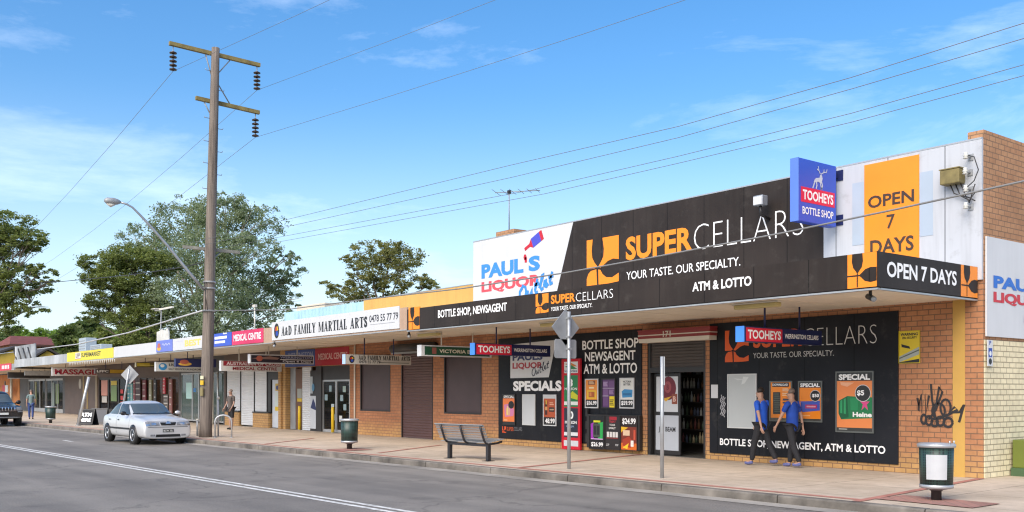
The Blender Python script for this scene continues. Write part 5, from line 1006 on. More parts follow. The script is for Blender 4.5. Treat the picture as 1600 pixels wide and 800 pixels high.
for x in xs_:
    mb.tube([(x, y-.032*(z > .43 and y < .1), z-.02-.01*(y > .1)) for y, z in prof], .026, M_bk, 8)
part('frame', mb, t)
mb = MB(); x0_, x1_ = -.26, L_+.10
for i in range(6):
    f = i/5.; y = -.255+.135*f; z = .84-.30*f; mb.add([(x0_, y-.0, z), (x1_, y, z), (x1_, y+.016, z-.038), (x0_, y+.016, z-.038), (x0_, y+.018, z+.006), (x1_, y+.018, z+.006), (x1_, y+.034, z-.032), (x0_, y+.034, z-.032)], [(0, 1, 2, 3), (4, 7, 6, 5), (0, 4, 5, 1), (3, 2, 6, 7), (0, 3, 7, 4), (1, 5, 6, 2)], M_sl)
mb.box(x0_, x1_, -.29, -.25, .845, .865, M_sl); part('backrest', mb, t)
mb = MB()
for i in range(6): y = -.06+.085*i; z = .425+.012*i-(.01 if i == 0 else 0)+.03; mb.box(x0_, x1_, y, y+.07, z-.02, z, M_sl)
part('seat', mb, t)
# sign posts
def base_loc(px, py): return (*gp(px, py), 0)
q = base_loc(889, 733)
t = thing('sign_post', 'tall galvanised post carrying a diamond sign seen from behind', 'road sign', q)
d_ = 20.56/F_PX; hz_ = lambda py: (733-py)*d_
mb = MB(); mb.tube([(q[0], q[1], 0), (q[0]+.0, q[1], hz_(487))], .038, M_metal, 10); part('post', mb, t)
Pd = lambda o: (lambda u, v, w_: (q[0]+o+w_, q[1]+u, v))
zc = hz_(511.5); r_ = .385; mb = MB(); mb.prism(Pd(.0), [(-r_-.05, zc), (-.05, zc-r_), (r_-.05, zc), (-.05, zc+r_)], -.065, -.045, M_grey); 
part('diamond_plate', mb, t)
mb = MB(); zc2 = hz_(545); mb.prism(Pd(0), [(-.32, zc2-.2), (.22, zc2-.2), (.25, zc2-.17), (.25, zc2+.17), (.22, zc2+.2), (-.32, zc2+.2), (-.35, zc2+.17), (-.35, zc2-.17)], -.062, -.045, M_grey); part('plate', mb, t)
mb = MB()
for z in (zc-.2, zc+.2, zc2): mb.box(q[0]-.05, q[0]+.045, q[1]-.045, q[1]+.045, z-.02, z+.02, M_metal)
part('clamp', mb, t)
q = base_loc(1034.5, 747); t = thing('sign_post', 'short plain galvanised post with narrow edge-on plate', 'post', q); k = 18.44/F_PX
mb = MB(); mb.tube([(q[0], q[1], 0), (q[0], q[1], 190*k)], .036, M_metal, 10); part('post', mb, t)
vd = Vector((q[0], q[1])).normalized(); nv = Vector((-vd.y, vd.x)); mb = MB(); a = Vector((q[0], q[1]))-vd*.05
mb.add([(a.x+vd.x*s1*.22+nv.x*w1, a.y+vd.y*s1*.22+nv.y*w1, z) for z in (145*k, 189*k) for s1, w1 in ((-1, -.006-.045), (1, .006-.0), (1, .018-.0), (-1, .006-.045))], [(0, 1, 2, 3), (7, 6, 5, 4), (0, 4, 5, 1), (1, 5, 6, 2), (2, 6, 7, 3), (3, 7, 4, 0)], M_metal); part('plate', mb, t)
q = (wx(186, 12.4), 12.4, 0); t = thing('sign_post', 'grey diamond sign seen from behind on a tilted post beyond the sedan', 'road sign', q); k = (q[0]*-_c+12.4*_s)/F_PX
top = (wx(202, 12.4), 12.4, 2.55); mb = MB(); mb.tube([q, top], .04, M_metal, 10); part('post', mb, t)
zc = CAM_H+(HZ-586)*k; yc = 12.4+.06; xc = wx(199.5, 12.4); mb = MB(); vr = Vector((.72, .69)); r_ = 14.5*k*1.0; mb.add([(xc+vr.x*u*r_-.05*w_, yc+vr.y*u*r_+.05*w_, zc+v*r_) for w_ in (0.6, 1.0) for u, v in ((-1, 0), (0, -1), (1, 0), (0, 1))], [(0, 1, 2, 3), (7, 6, 5, 4), (0, 4, 5, 1), (1, 5, 6, 2), (2, 6, 7, 3), (3, 7, 4, 0)], M_grey); part('diamond_plate', mb, t)
q = base_loc(122, 665); k = 46.4/F_PX; t = thing('leaning_pole', 'bare pale pole leaning to the right beside the advertising boards', 'pole', q); mb = MB(); mb.tube([q, (q[0]+17*k*.618, q[1]+17*k*.786, 76*k)], .07, M_alu, 10); part('shaft', mb, t); mb = MB(); mb.lathe(q, [(.12, 0), (.12, .03), (.08, .04)], M_grey, 12); part('base', mb, t)
# bollards
M_by = MT('yellow bollard paint', (.75, .50, .02), .45, var=.08)
b_ = thing('bollard', 'yellow bollard before the brown door of the pharmacy', 'bollard', group='yellow bollards outside the pharmacy', local=True)
mb = MB(); mb.tube([(0, 0, 0), (0, 0, .98), (0, 0, 1.02)], [.065, .065, .045], M_by, 12); part('shaft', mb, b_); mb = MB(); mb.lathe((0, 0, 0), [(.11, 0), (.11, .015), (.07, .02)], M_grey, 12); part('base', mb, b_)
clone(b_, base_loc(488.5, 672.5), 'yellow bollard in front of the navy poster and white panel'); clone(b_, base_loc(520, 676.5), 'yellow bollard in front of the sliding glass doors'); b_.location = base_loc(468, 672)
# bike hoops
def hoop(px, py, label, rz):
    t = thing('bike_rack', label, 'bike rack', base_loc(px, py), rz, group='steel bike hoops near the timber pole', local=True)
    pts = [(-.28, 0, 0), (-.28, 0, .58)]+[(-.28*math.cos(math.pi*i/8), 0, .58+.22*math.sin(math.pi*i/8)) for i in range(1, 8)]+[(.28, 0, .58), (.28, 0, 0)]
    mb = MB(); mb.tube(pts, .03, M_alu, 8); part('hoop', mb, t); mb = MB()
    for x in (-.28, .28): mb.lathe((x, 0, 0), [(.07, 0), (.07, .012), (.04, .016)], M_alu, 10)
    part('base', mb, t)
hoop(349, 684, 'curved steel bike hoop just right of the timber pole', math.radians(65))
q = base_loc(341, 682); t = thing('post', 'slim silver post with a ball top right of timber pole', 'post', q); mb = MB(); mb.tube([q, (q[0], q[1], 1.38)], .03, M_alu, 8); part('shaft', mb, t); mb = MB(); mb.sphere((q[0], q[1], 1.40), .06, M_cwhite, 6); part('ball', mb, t)
q = base_loc(308.5, 681); t = thing('post', 'short grey post left of the timber pole base', 'post', q); mb = MB(); mb.tube([q, (q[0], q[1], .58)], .04, M_grey, 8); part('shaft', mb, t); mb = MB(); mb.lathe((q[0], q[1], .58), [(.045, 0), (.045, .03), (.02, .05)], M_cwhite, 8); part('cap', mb, t)
# A-frame boards
def aframe(px, py, label, txt, rz, m):
    t = thing('advertising_board', label, 'A-frame board', base_loc(px, py), rz, local=True)
    for sg in (-1, 1):
        mb = MB(); mb.add([(-.42, sg*.28, 0), (.42, sg*.28, 0), (.42, sg*.03, .78), (-.42, sg*.03, .78), (-.42, sg*.25, 0), (.42, sg*.25, 0), (.42, sg*.0+.005*sg, .78), (-.42, .005*sg, .78)], [(0, 1, 2, 3), (7, 6, 5, 4), (0, 4, 5, 1), (1, 5, 6, 2), (2, 6, 7, 3), (3, 7, 4, 0)], m); part('board', mb, t)
    P = lambda u, v, o: (u, -.28+.25*v/.78-o, v)
    mb = MB(); 
    for a in ((-.42, -.38, .04, .76), (.38, .42, .04, .76), (-.38, .38, .04, .08), (-.38, .38, .72, .76)): mb.slab(P, *a, .001, .012, M_frame)
    part('frame', mb, t)
    if txt:
        mb = MB(); mb.text(txt[0], P, -.30, .30, .40, .60, .006, M_txw, .05); mb.text(txt[1], P, -.30, .30, .16, .34, .006, M_txw, .05); part('lettering', mb, t)
    return t
aframe(137, 664, 'low black advertising board lettered in white by the leaning pole', ('ATM', 'HERE'), math.radians(42), M_black)
aframe(156, 662, 'blank dark advertising board between lettered board and silver sedan', None, math.radians(50), MT('dark navy board', (.03, .035, .05), .5))
# green cabinet at the right edge
q = gp(1581, 741); s = thing('utility_cabinet', 'olive green cabinet against the cream side wall', 'cabinet', (q[0]+.0, q[1], 0)); gm1 = MT('olive green paint', (.12, .15, .022), .5, var=.1); gm2 = MT('dark green paint', (.05, .10, .045), .5, var=.1)
x0_ = XW+.06; y0_ = sx(1581, x0_+.0); mb = MB(); mb.box(x0_, x0_+.75, y0_+.02, y0_+1.3, .16, wz(1581, 687, y0_), gm1); part('body', mb, s, bevel=.012); mb = MB(); mb.box(x0_-.02, x0_+.78, y0_, y0_+1.33, -.0, .16, gm2); part('base', mb, s)
# ------------------------------------------------------------------ timber power pole, street lamp, wires
X0, Y0_ = gp(321, 683); dep = -X0*_c+Y0_*_s
zk = lambda py: CAM_H+(HZ-py)*dep/F_PX
xk = lambda px: X0+(px-321)*dep/F_PX*.618
yk = lambda px: Y0_+(px-321)*dep/F_PX*.786
M_wood = NT('weathered timber')
def _wood():
    k = M_wood; mpn = k.n('ShaderNodeMapping'); mpn.inputs['Scale'].default_value = (14, 14, .5); k.l(k.tc.outputs['Object'], mpn.inputs[0])
    c = k.mix(k.ramp(k.noise(1.3, 7, mpn.outputs[0], .65), .32, .68), (.085, .068, .057), (.26, .215, .18)); c = k.mix(1., c, k.ramp(k.noise(.6, 4), .3, .7, (.8, .8, .8), (1.1, 1.1, 1.1)), 'MULTIPLY')
    k.l(c, k.b.inputs['Base Color']); k.b.inputs['Roughness'].default_value = .85; k.bump(k.noise(2, 6, mpn.outputs[0]), .5, .02); return k.m
M_wood = _wood(); M_arm = MT('crossarm timber', (.22, .17, .06), .8, var=.35, vs=4); M_arm2 = MT('grey crossarm timber', (.26, .25, .21), .8, var=.3, vs=4); M_ins = MT('brown insulator', (.045, .028, .022), .25, var=.1)
pole = thing('power_pole', 'tall weathered timber power pole with three crossarms', 'power pole', (X0, Y0_, 0))
pz_ = lambda z: (X0+(xk(337)-X0)*z/zk(75), Y0_+(yk(337)-Y0_)*z/zk(75), z)
mb = MB(); mb.tube([pz_(z) for z in (-.1, .3, 3, 6, 9, 12, zk(75))], [.235, .222, .205, .188, .170, .152, .138], M_wood, 16); part('shaft', mb, pole)
Xp = lambda z: pz_(z)[0]
arms = []
def crossarm(pa, pb, half=.065, m=M_arm):
    z = (zk(pa[1])+zk(pb[1]))/2; X = Xp(z)-.23; ya, yb = sx(pa[0], X), sx(pb[0], X); za, zb2 = sz(*pa, X), sz(*pb, X)
    mb = MB(); vs = [(X+a, y, zz+b) for y, zz in ((ya, za), (yb, zb2)) for a, b in ((-half, -half), (half, -half), (half, half), (-half, half))]
    mb.add(vs, [(0, 1, 2, 3), (7, 6, 5, 4), (0, 4, 5, 1), (1, 5, 6, 2), (2, 6, 7, 3), (3, 7, 4, 0)], m); o = part('crossarm', mb, pole)
    return o, X, ya, yb, za, zb2
def at_arm(A, px): 
    y = sx(px, A[1]); f = (y-A[2])/(A[3]-A[2]); return (A[1], y, A[4]+(A[5]-A[4])*f)
A1 = crossarm((264.5, 67.5), (406, 102)); A2 = crossarm((306, 153), (405, 176)); A3 = crossarm((286, 385.5), (374.5, 394.5), .055, M_arm2)
mb = MB()
def brace(A, px, py_dz, r=.022):
    p = at_arm(A, px); c_ = pz_(p[2]+py_dz); mb.tube([p, (c_[0]-.18, c_[1], c_[2])], r, M_grey, 6)
brace(A1, 320, -1.0); brace(A1, 362, -.9); brace(A2, 317, -.6); brace(A2, 361, .95); brace(A3, 318, -.55); brace(A3, 347, -.5)
part('brace', mb, pole)
tips = []
for A, px in ((A1, 270.5), (A1, 401.5), (A2, 399)):
    p = at_arm(A, px); Lz = .95; mb = MB(); mb.tube([(p[0], p[1], p[2]-.05), (p[0], p[1], p[2]-Lz)], .018, M_grey, 6); n = 5
    for i in range(n): zz = p[2]-.30-i*.145; mb.lathe((p[0], p[1], zz), [(.03, .05), (.13, .0), (.125, -.03), (.05, -.04), (.03, -.06)], M_ins, 12)
    part('insulator', mb, pole); tips.append((p[0], p[1], p[2]-Lz))
mb = MB()
for i, py in enumerate((112, 140, 186, 200, 222, 236, 256, 272, 296, 318)):
    z = zk(py); c_ = pz_(z); sg = 1 if i % 2 else -1; mb.tube([(c_[0], c_[1]+sg*.15, z), (c_[0], c_[1]+sg*.34, z), (c_[0], c_[1]+sg*.35, z+.05)], .012, M_grey, 5)
part('step_bolt', mb, pole)
mb = MB(); z = zk(452); c_ = pz_(z)
for py in (441, 451, 486): zz = zk(py); mb.lathe((pz_(zz)[0], pz_(zz)[1], zz-.03), [(.23, 0), (.23, .06)], M_grey, 16)
for q in (-.24, .1): mb.tube([(c_[0]+.15, c_[1]-.2+q*.2, zk(441)), (c_[0]+.22, c_[1]-.22, zk(462)), (c_[0]+.2, c_[1]-.2-q*.2, zk(486))], .012, M_frame, 5)
part('cable_band', mb, pole)
mb = MB(); yb = cm('#d8b020'); 
for z, h, m_ in ((zk(590), .12, cm('#d8d4b0')), (zk(598), .16, yb), (zk(612), .3, MT('lichen stain', (.22, .18, .08), .9))): mb.box(pz_(z)[0]-.13+.1, pz_(z)[0]+.22, pz_(z)[1]-.235, pz_(z)[1]-.20, z-h/2, z+h/2, m_)
part('tag', mb, pole)
# lamp
zl = zk(452); c_ = pz_(zl); lm_X = c_[0]
t = thing('street_lamp', 'street lamp on a long curved arm bracketed to the power pole', 'street lamp', c_)
pth = []
for px, py in ((318, 452), (295, 425), (262, 384), (232, 350), (218, 335), (207, 324), (198, 319), (188, 316)): pth.append((lm_X, min(sx(px, lm_X), c_[1]-.15), sz(px, py, lm_X)))
mb = MB(); mb.tube(pth, [.055, .055, .05, .045, .04, .035, .035, .035], M_metal, 10); part('arm', mb, t)
mb = MB(); e = Vector(pth[-1]); hd = Vector((lm_X, sx(163, lm_X), sz(163, 313, lm_X))); mb.tube([e, e+(hd-e)*.15, e+(hd-e)*.4, e+(hd-e)*.85, hd], [.05, .09, .12, .11, .05], M_grey, 12); hh = part('lamp_head', mb, t)
mb = MB(); mb.tube([e+(hd-e)*.35+Vector((0, 0, -.08)), e+(hd-e)*.6+Vector((0, 0, -.13)), e+(hd-e)*.85+Vector((0, 0, -.08))], [.05, .08, .04], M_cwhite, 10); part('lens', mb, hh)
# wires along the road
def vdir(px): 
    a = (px-CX)/F_PX; v = Vector((-_c+a*_s, _s+a*_c)); return v.normalized()
uR = -vdir(-700); uL = vdir(-225)
for i, (p, lb) in enumerate(zip(tips, ('outer left', 'upper right', 'lower right'))):
    pt = [p]+[(p[0]+uR.x*s_, p[1]+uR.y*s_, p[2]-.0006*s_*(55-s_)) for s_ in (8, 16, 24, 32, 40, 47, 55)]
    wire('power_line', f'high power line running right from the {lb} insulator', pt, .006, wg, 'high power lines on the timber pole')
    pt = [p]+[(p[0]+uL.x*s_, p[1]+uL.y*s_, p[2]-.02*s_*0-.0006*s_*(90-s_)) for s_ in (10, 20, 30, 45, 60, 75, 90)]
    wire('power_line', f'high power line running left from the {lb} insulator', pt, .008, wg, 'high power lines on the timber pole')
uV = -vdir(-480)
def meas_wire(label, start, pts, u, r, m, group, name='power_line', ext=6):
    """cable hung in the vertical plane through start along u, its height read where it was measured"""
    out_ = [tuple(start)]
    nrm = Vector((-u.y, u.x))
    for px, py in pts:
        d = ray(px, py); t_ = (start[0]*nrm.x+start[1]*nrm.y)/(d[0]*nrm.x+d[1]*nrm.y); out_.append((d[0]*t_, d[1]*t_, CAM_H+d[2]*t_))
    a, b = Vector(out_[-2]), Vector(out_[-1]); out_.append(tuple(b+(b-a).normalized()*ext)); return wire(name, label, out_, r, m, group)
st = [at_arm(A3, 290), at_arm(A3, 313), at_arm(A3, 346), at_arm(A3, 370)]
LV = (((560, 324), (798, 258), (1060, 197.5), (1330, 121), (1600, 36)), ((590, 327), (800, 277), (1060, 215), (1330, 139), (1600, 60)), ((620, 344), (830, 297), (1060, 244), (1330, 177), (1600, 101)), ((640, 347), (850, 303), (1060, 255), (1330, 191), (1600, 118)))
for i, (s_, pts, lb) in enumerate(zip(st, LV, ('uppermost', 'second from top', 'third from top', 'lowest'))):
    meas_wire(f'{lb} of four parallel wires sweeping over the shop roof', (s_[0], s_[1], s_[2]+.1), pts[1:], uV, .0055, wg, 'four parallel wires above the roof')
zc = zk(486); c_ = pz_(zc)
meas_wire('thick black cable sagging from pole across the shop signs', (c_[0], c_[1]-.24, zc), ((445, 484), (569, 468), (720, 451), (880, 426.7), (1020, 402), (1220, 364.5), (1400, 327), (1600, 283)), uV, .015, MT('cable sheath', (.20, .20, .20), .5, var=0), None, 'aerial_cable')
meas_wire('thick pale cable running left from the pole over the awnings', (c_[0], c_[1]-.24, zc), ((270, 499), (200, 520), (120, 538), (30, 549)), uL, .03, MT('pale cable sheath', (.45, .46, .47), .5, var=0), None, 'aerial_cable', ext=25)
p_ = at_arm(A3, 318); meas_wire('thin dark wire running left across the gum tree', (p_[0], p_[1], p_[2]-.5), ((270, 420), (200, 430), (95, 440), (10, 443)), uL, .018, wm, None, ext=20)
# ------------------------------------------------------------------ vehicles
from mathutils.bvhtree import BVHTree
def eval_mesh(o):
    dg = bpy.context.evaluated_depsgraph_get(); dg.update(); return bpy.data.meshes.new_from_object(o.evaluated_get(dg))
M_tyre = MT('tyre rubber', (.018, .018, .019), .8, var=.15); M_rim = MT('alloy rim', (.50, .51, .53), .35, metal=.6, var=.05)
M_carg = MT('car window glass', (.035, .045, .05), .04, var=0, spec=.8); M_wsg = MT('windscreen glass', (.07, .09, .10), .04, var=0, spec=.8)
M_blk = MT('black trim', (.012, .012, .013), .4, var=0); M_lampg = MT('clear lamp glass', (.20, .21, .23), .05, var=.3, vs=20, spec=.8); M_plate = MT('number plate', (.72, .72, .68), .5, var=0); M_chr = MT('chrome trim', (.62, .63, .65), .15, metal=.9, var=0)
M_amb = MT('amber lens', (.55, .22, .03), .15, var=0)
class Car:
    def __init__(s, name, label, cat, loc, rz, st, paint):
        s.t = thing(name, label, cat, loc, rz, local=True); mb = MB(); vs = []
        for x, w_, zb, bl, gw, rw, zr in st:
            zm = (zb+bl)/2
            half = [(0, zb), (w_*.86, zb), (w_*.985, zb+.10), (w_, zm), (w_*.975, bl-.05), (gw, bl+.015), (rw, zr-.05), (rw*.62, zr), (0, zr+.012)]
            ring = [(x, y, z) for y, z in half]+[(x, -y, z) for y, z in half[-2:0:-1]]; vs.append(ring)
        n = len(vs[0]); fl = [p for r in vs for p in r]; fs = [(i*n+j, (i+1)*n+j, (i+1)*n+(j+1) % n, i*n+(j+1) % n) for i in range(len(vs)-1) for j in range(n)]
        fs += [list(range(n)), list(range((len(vs)-1)*n, len(vs)*n))[::-1]]
        mb.add(fl, [f[::-1] for f in fs], paint, True); s.body = part('body', mb, s.t, subs=2)
        me = eval_mesh(s.body); s.bvh = BVHTree.FromPolygons([v.co.copy() for v in me.vertices], [list(p.vertices) for p in me.polygons]); bpy.data.meshes.remove(me)
    def hit(s, o, d):
        r = s.bvh.ray_cast(Vector(o), Vector(d)); return r[0], r[1]
    def decal(s, name, q, axis, mat, off=.006, nu=10, nv=5, parent=None, thick=True):
        """a panel that hugs the body: q = four corners in the plane looked along axis ('x' front, '+y'/'-y' sides, 'rx' rear)"""
        mb = MB(); G = []
        for j in range(nv+1):
            for i in range(nu+1):
                a, b = i/nu, j/nv; p = [(1-b)*((1-a)*q[0][k]+a*q[1][k])+b*((1-a)*q[3][k]+a*q[2][k]) for k in (0, 1)]
                if axis == 'x': o, d = (4, p[0], p[1]), (-1, 0, 0)
                elif axis == 'rx': o, d = (-4, p[0], p[1]), (1, 0, 0)
                elif axis == 'w': o, d = (4, p[0], p[1]+1.2), (-1, 0, -.3)
                else:
                    sg = 1 if axis == '+y' else -1; o, d = (p[0], sg*3, p[1]), (0, -sg, 0)
                h, nn = s.hit(o, d)
                if h is None: h, nn = s.bvh.find_nearest(Vector(p3(o, d)))[:2]
                if nn.dot(Vector(d)) > 0: nn = -nn
                G.append(h+nn*off)
        mb.add(G, [(j*(nu+1)+i, j*(nu+1)+i+1, (j+1)*(nu+1)+i+1, (j+1)*(nu+1)+i) for j in range(nv) for i in range(nu)], mat, True)
        return part(name, mb, parent or s.t)
    def wheels(s, xf, xr, tr, R, wd, rim=M_rim, arch=True):
        for x in (xf, xr):
            for sg in (1, -1):
                if arch:
                    mb = MB(); rev(mb, (x, sg*(tr-.12), R), [(0.0, .0), (R+.055, .0), (R+.055, .125), (0, .125)], sg, M_blk, 28); part('wheel_arch', mb, s.t)
                mb = MB(); rev(mb, (x, sg*(tr-wd/2), R), [(R*.62, -wd/2), (R*.93, -wd/2), (R, -wd*.3), (R, wd*.3), (R*.94, wd/2+.012), (R*.66, wd/2+.016)], sg, M_tyre, 28); ty = part('wheel', mb, s.t)
                mb = MB(); rev(mb, (x, sg*(tr-wd/2), R), [(0, wd/2-.03), (R*.62, wd/2-.03), (R*.66, wd/2+.018), (R*.58, wd/2+.016), (R*.56, wd/2-.02)], sg, M_rim if rim else M_rim, 28)
                yo = sg*(tr+.004)
                for k in range(6):
                    a = k*math.pi/3+.3; c_, s_ = math.cos(a), math.sin(a); w0, w1, r0, r1 = .035, .045, .04, R*.6
                    pts = [(r0, -w0), (r1, -w1), (r1, w1), (r0, w0)]; mb.add([(x+u*c_-v*s_, yo, R+u*s_+v*c_) for u, v in pts]+[(x+u*c_-v*s_, yo-sg*.02, R+u*s_+v*c_) for u, v in pts], [(0, 1, 2, 3), (0, 4, 5, 1), (1, 5, 6, 2), (2, 6, 7, 3), (3, 7, 4, 0)], rim)
                rev(mb, (x, yo-sg*.03, R), [(0, .04), (.06, .035), (.065, 0)], sg, rim, 12); part('rim', mb, ty)
                mb = MB(); rev(mb, (x, sg*(tr-wd/2), R), [(0, wd/2-.026), (R*.56, wd/2-.026)], sg, M_blk, 24); part('brake_disc', mb, ty)
def p3(o, d): return (o[0]*.5, o[1]*.3, o[2])
def rev(mb, c, prof, sg, mat, n=24):
    vs = [(c[0]+r*math.cos(2*math.pi*j/n), c[1]+sg*y, c[2]+r*math.sin(2*math.pi*j/n)) for r, y in prof for j in range(n)]
    mb.add(vs, [(i*n+j, i*n+(j+1) % n, (i+1)*n+(j+1) % n, (i+1)*n+j) for i in range(len(prof)-1) for j in range(n)], mat, True)
M_silver = MT('silver car paint', (.60, .605, .61), .28, metal=.3, var=.02, coat=.6); M_bpaint = MT('black car paint', (.012, .013, .015), .25, var=0, coat=.6)
ST = [(-2.10, .72, .34, .84, .62, .46, .88), (-2.05, .82, .26, .93, .74, .60, .99), (-1.72, .87, .22, .98, .77, .62, 1.04), (-1.50, .885, .20, .97, .78, .66, 1.10), (-.98, .89, .20, .96, .79, .69, 1.47), (-.35, .895, .20, .95, .80, .70, 1.50), (.26, .895, .20, .95, .79, .69, 1.47), (.96, .89, .20, .94, .77, .66, 1.03), (1.4, .88, .20, .93, .78, .60, 1.00), (1.95, .865, .20, .88, .77, .58, .95), (2.20, .85, .20, .84, .76, .56, .89), (2.30, .83, .20, .78, .74, .54, .83), (2.34, .80, .22, .70, .70, .50, .74), (2.35, .74, .28, .60, .62, .44, .64)]
xs0 = -34.65; sed = Car('sedan', 'silver four door sedan parked at the kerb facing the camera', 'car', (xs0, kerb_y(xs0)-1.0, Z_ROAD), RA, ST, M_silver)
sed.decal('windscreen', [(-.66, 1.05), (.66, 1.05), (.58, 1.385), (-.58, 1.385)], 'x', M_wsg, .008, 14, 8)
sed.decal('cowl', [(-.70, 1.02), (.70, 1.02), (.68, 1.06), (-.68, 1.06)], 'x', M_blk, .010, 12, 2); sed.decal('rear_window', [(-.62, 1.12), (.62, 1.12), (.56, 1.37), (-.56, 1.37)], 'rx', M_carg, .008, 12, 6)
for ax in ('+y', '-y'):
    sed.decal('side_window', [(-.28, 1.01), (.76, 1.01), (.22, 1.37), (-.28, 1.39)], ax, M_carg, .008, 8, 6); sed.decal('side_window', [(-1.38, 1.02), (-.36, 1.01), (-.36, 1.39), (-.95, 1.36)], ax, M_carg, .008, 8, 6)
    sed.decal('side_moulding', [(-1.05, .50), (1.05, .50), (1.05, .56), (-1.05, .56)], ax, M_blk, .012, 12, 2)
    for x in (.98, -.33, -1.25): sed.decal('door_seam', [(x, .28), (x+.012, .28), (x+.012, .95), (x, .95)], ax, M_blk, .003, 2, 8)
    for x in (-.18, -1.10): sed.decal('door_handle', [(x, .80), (x+.15, .80), (x+.15, .84), (x, .84)], ax, M_blk, .018, 4, 2)
    sg = 1 if ax == '+y' else -1; mb = MB(); mb.sphere((.72, sg*.98, 1.06), .085, M_blk if sg < 0 else M_silver, 8, (.7, 1.3, .85)); mb.tube([(.74, sg*.80, 1.0), (.72, sg*.93, 1.03)], .025, M_blk, 6); part('mirror', mb, sed.t)
    sed.decal('headlight', [(sg*.30, .66), (sg*.78, .65), (sg*.78, .79), (sg*.32, .77)], 'x', M_lampg, .010, 8, 4); sed.decal('indicator', [(sg*.64, .67), (sg*.77, .66), (sg*.77, .70), (sg*.64, .71)], 'x', M_chr, .014, 4, 2)
    sed.decal('fog_lamp', [(sg*.46, .30), (sg*.62, .30), (sg*.62, .36), (sg*.46, .36)], 'x', M_lampg, .01, 4, 2)
sed.decal('grille', [(-.24, .665), (.24, .665), (.29, .765), (-.29, .765)], 'x', M_blk, .012, 8, 4); sed.decal('grille_badge', [(-.10, .72), (.10, .72), (.04, .79), (-.04, .79)], 'x', M_chr, .018, 4, 2)
sed.decal('bonnet_seam', [(-.80, .80), (.80, .80), (.80, .806), (-.80, .806)], 'x', M_blk, .003, 16, 1); sed.decal('headlight_lens', [(-.58, .68), (-.42, .68), (-.42, .75), (-.58, .75)], 'x', M_chr, .014, 3, 2); sed.decal('headlight_lens', [(.42, .68), (.58, .68), (.58, .75), (.42, .75)], 'x', M_chr, .014, 3, 2); sed.decal('bumper_seam', [(-.80, .60), (.80, .60), (.80, .615), (-.80, .615)], 'x', M_blk, .004, 14, 1); sed.decal('lower_intake', [(-.44, .27), (.44, .27), (.42, .36), (-.42, .36)], 'x', M_blk, .006, 8, 3)
mb = MB(); mb.box(2.335, 2.36, -.19, .19, .43, .535, M_blk); pl_ = part('number_plate', mb, sed.t); mb = MB(); mb.text('BCW 32L', PX(2.36), -.165, .165, .45, .515, .004, M_plate, .02); part('lettering', mb, pl_)
mb = MB(); mb.tube([(1.02, -.5, 1.05), (.95, -.1, 1.09), (.94, .1, 1.09)], .012, M_blk, 5); mb.tube([(1.02, .1, 1.06), (.95, .5, 1.08)], .012, M_blk, 5); part('wiper', mb, sed.t)
sed.wheels(1.38, -1.29, .885, .315, .21); sed.t.scale = (.96, .95, .97)
SU = [(-2.25, .82, .42, 1.05, .76, .66, 1.35), (-2.2, .88, .38, 1.08, .80, .70, 1.66), (-1.5, .91, .34, 1.10, .82, .72, 1.77), (-.5, .92, .34, 1.10, .82, .72, 1.79), (.15, .92, .34, 1.10, .82, .71, 1.77), (.42, .92, .34, 1.10, .82, .70, 1.66), (.95, .92, .34, 1.10, .82, .70, 1.16), (1.5, .91, .36, 1.06, .84, .64, 1.13), (2.05, .90, .38, 1.02, .84, .62, 1.08), (2.25, .88, .38, .98, .82, .60, 1.03), (2.30, .84, .42, .92, .78, .56, .96)]
xs1 = -56.0; suv = Car('parked_car', 'black off-road car with seven slot grille at left edge', 'car', (xs1, kerb_y(xs1)-1.12, Z_ROAD), RA, SU, M_bpaint)
suv.decal('windscreen', [(-.70, 1.20), (.70, 1.20), (.62, 1.62), (-.62, 1.62)], 'x', M_wsg, .008, 12, 8)
for ax in ('+y', '-y'):
    suv.decal('side_window', [(-.40, 1.16), (.62, 1.16), (.30, 1.62), (-.40, 1.66)], ax, M_carg, .008, 8, 6); suv.decal('side_window', [(-1.5, 1.16), (-.48, 1.16), (-.48, 1.66), (-1.5, 1.64)], ax, M_carg, .008, 8, 6)
    sg = 1 if ax == '+y' else -1; mb = MB(); mb.sphere((.66, sg*1.04, 1.20), .12, M_blk, 8, (.6, 1.0, .9)); mb.tube([(.70, sg*.82, 1.14), (.66, sg*1.0, 1.17)], .035, M_blk, 6); part('mirror', mb, suv.t)
    suv.decal('headlight', [(sg*.56, .80), (sg*.84, .80), (sg*.84, .95), (sg*.56, .97)], 'x', M_lampg, .012, 8, 4); suv.decal('indicator', [(sg*.62, .72), (sg*.85, .72), (sg*.85, .77), (sg*.62, .77)], 'x', M_lampg, .012, 6, 2)
suv.decal('grille', [(-.52, .78), (.52, .78), (.52, .99), (-.52, .99)], 'x', M_chr, .010, 10, 4)
for i in range(7): suv.decal('grille_slot', [(-.47+.138*i, .80), (-.47+.138*i+.085, .80), (-.47+.138*i+.085, .965), (-.47+.138*i, .965)], 'x', M_blk, .016, 2, 4)
suv.decal('bumper_strip', [(-.84, .45), (.84, .45), (.84, .49), (-.84, .49)], 'x', M_grey, .012, 14, 2); mb = MB(); mb.box(2.32, 2.345, -.19, .19, .60, .70, M_plate); part('number_plate', mb, suv.t)
suv.wheels(1.42, -1.35, .915, .36, .23, M_grey)
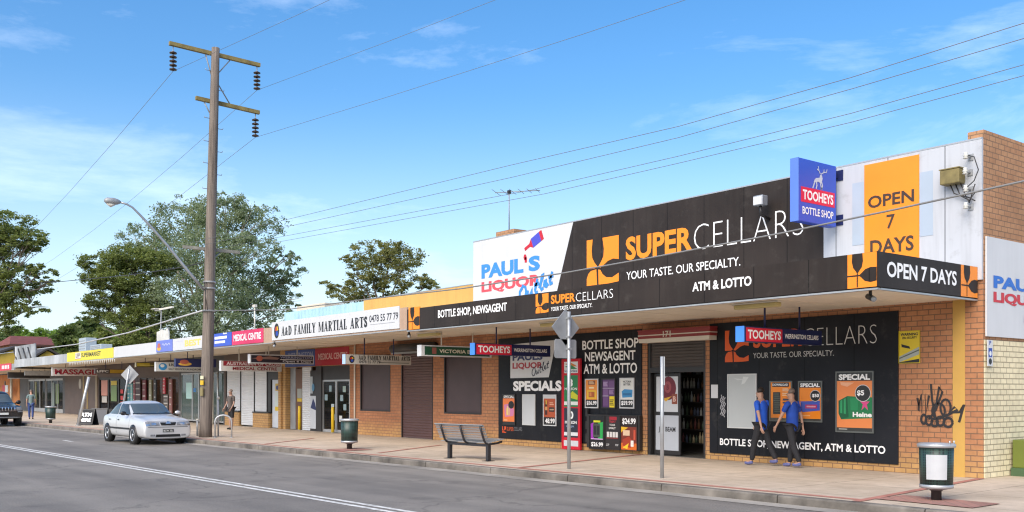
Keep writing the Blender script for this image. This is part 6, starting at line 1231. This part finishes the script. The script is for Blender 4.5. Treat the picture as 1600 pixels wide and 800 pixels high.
# ------------------------------------------------------------------ people
def skin_mesh(joints, edges, radii, root=0, sub=2):
    me = bpy.data.meshes.new('skin'); me.from_pydata(joints, edges, []); o = bpy.data.objects.new('skin', me); COL.objects.link(o)
    m_ = o.modifiers.new('skin', 'SKIN'); m_.use_smooth_shade = True; q = o.modifiers.new('sub', 'SUBSURF'); q.levels = sub; q.render_levels = sub
    for i, r in enumerate(radii):
        r = r if isinstance(r, tuple) else (r, r); me.skin_vertices[0].data[i].radius = r
        me.skin_vertices[0].data[i].use_root = (i == root)
    e = eval_mesh(o); bpy.data.objects.remove(o); bpy.data.meshes.remove(me); return e
def link_part(name, me, mat, parent):
    me.materials.clear(); me.materials.append(mat); me.polygons.foreach_set('use_smooth', [True]*len(me.polygons)); o = bpy.data.objects.new(name, me); COL.objects.link(o); o.parent = parent; BASE[o.name] = (0, 0, 0); return o
def person(label, loc, rz, H, legs, arms_, shirt, trouser, shoe, hair, skin=(.42, .24, .17), skirt=False, lean=.0):
    """x forward, y left. legs = ((hip swing, knee bend) left, right), arms_ = ((shoulder swing, elbow bend) left, right), radians"""
    t = thing('person', label, 'person', loc, rz, local=True); k = H/1.75; J, E, Rr = [], [], []
    def add(p, r, par=None): J.append((p[0]*k, p[1]*k, p[2]*k)); Rr.append((r[0]*k, r[1]*k) if isinstance(r, tuple) else r*k); E.append((par, len(J)-1)) if par is not None else None; return len(J)-1
    L_ = lambda z: lean*(z-.95)
    pel = add((0, 0, .95), (.08, .08)); wa = add((L_(1.1), 0, 1.10), (.08, .075), pel); ch = add((L_(1.3), 0, 1.30), (.12, .095), wa); sh_ = add((L_(1.43), 0, 1.43), (.10, .075), ch); ne = add((L_(1.5)+.01, 0, 1.51), .052, sh_); hd = add((L_(1.6)+.03, 0, 1.60), (.086, .092), ne); cr = add((L_(1.7)+.02, 0, 1.685), (.080, .086), hd)
    no = add((L_(1.6)+.125, 0, 1.605), .014, hd)
    shirtJ = [(pel, .135, .11), (wa, .128, .105), (ch, .16, .118), (sh_, .11, .085)]; feet = []
    legJ, armJ, hands = [], [], []
    for sg, (hs_, kb_) in zip((1, -1), legs):
        hp = add((0, sg*.09, .90), .068, pel); kn = add((.43*math.sin(hs_), sg*.10, .90-.43*math.cos(hs_)), .060, hp); a2 = hs_-kb_
        md = add((.43*math.sin(hs_)+.15*math.sin(a2), sg*.10, .90-.43*math.cos(hs_)-.15*math.cos(a2)), .056, kn)
        an = add((.43*math.sin(hs_)+.40*math.sin(a2), sg*.10, .90-.43*math.cos(hs_)-.40*math.cos(a2)), .036, md); to = add((J[an][0]/k+.17, sg*.115, max(.03, J[an][2]/k-.045)), .028, an); legJ.append((hp, kn, md, an)); feet.append((an, to))
    for sg, (ss, eb) in zip((1, -1), arms_):
        s0 = add((L_(1.42), sg*.175, 1.415), .052, sh_); el = add((L_(1.42)+.29*math.sin(ss), sg*.225, 1.415-.29*math.cos(ss)), .038, s0); a2 = ss+eb
        wr = add((J[el][0]/k+.25*math.sin(a2), sg*.225, J[el][2]/k-.25*math.cos(a2)), .024, el); armJ.append((s0, el))
        d = Vector((math.sin(a2), 0, -math.cos(a2))); pw = Vector((J[wr][0]/k, J[wr][1]/k, J[wr][2]/k)); pm = add(pw+d*.075, (.017, .034), wr); fw = Vector((math.cos(a2), 0, math.sin(a2)))
        for f_, ln_ in ((-.026, .072), (-.009, .085), (.009, .08), (.026, .062)):
            p1 = add(pw+d*(.10)+fw*f_, .0085, pm); add(pw+d*(.10+ln_*.55)+fw*f_*1.1+Vector((0, -sg*.012, 0)), .008, p1)
            add(pw+d*(.10+ln_)+fw*f_*1.1+Vector((0, -sg*.030, 0)), .007, len(J)-1)
        th = add(pw+d*.055+fw*.034, .010, pm); add(pw+d*.10+fw*.052+Vector((0, -sg*.01, 0)), .008, th)
    sm = MT('skin', skin, .55, var=.08, vs=6)
    if skin != (.42, .24, .17): sm = MT('skin tone %d' % int(skin[0]*100), skin, .55, var=.08, vs=6)
    body = link_part('body', skin_mesh(J, E, Rr), sm, t)
    jj, ee, rr = [], [], []; idx = {}
    def cl_(i, r, par=None): jj.append(J[i]); rr.append((r[0]*k, r[1]*k) if isinstance(r, tuple) else r*k); idx[i] = len(jj)-1; ee.append((idx[par], idx[i])) if par is not None else None
    jj.append((0, 0, .76*k)); rr.append((.150*k, .142*k)); idx['h'] = 0; cl_(pel, (.148, .138), 'h'); cl_(wa, (.138, .130), pel); cl_(ch, (.158, .138), wa); cl_(sh_, (.112, .088), ch)
    for s0, el in armJ:
        cl_(s0, .066, sh_); p = Vector(J[s0]).lerp(Vector(J[el]), .75); jj.append(tuple(p)); rr.append(.060*k); ee.append((idx[s0], len(jj)-1))
    link_part('shirt', skin_mesh(jj, ee, rr), shirt, t)
    jj, ee, rr = [], [], []; idx = {}; cl_(pel, (.140, .132)); jj[0] = (J[pel][0], 0, .98*k)
    for hp, kn, md, an in legJ:
        cl_(hp, .100, pel); cl_(kn, .074, hp)
        if not skirt: cl_(md, .070, kn); cl_(an, .056, md)
    link_part('shorts' if skirt else 'trousers', skin_mesh(jj, ee, rr), trouser, t)
    for an, to in feet:
        a, b = Vector(J[an]), Vector(J[to]); me = skin_mesh([(a.x-.03*k, a.y, a.z-.015), (a.x+.06*k, a.y, max(.045, a.z-.045)), (b.x+.02, b.y, max(.035, b.z))], [(0, 1), (1, 2)], [.048*k, .046*k, .036*k]); link_part('shoe', me, shoe, t)
    hp_ = Vector(J[cr]); me = skin_mesh([(hp_.x-.035*k, 0, hp_.z-.05*k), (hp_.x-.012*k, 0, hp_.z+.02*k), (hp_.x+.035*k, 0, hp_.z+.03*k)], [(0, 1), (1, 2)], [(.090*k, .088*k), (.094*k, .092*k), (.075*k, .065*k)]); link_part('hair', me, hair, t)
    mb = MB(); f = Vector(J[hd])
    for sg in (1, -1): mb.sphere((f.x+.078*k, sg*.03*k, f.z+.03*k), .011*k, M_blk, 5)
    mb.box(f.x+.083*k, f.x+.092*k, -.024*k, .024*k, f.z-.048*k, f.z-.040*k, cm('#8a4a44')); part('face_features', mb, t)
    return t
M_tee = MT('bright blue cotton', (.012, .085, .50), .8, var=.1, vs=5); M_tee2 = MT('royal blue cotton', (.010, .055, .33), .8, var=.15, vs=5); M_trk = MT('black trousers cloth', (.016, .016, .02), .85, var=.2, vs=5); M_jean = MT('blue denim', (.03, .055, .18), .85, var=.2, vs=6); M_teal = MT('grey teal cotton', (.14, .20, .20), .85, var=.15, vs=5); M_gtop = MT('grey brown cotton', (.10, .085, .08), .85, var=.2, vs=5); M_hair = MT('dark hair', (.02, .014, .01), .6, var=.2); M_hairg = MT('grey brown hair', (.16, .12, .10), .7, var=.2); M_shb = MT('blue grey shoe', (.12, .13, .30), .6, var=.1)
def on_ground(px, py): return (*gp(px, py), 0)
person('person in bright blue T-shirt walking left past the blank white poster', (wx(1190, 17.66), 17.66, 0), math.pi, 1.72, ((.30, .12), (-.30, .22)), ((-.38, .12), (.42, .2)), M_tee, M_trk, M_shb, M_hair, lean=.03)
person('person in darker blue T-shirt walking left beside the small carton poster', (wx(1238, 17.78), 17.78, 0), math.pi, 1.70, ((-.24, .18), (.22, .1)), ((.40, .15), (-.28, .1)), M_tee2, M_trk, M_shb, M_hairg, lean=.02)
person('person in dark shorts standing before the white roller shutters', on_ground(361, 671), math.radians(-70), 1.72, ((.06, .04), (-.05, .04)), ((.15, .5), (.12, .55)), M_gtop, M_trk, M_blk, M_hairg, (.36, .22, .17), skirt=True)
person('distant person in teal top and blue jeans on the footpath', on_ground(48.5, 655), math.radians(160), 1.72, ((.14, .06), (-.12, .1)), ((-.12, .25), (.15, .3)), M_teal, M_jean, M_blk, M_hairg)
# ------------------------------------------------------------------ trees
M_bark = MT('pale gum bark', (.34, .29, .24), .85, var=.3, vs=1.2, bump=.3, bs=8); M_barkd = MT('dark bark', (.12, .095, .075), .9, var=.3, vs=2, bump=.4, bs=10)
rng = np.random.default_rng(11)
def leaves(name, clumps, n, size, mat, parent, up=.4, droop=.0):
    """many leaf-sized diamonds gathered in small sprays round the points of each clump (cx,cy,cz,rx,ry,rz)"""
    C = []
    vol = np.array([c[3]*c[4]*c[5] for c in clumps])**.75; cnt = np.maximum(40, (n*vol/vol.sum())).astype(int)
    for c, m_ in zip(clumps, cnt):
        ns = max(6, int(m_/55)); u = rng.normal(size=(ns, 3)); u /= np.linalg.norm(u, axis=1)[:, None]; rad = rng.uniform(.35, 1.0, (ns, 1))**.55
        u[:, 2] += up*.5*rng.random(ns); cen = np.array(c[:3])+u*rad*np.array(c[3:6])
        who = rng.integers(0, ns, m_); rs = .13*np.cbrt(c[3]*c[4]*c[5])*rng.uniform(.5, 1.35, ns)
        off = rng.normal(size=(m_, 3))*rs[who][:, None]*np.array([1, 1, .55]); p = cen[who]+off; p[:, 2] -= droop*np.abs(off[:, 0]+off[:, 1]); C.append(p)
    P = np.concatenate(C); m_ = len(P); a = rng.normal(size=(m_, 3)); a[:, 2] = a[:, 2]*.5-(.5 if droop else 0); a /= np.linalg.norm(a, axis=1)[:, None]; b = np.cross(a, rng.normal(size=(m_, 3))); b /= np.linalg.norm(b, axis=1)[:, None]+1e-9
    s_ = (size*rng.uniform(.6, 1.4, m_))[:, None]; V_ = np.stack([P-a*s_, P+b*s_*.42, P+a*s_, P-b*s_*.42], 1).reshape(-1, 3)
    V_ -= np.array(BASE[parent.name])
    me = bpy.data.meshes.new(name); me.vertices.add(4*m_); me.vertices.foreach_set('co', V_.ravel().astype(np.float32)); me.loops.add(4*m_); me.loops.foreach_set('vertex_index', np.arange(4*m_, dtype=np.int32)); me.polygons.add(m_)
    me.polygons.foreach_set('loop_start', np.arange(0, 4*m_, 4, dtype=np.int32)); me.polygons.foreach_set('loop_total', np.full(m_, 4, dtype=np.int32)); me.update(calc_edges=True); me.materials.append(mat)
    o = bpy.data.objects.new(name, me); COL.objects.link(o); o.parent = parent; BASE[o.name] = BASE[parent.name]; return o
def at(px, py, t): d = ray(px, py); return Vector((d[0]*t, d[1]*t, CAM_H+d[2]*t))
def tree(name, label, px, t, fork_py, cl, n, size, lm_, bark, r0=.35, droop=0., group=None, limbs=True, crook=.06):
    """cl: clumps as (px, py, rx px, ry px, depth offset m, depth radius m) seen at distance t"""
    k = t/F_PX; base = at(px, HZ, t); base.z = -.24; T = thing(name, label, 'tree', base, group=group)
    CL = []
    for cx, cy, rx, ry, dz, rd in cl: p = at(cx, cy, t+dz); rx *= k; ry *= k; CL.append((p.x, p.y, p.z, max(rx*.8, rd*.6), max(rx*.8, rd*.8), ry))
    mb = MB(); fk = at(px, fork_py, t); pts = [base+(fk-base)*f+Vector((rng.normal()*.25*f, rng.normal()*.25*f, 0)) for f in (0, .3, .6, 1.)]; mb.tube(pts, [r0*1.3, r0, r0*.85, r0*.7], bark, 10)
    if limbs:
        for c in CL:
            e = Vector(c[:3]); s_ = pts[2].lerp(pts[3], rng.random()); m1 = s_.lerp(e, .4)+Vector((rng.normal(), rng.normal(), abs(rng.normal())*.6))*crook*(e-s_).length; m2 = s_.lerp(e, .75)+Vector((rng.normal(), rng.normal(), 0))*crook*(e-s_).length
            rl = r0*.36; mb.tube([s_, m1, m2, e], [rl, rl*.75, rl*.45, rl*.2], bark, 6)
            for q in range(5):
                u = rng.normal(size=3); u /= np.linalg.norm(u); u[2] = abs(u[2])*.7; e2 = e+Vector((u[0]*c[3], u[1]*c[4], u[2]*c[5]))*.9; mb.tube([m2, m2.lerp(e2, .5)+Vector((0, 0, .25)), e2], [rl*.3, rl*.2, rl*.07], bark, 5, False)
    part('trunk', mb, T); leaves('crown', CL, n, size, lm_, T, droop=droop); return T
LM_g = leafmat('gum leaf grey green', (0.246, 0.297, 0.189), (0.174, 0.225, 0.133), (0.362, 0.413, 0.290)); LM_o = leafmat('olive leaf', (0.196, 0.239, 0.080), (0.131, 0.167, 0.052), (0.319, 0.355, 0.123)); LM_b = leafmat('bronze green leaf', (.225, .235, .085), (.155, .165, .060), (.36, .34, .14)); LM_l = leafmat('bright leaf', (0.189, 0.304, 0.061), (0.116, 0.196, 0.043), (0.334, 0.464, 0.109)); LM_d = leafmat('dark green leaf', (0.116, 0.167, 0.065), (0.080, 0.116, 0.043), (0.203, 0.254, 0.087))
tree('gum_tree', 'big grey green gum tree rising behind the timber power pole', 318, 88, 500,
 [(345, 335, 55, 30, 0, 4), (290, 345, 55, 34, 2, 4), (400, 350, 38, 32, 0, 3.5), (385, 395, 55, 30, -3, 4), (320, 395, 55, 40, -4, 4.5), (265, 400, 42, 36, 1, 4), (225, 370, 28, 22, 1, 3), (345, 450, 62, 42, -4, 4.5), (285, 465, 48, 40, -5, 4), (400, 460, 40, 38, 0, 4), (430, 440, 26, 22, 0, 2.5), (455, 430, 22, 18, 1, 2), (445, 400, 24, 16, 0, 2), (340, 505, 62, 30, -5, 4), (420, 495, 40, 24, -2, 3), (275, 515, 50, 26, -4, 3), (455, 470, 16, 14, 0, 1.5), (352, 315, 32, 18, 0, 2.5)], 72000, .115, LM_g, M_bark, .42, .55)
tree('olive_tree', 'spreading olive green tree left of the big gum tree', 232, 82, 540,
 [(165, 415, 26, 16, 0, 3), (205, 405, 32, 20, 0, 3), (240, 415, 34, 24, 1, 3), (190, 440, 40, 18, 0, 3.5), (150, 440, 22, 14, 0, 2), (160, 470, 32, 14, 0, 2.5), (215, 465, 38, 24, 1, 3), (150, 495, 24, 12, 0, 2), (195, 500, 34, 16, 0, 2.5), (235, 490, 34, 26, 1, 3), (225, 525, 40, 18, 0, 3)], 54000, .108, LM_o, M_barkd, .26)
tree('street_tree', 'bronze green tree above the pale blue parapet', 597, 74, 470,
 [(595, 395, 40, 16, 0, 3), (625, 405, 32, 20, 0, 2.5), (560, 410, 22, 12, 0, 2), (600, 425, 46, 18, 0, 3), (640, 440, 34, 14, 0, 2.5), (670, 443, 18, 10, 0, 1.5), (565, 440, 34, 12, 0, 2.5), (525, 450, 24, 10, 0, 2), (545, 460, 34, 12, 0, 2.5), (600, 455, 40, 12, 0, 2.5), (612, 388, 18, 10, 0, 1.5), (565, 475, 44, 14, 0, 2)], 22000, .096, LM_b, M_barkd, .22)
tree('street_tree', 'tall olive tree cut by the left edge of the view', -25, 78, 480,
 [(5, 350, 42, 20, 0, 3), (45, 375, 22, 16, 0, 2), (0, 385, 46, 22, 0, 3.5), (-50, 380, 40, 40, 0, 4), (55, 385, 12, 8, 0, 1.5), (20, 425, 42, 14, 0, 2.5), (65, 425, 22, 12, 0, 1.5), (78, 440, 10, 8, 0, 1), (5, 455, 40, 18, 0, 3), (50, 450, 26, 12, 0, 2), (10, 485, 36, 14, 0, 2.5), (55, 480, 20, 10, 0, 1.5), (-45, 450, 44, 40, 0, 4), (0, 510, 34, 12, 0, 2)], 52000, .108, LM_o, M_barkd, .3)
bgl = 'low trees along the horizon behind the shops'
for i, (px, t, top, hw, lm_, lb) in enumerate(((-10, 185, 518, 40, LM_d, 'dark low tree at the left edge above the yellow roof'), (30, 190, 512, 30, LM_l, 'bright green tree behind the red roofed house'), (72, 185, 514, 28, LM_l, 'rounded bright tree above the red roof ridge'), (108, 170, 510, 26, LM_l, 'bright green tree right of the red roof'), (132, 112, 503, 30, LM_d, 'dark green tree left of the olive tree'), (175, 104, 515, 40, LM_o, 'olive green tree behind the supermarket board'), (222, 104, 520, 36, LM_l, 'bright green tree behind the torn white board'), (14, 180, 530, 22, LM_d, 'low dark tree beside the red roofed house'), (432, 100, 517, 26, LM_d, 'low dark tree behind the pink board'))):
    tree('background_tree', lb, px, t, 560, [(px, (top+575)/2, hw, (575-top)/2, 0, 4), (px-hw*.5, top+22, hw*.55, 16, 1, 3), (px+hw*.45, top+18, hw*.5, 16, -1, 3), (px, top+10, hw*.4, 10, 0, 2)], 6000, .32, lm_, M_barkd, .22, group=bgl, limbs=False)
# ------------------------------------------------------------------ houses at the far left
Yh = 28.; M_tile = MT('red roof tile', (.16, .045, .035), .8, var=.2, vs=2, wave=(2, 3, .6)); M_hbrick = brick('house brick', (.42, .20, .09), (.36, .17, .075), (.3, .2, .14)); M_yelw = MT('yellow painted gable', (.62, .42, .07), .7, var=.08)
Xh = -124.
h0, h1 = sx(22, Xh), sx(103, Xh); ze, zr_ = sz(60, 539.5, Xh), sz(60, 526.5, Xh-5.8)
s = thing('house', 'two storey brick house with dark red roof beyond the shops', 'house', (Xh, (h0+h1)/2, -.2)); mb = MB(); mb.box(Xh-10, Xh, h0, h1, -.2, ze, M_hbrick); part('wall', mb, s)
mb = MB(); a, b = h0-.6, h1+.6; c0_, c1_ = Xh+.8, Xh-10.8; mb.add([(c0_, a, ze), (c0_, b, ze), (c1_, b, ze), (c1_, a, ze), (Xh-5, a+1.2, zr_), (Xh-5, b-1.2, zr_)], [(0, 1, 5, 4), (1, 2, 5), (2, 3, 4, 5), (3, 0, 4), (3, 2, 1, 0)], M_tile); rf = part('roof', mb, s)
mb = MB(); mb.box(c0_, c0_+.1, a, b, ze-.18, ze+.05, MT('brown gutter', (.10, .05, .04), .6)); part('gutter', mb, rf)
for px0, px1 in ((64, 74.5), (82, 97)):
    y0_, y1_ = sx(px0, Xh), sx(px1, Xh); z0_, z1_ = sz(70, 552, Xh), sz(70, 541.5, Xh); mb = MB(); mb.box(Xh, Xh+.06, y0_, y1_, z0_, z1_, M_frame); f = part('window', mb, s); mb = MB(); n = 3 if px1-px0 > 12 else 2
    for i in range(n): u0 = y0_+.08+(y1_-y0_)*i/n; mb.box(Xh+.061, Xh+.08, u0, u0+(y1_-y0_)/n-.12, z0_+.1, z1_-.1, M_carg)
    part('pane', mb, f)
def gable(label, px0, pxp, px1, ye, yp):
    y0_, yp_, y1_ = sx(px0, Xg), sx(pxp, Xg), sx(px1, Xg); ze_, zp = sz(pxp, ye, Xg), sz(pxp, yp, Xg)
    s = thing('house', label, 'building', (Xg, yp_, -.2)); mb = MB(); mb.prism(PX(Xg), [(y0_+.3, -.2), (y1_-.3, -.2), (y1_-.3, ze_), (yp_, zp-.1), (y0_+.3, ze_)], -8, 0, M_yelw); part('wall', mb, s)
    mb = MB()
    for (ua, va), (ub, vb) in (((y0_-.2, ze_-.1), (yp_, zp)), ((yp_, zp), (y1_+.2, ze_-.1))): mb.prism(PX(Xg), [(ua, va), (ub, vb), (ub, vb+.22), (ua, va+.22)], -8.3, .3, MT('dark roof edge', (.06, .055, .055), .7))
    part('roof', mb, s)
Xg = -111.
gable('yellow gabled building with dark roof edge below the red roof', 52, 74, 100, 560, 546.5); gable('yellow gabled building at the left edge beside the billboard', -30, 24, 40, 562, 543.5)
q = (wx(17.5, 17.2), 17.2, 0); s = thing('post', 'pale post standing above the black car roof', 'post', q); mb = MB(); mb.tube([q, (q[0], q[1], 3.0)], .1, M_cwhite, 8); part('shaft', mb, s); mb = MB(); mb.box(q[0]-.5, q[0]+.5, q[1]-.1, q[1]+.1, 2.95, 3.1, M_cwhite); part('cap', mb, s)
q = (wx(8, 17.6), 17.6, 0); s = thing('small_sign', 'small red and white sign on a post over the black car', 'sign', q); mb = MB(); mb.tube([q, (q[0], q[1], 2.5)], .06, M_grey, 8); part('post', mb, s); mb = MB(); x0_, x1_ = wx(3.5, 17.5), wx(12, 17.5); mb.box(x0_, (x0_+x1_)/2, 17.5, 17.54, 1.55, 2.15, cm('#c02838')); mb.box((x0_+x1_)/2, x1_, 17.5, 17.54, 1.55, 2.15, cm('#d8dce0')); part('panel', mb, s)
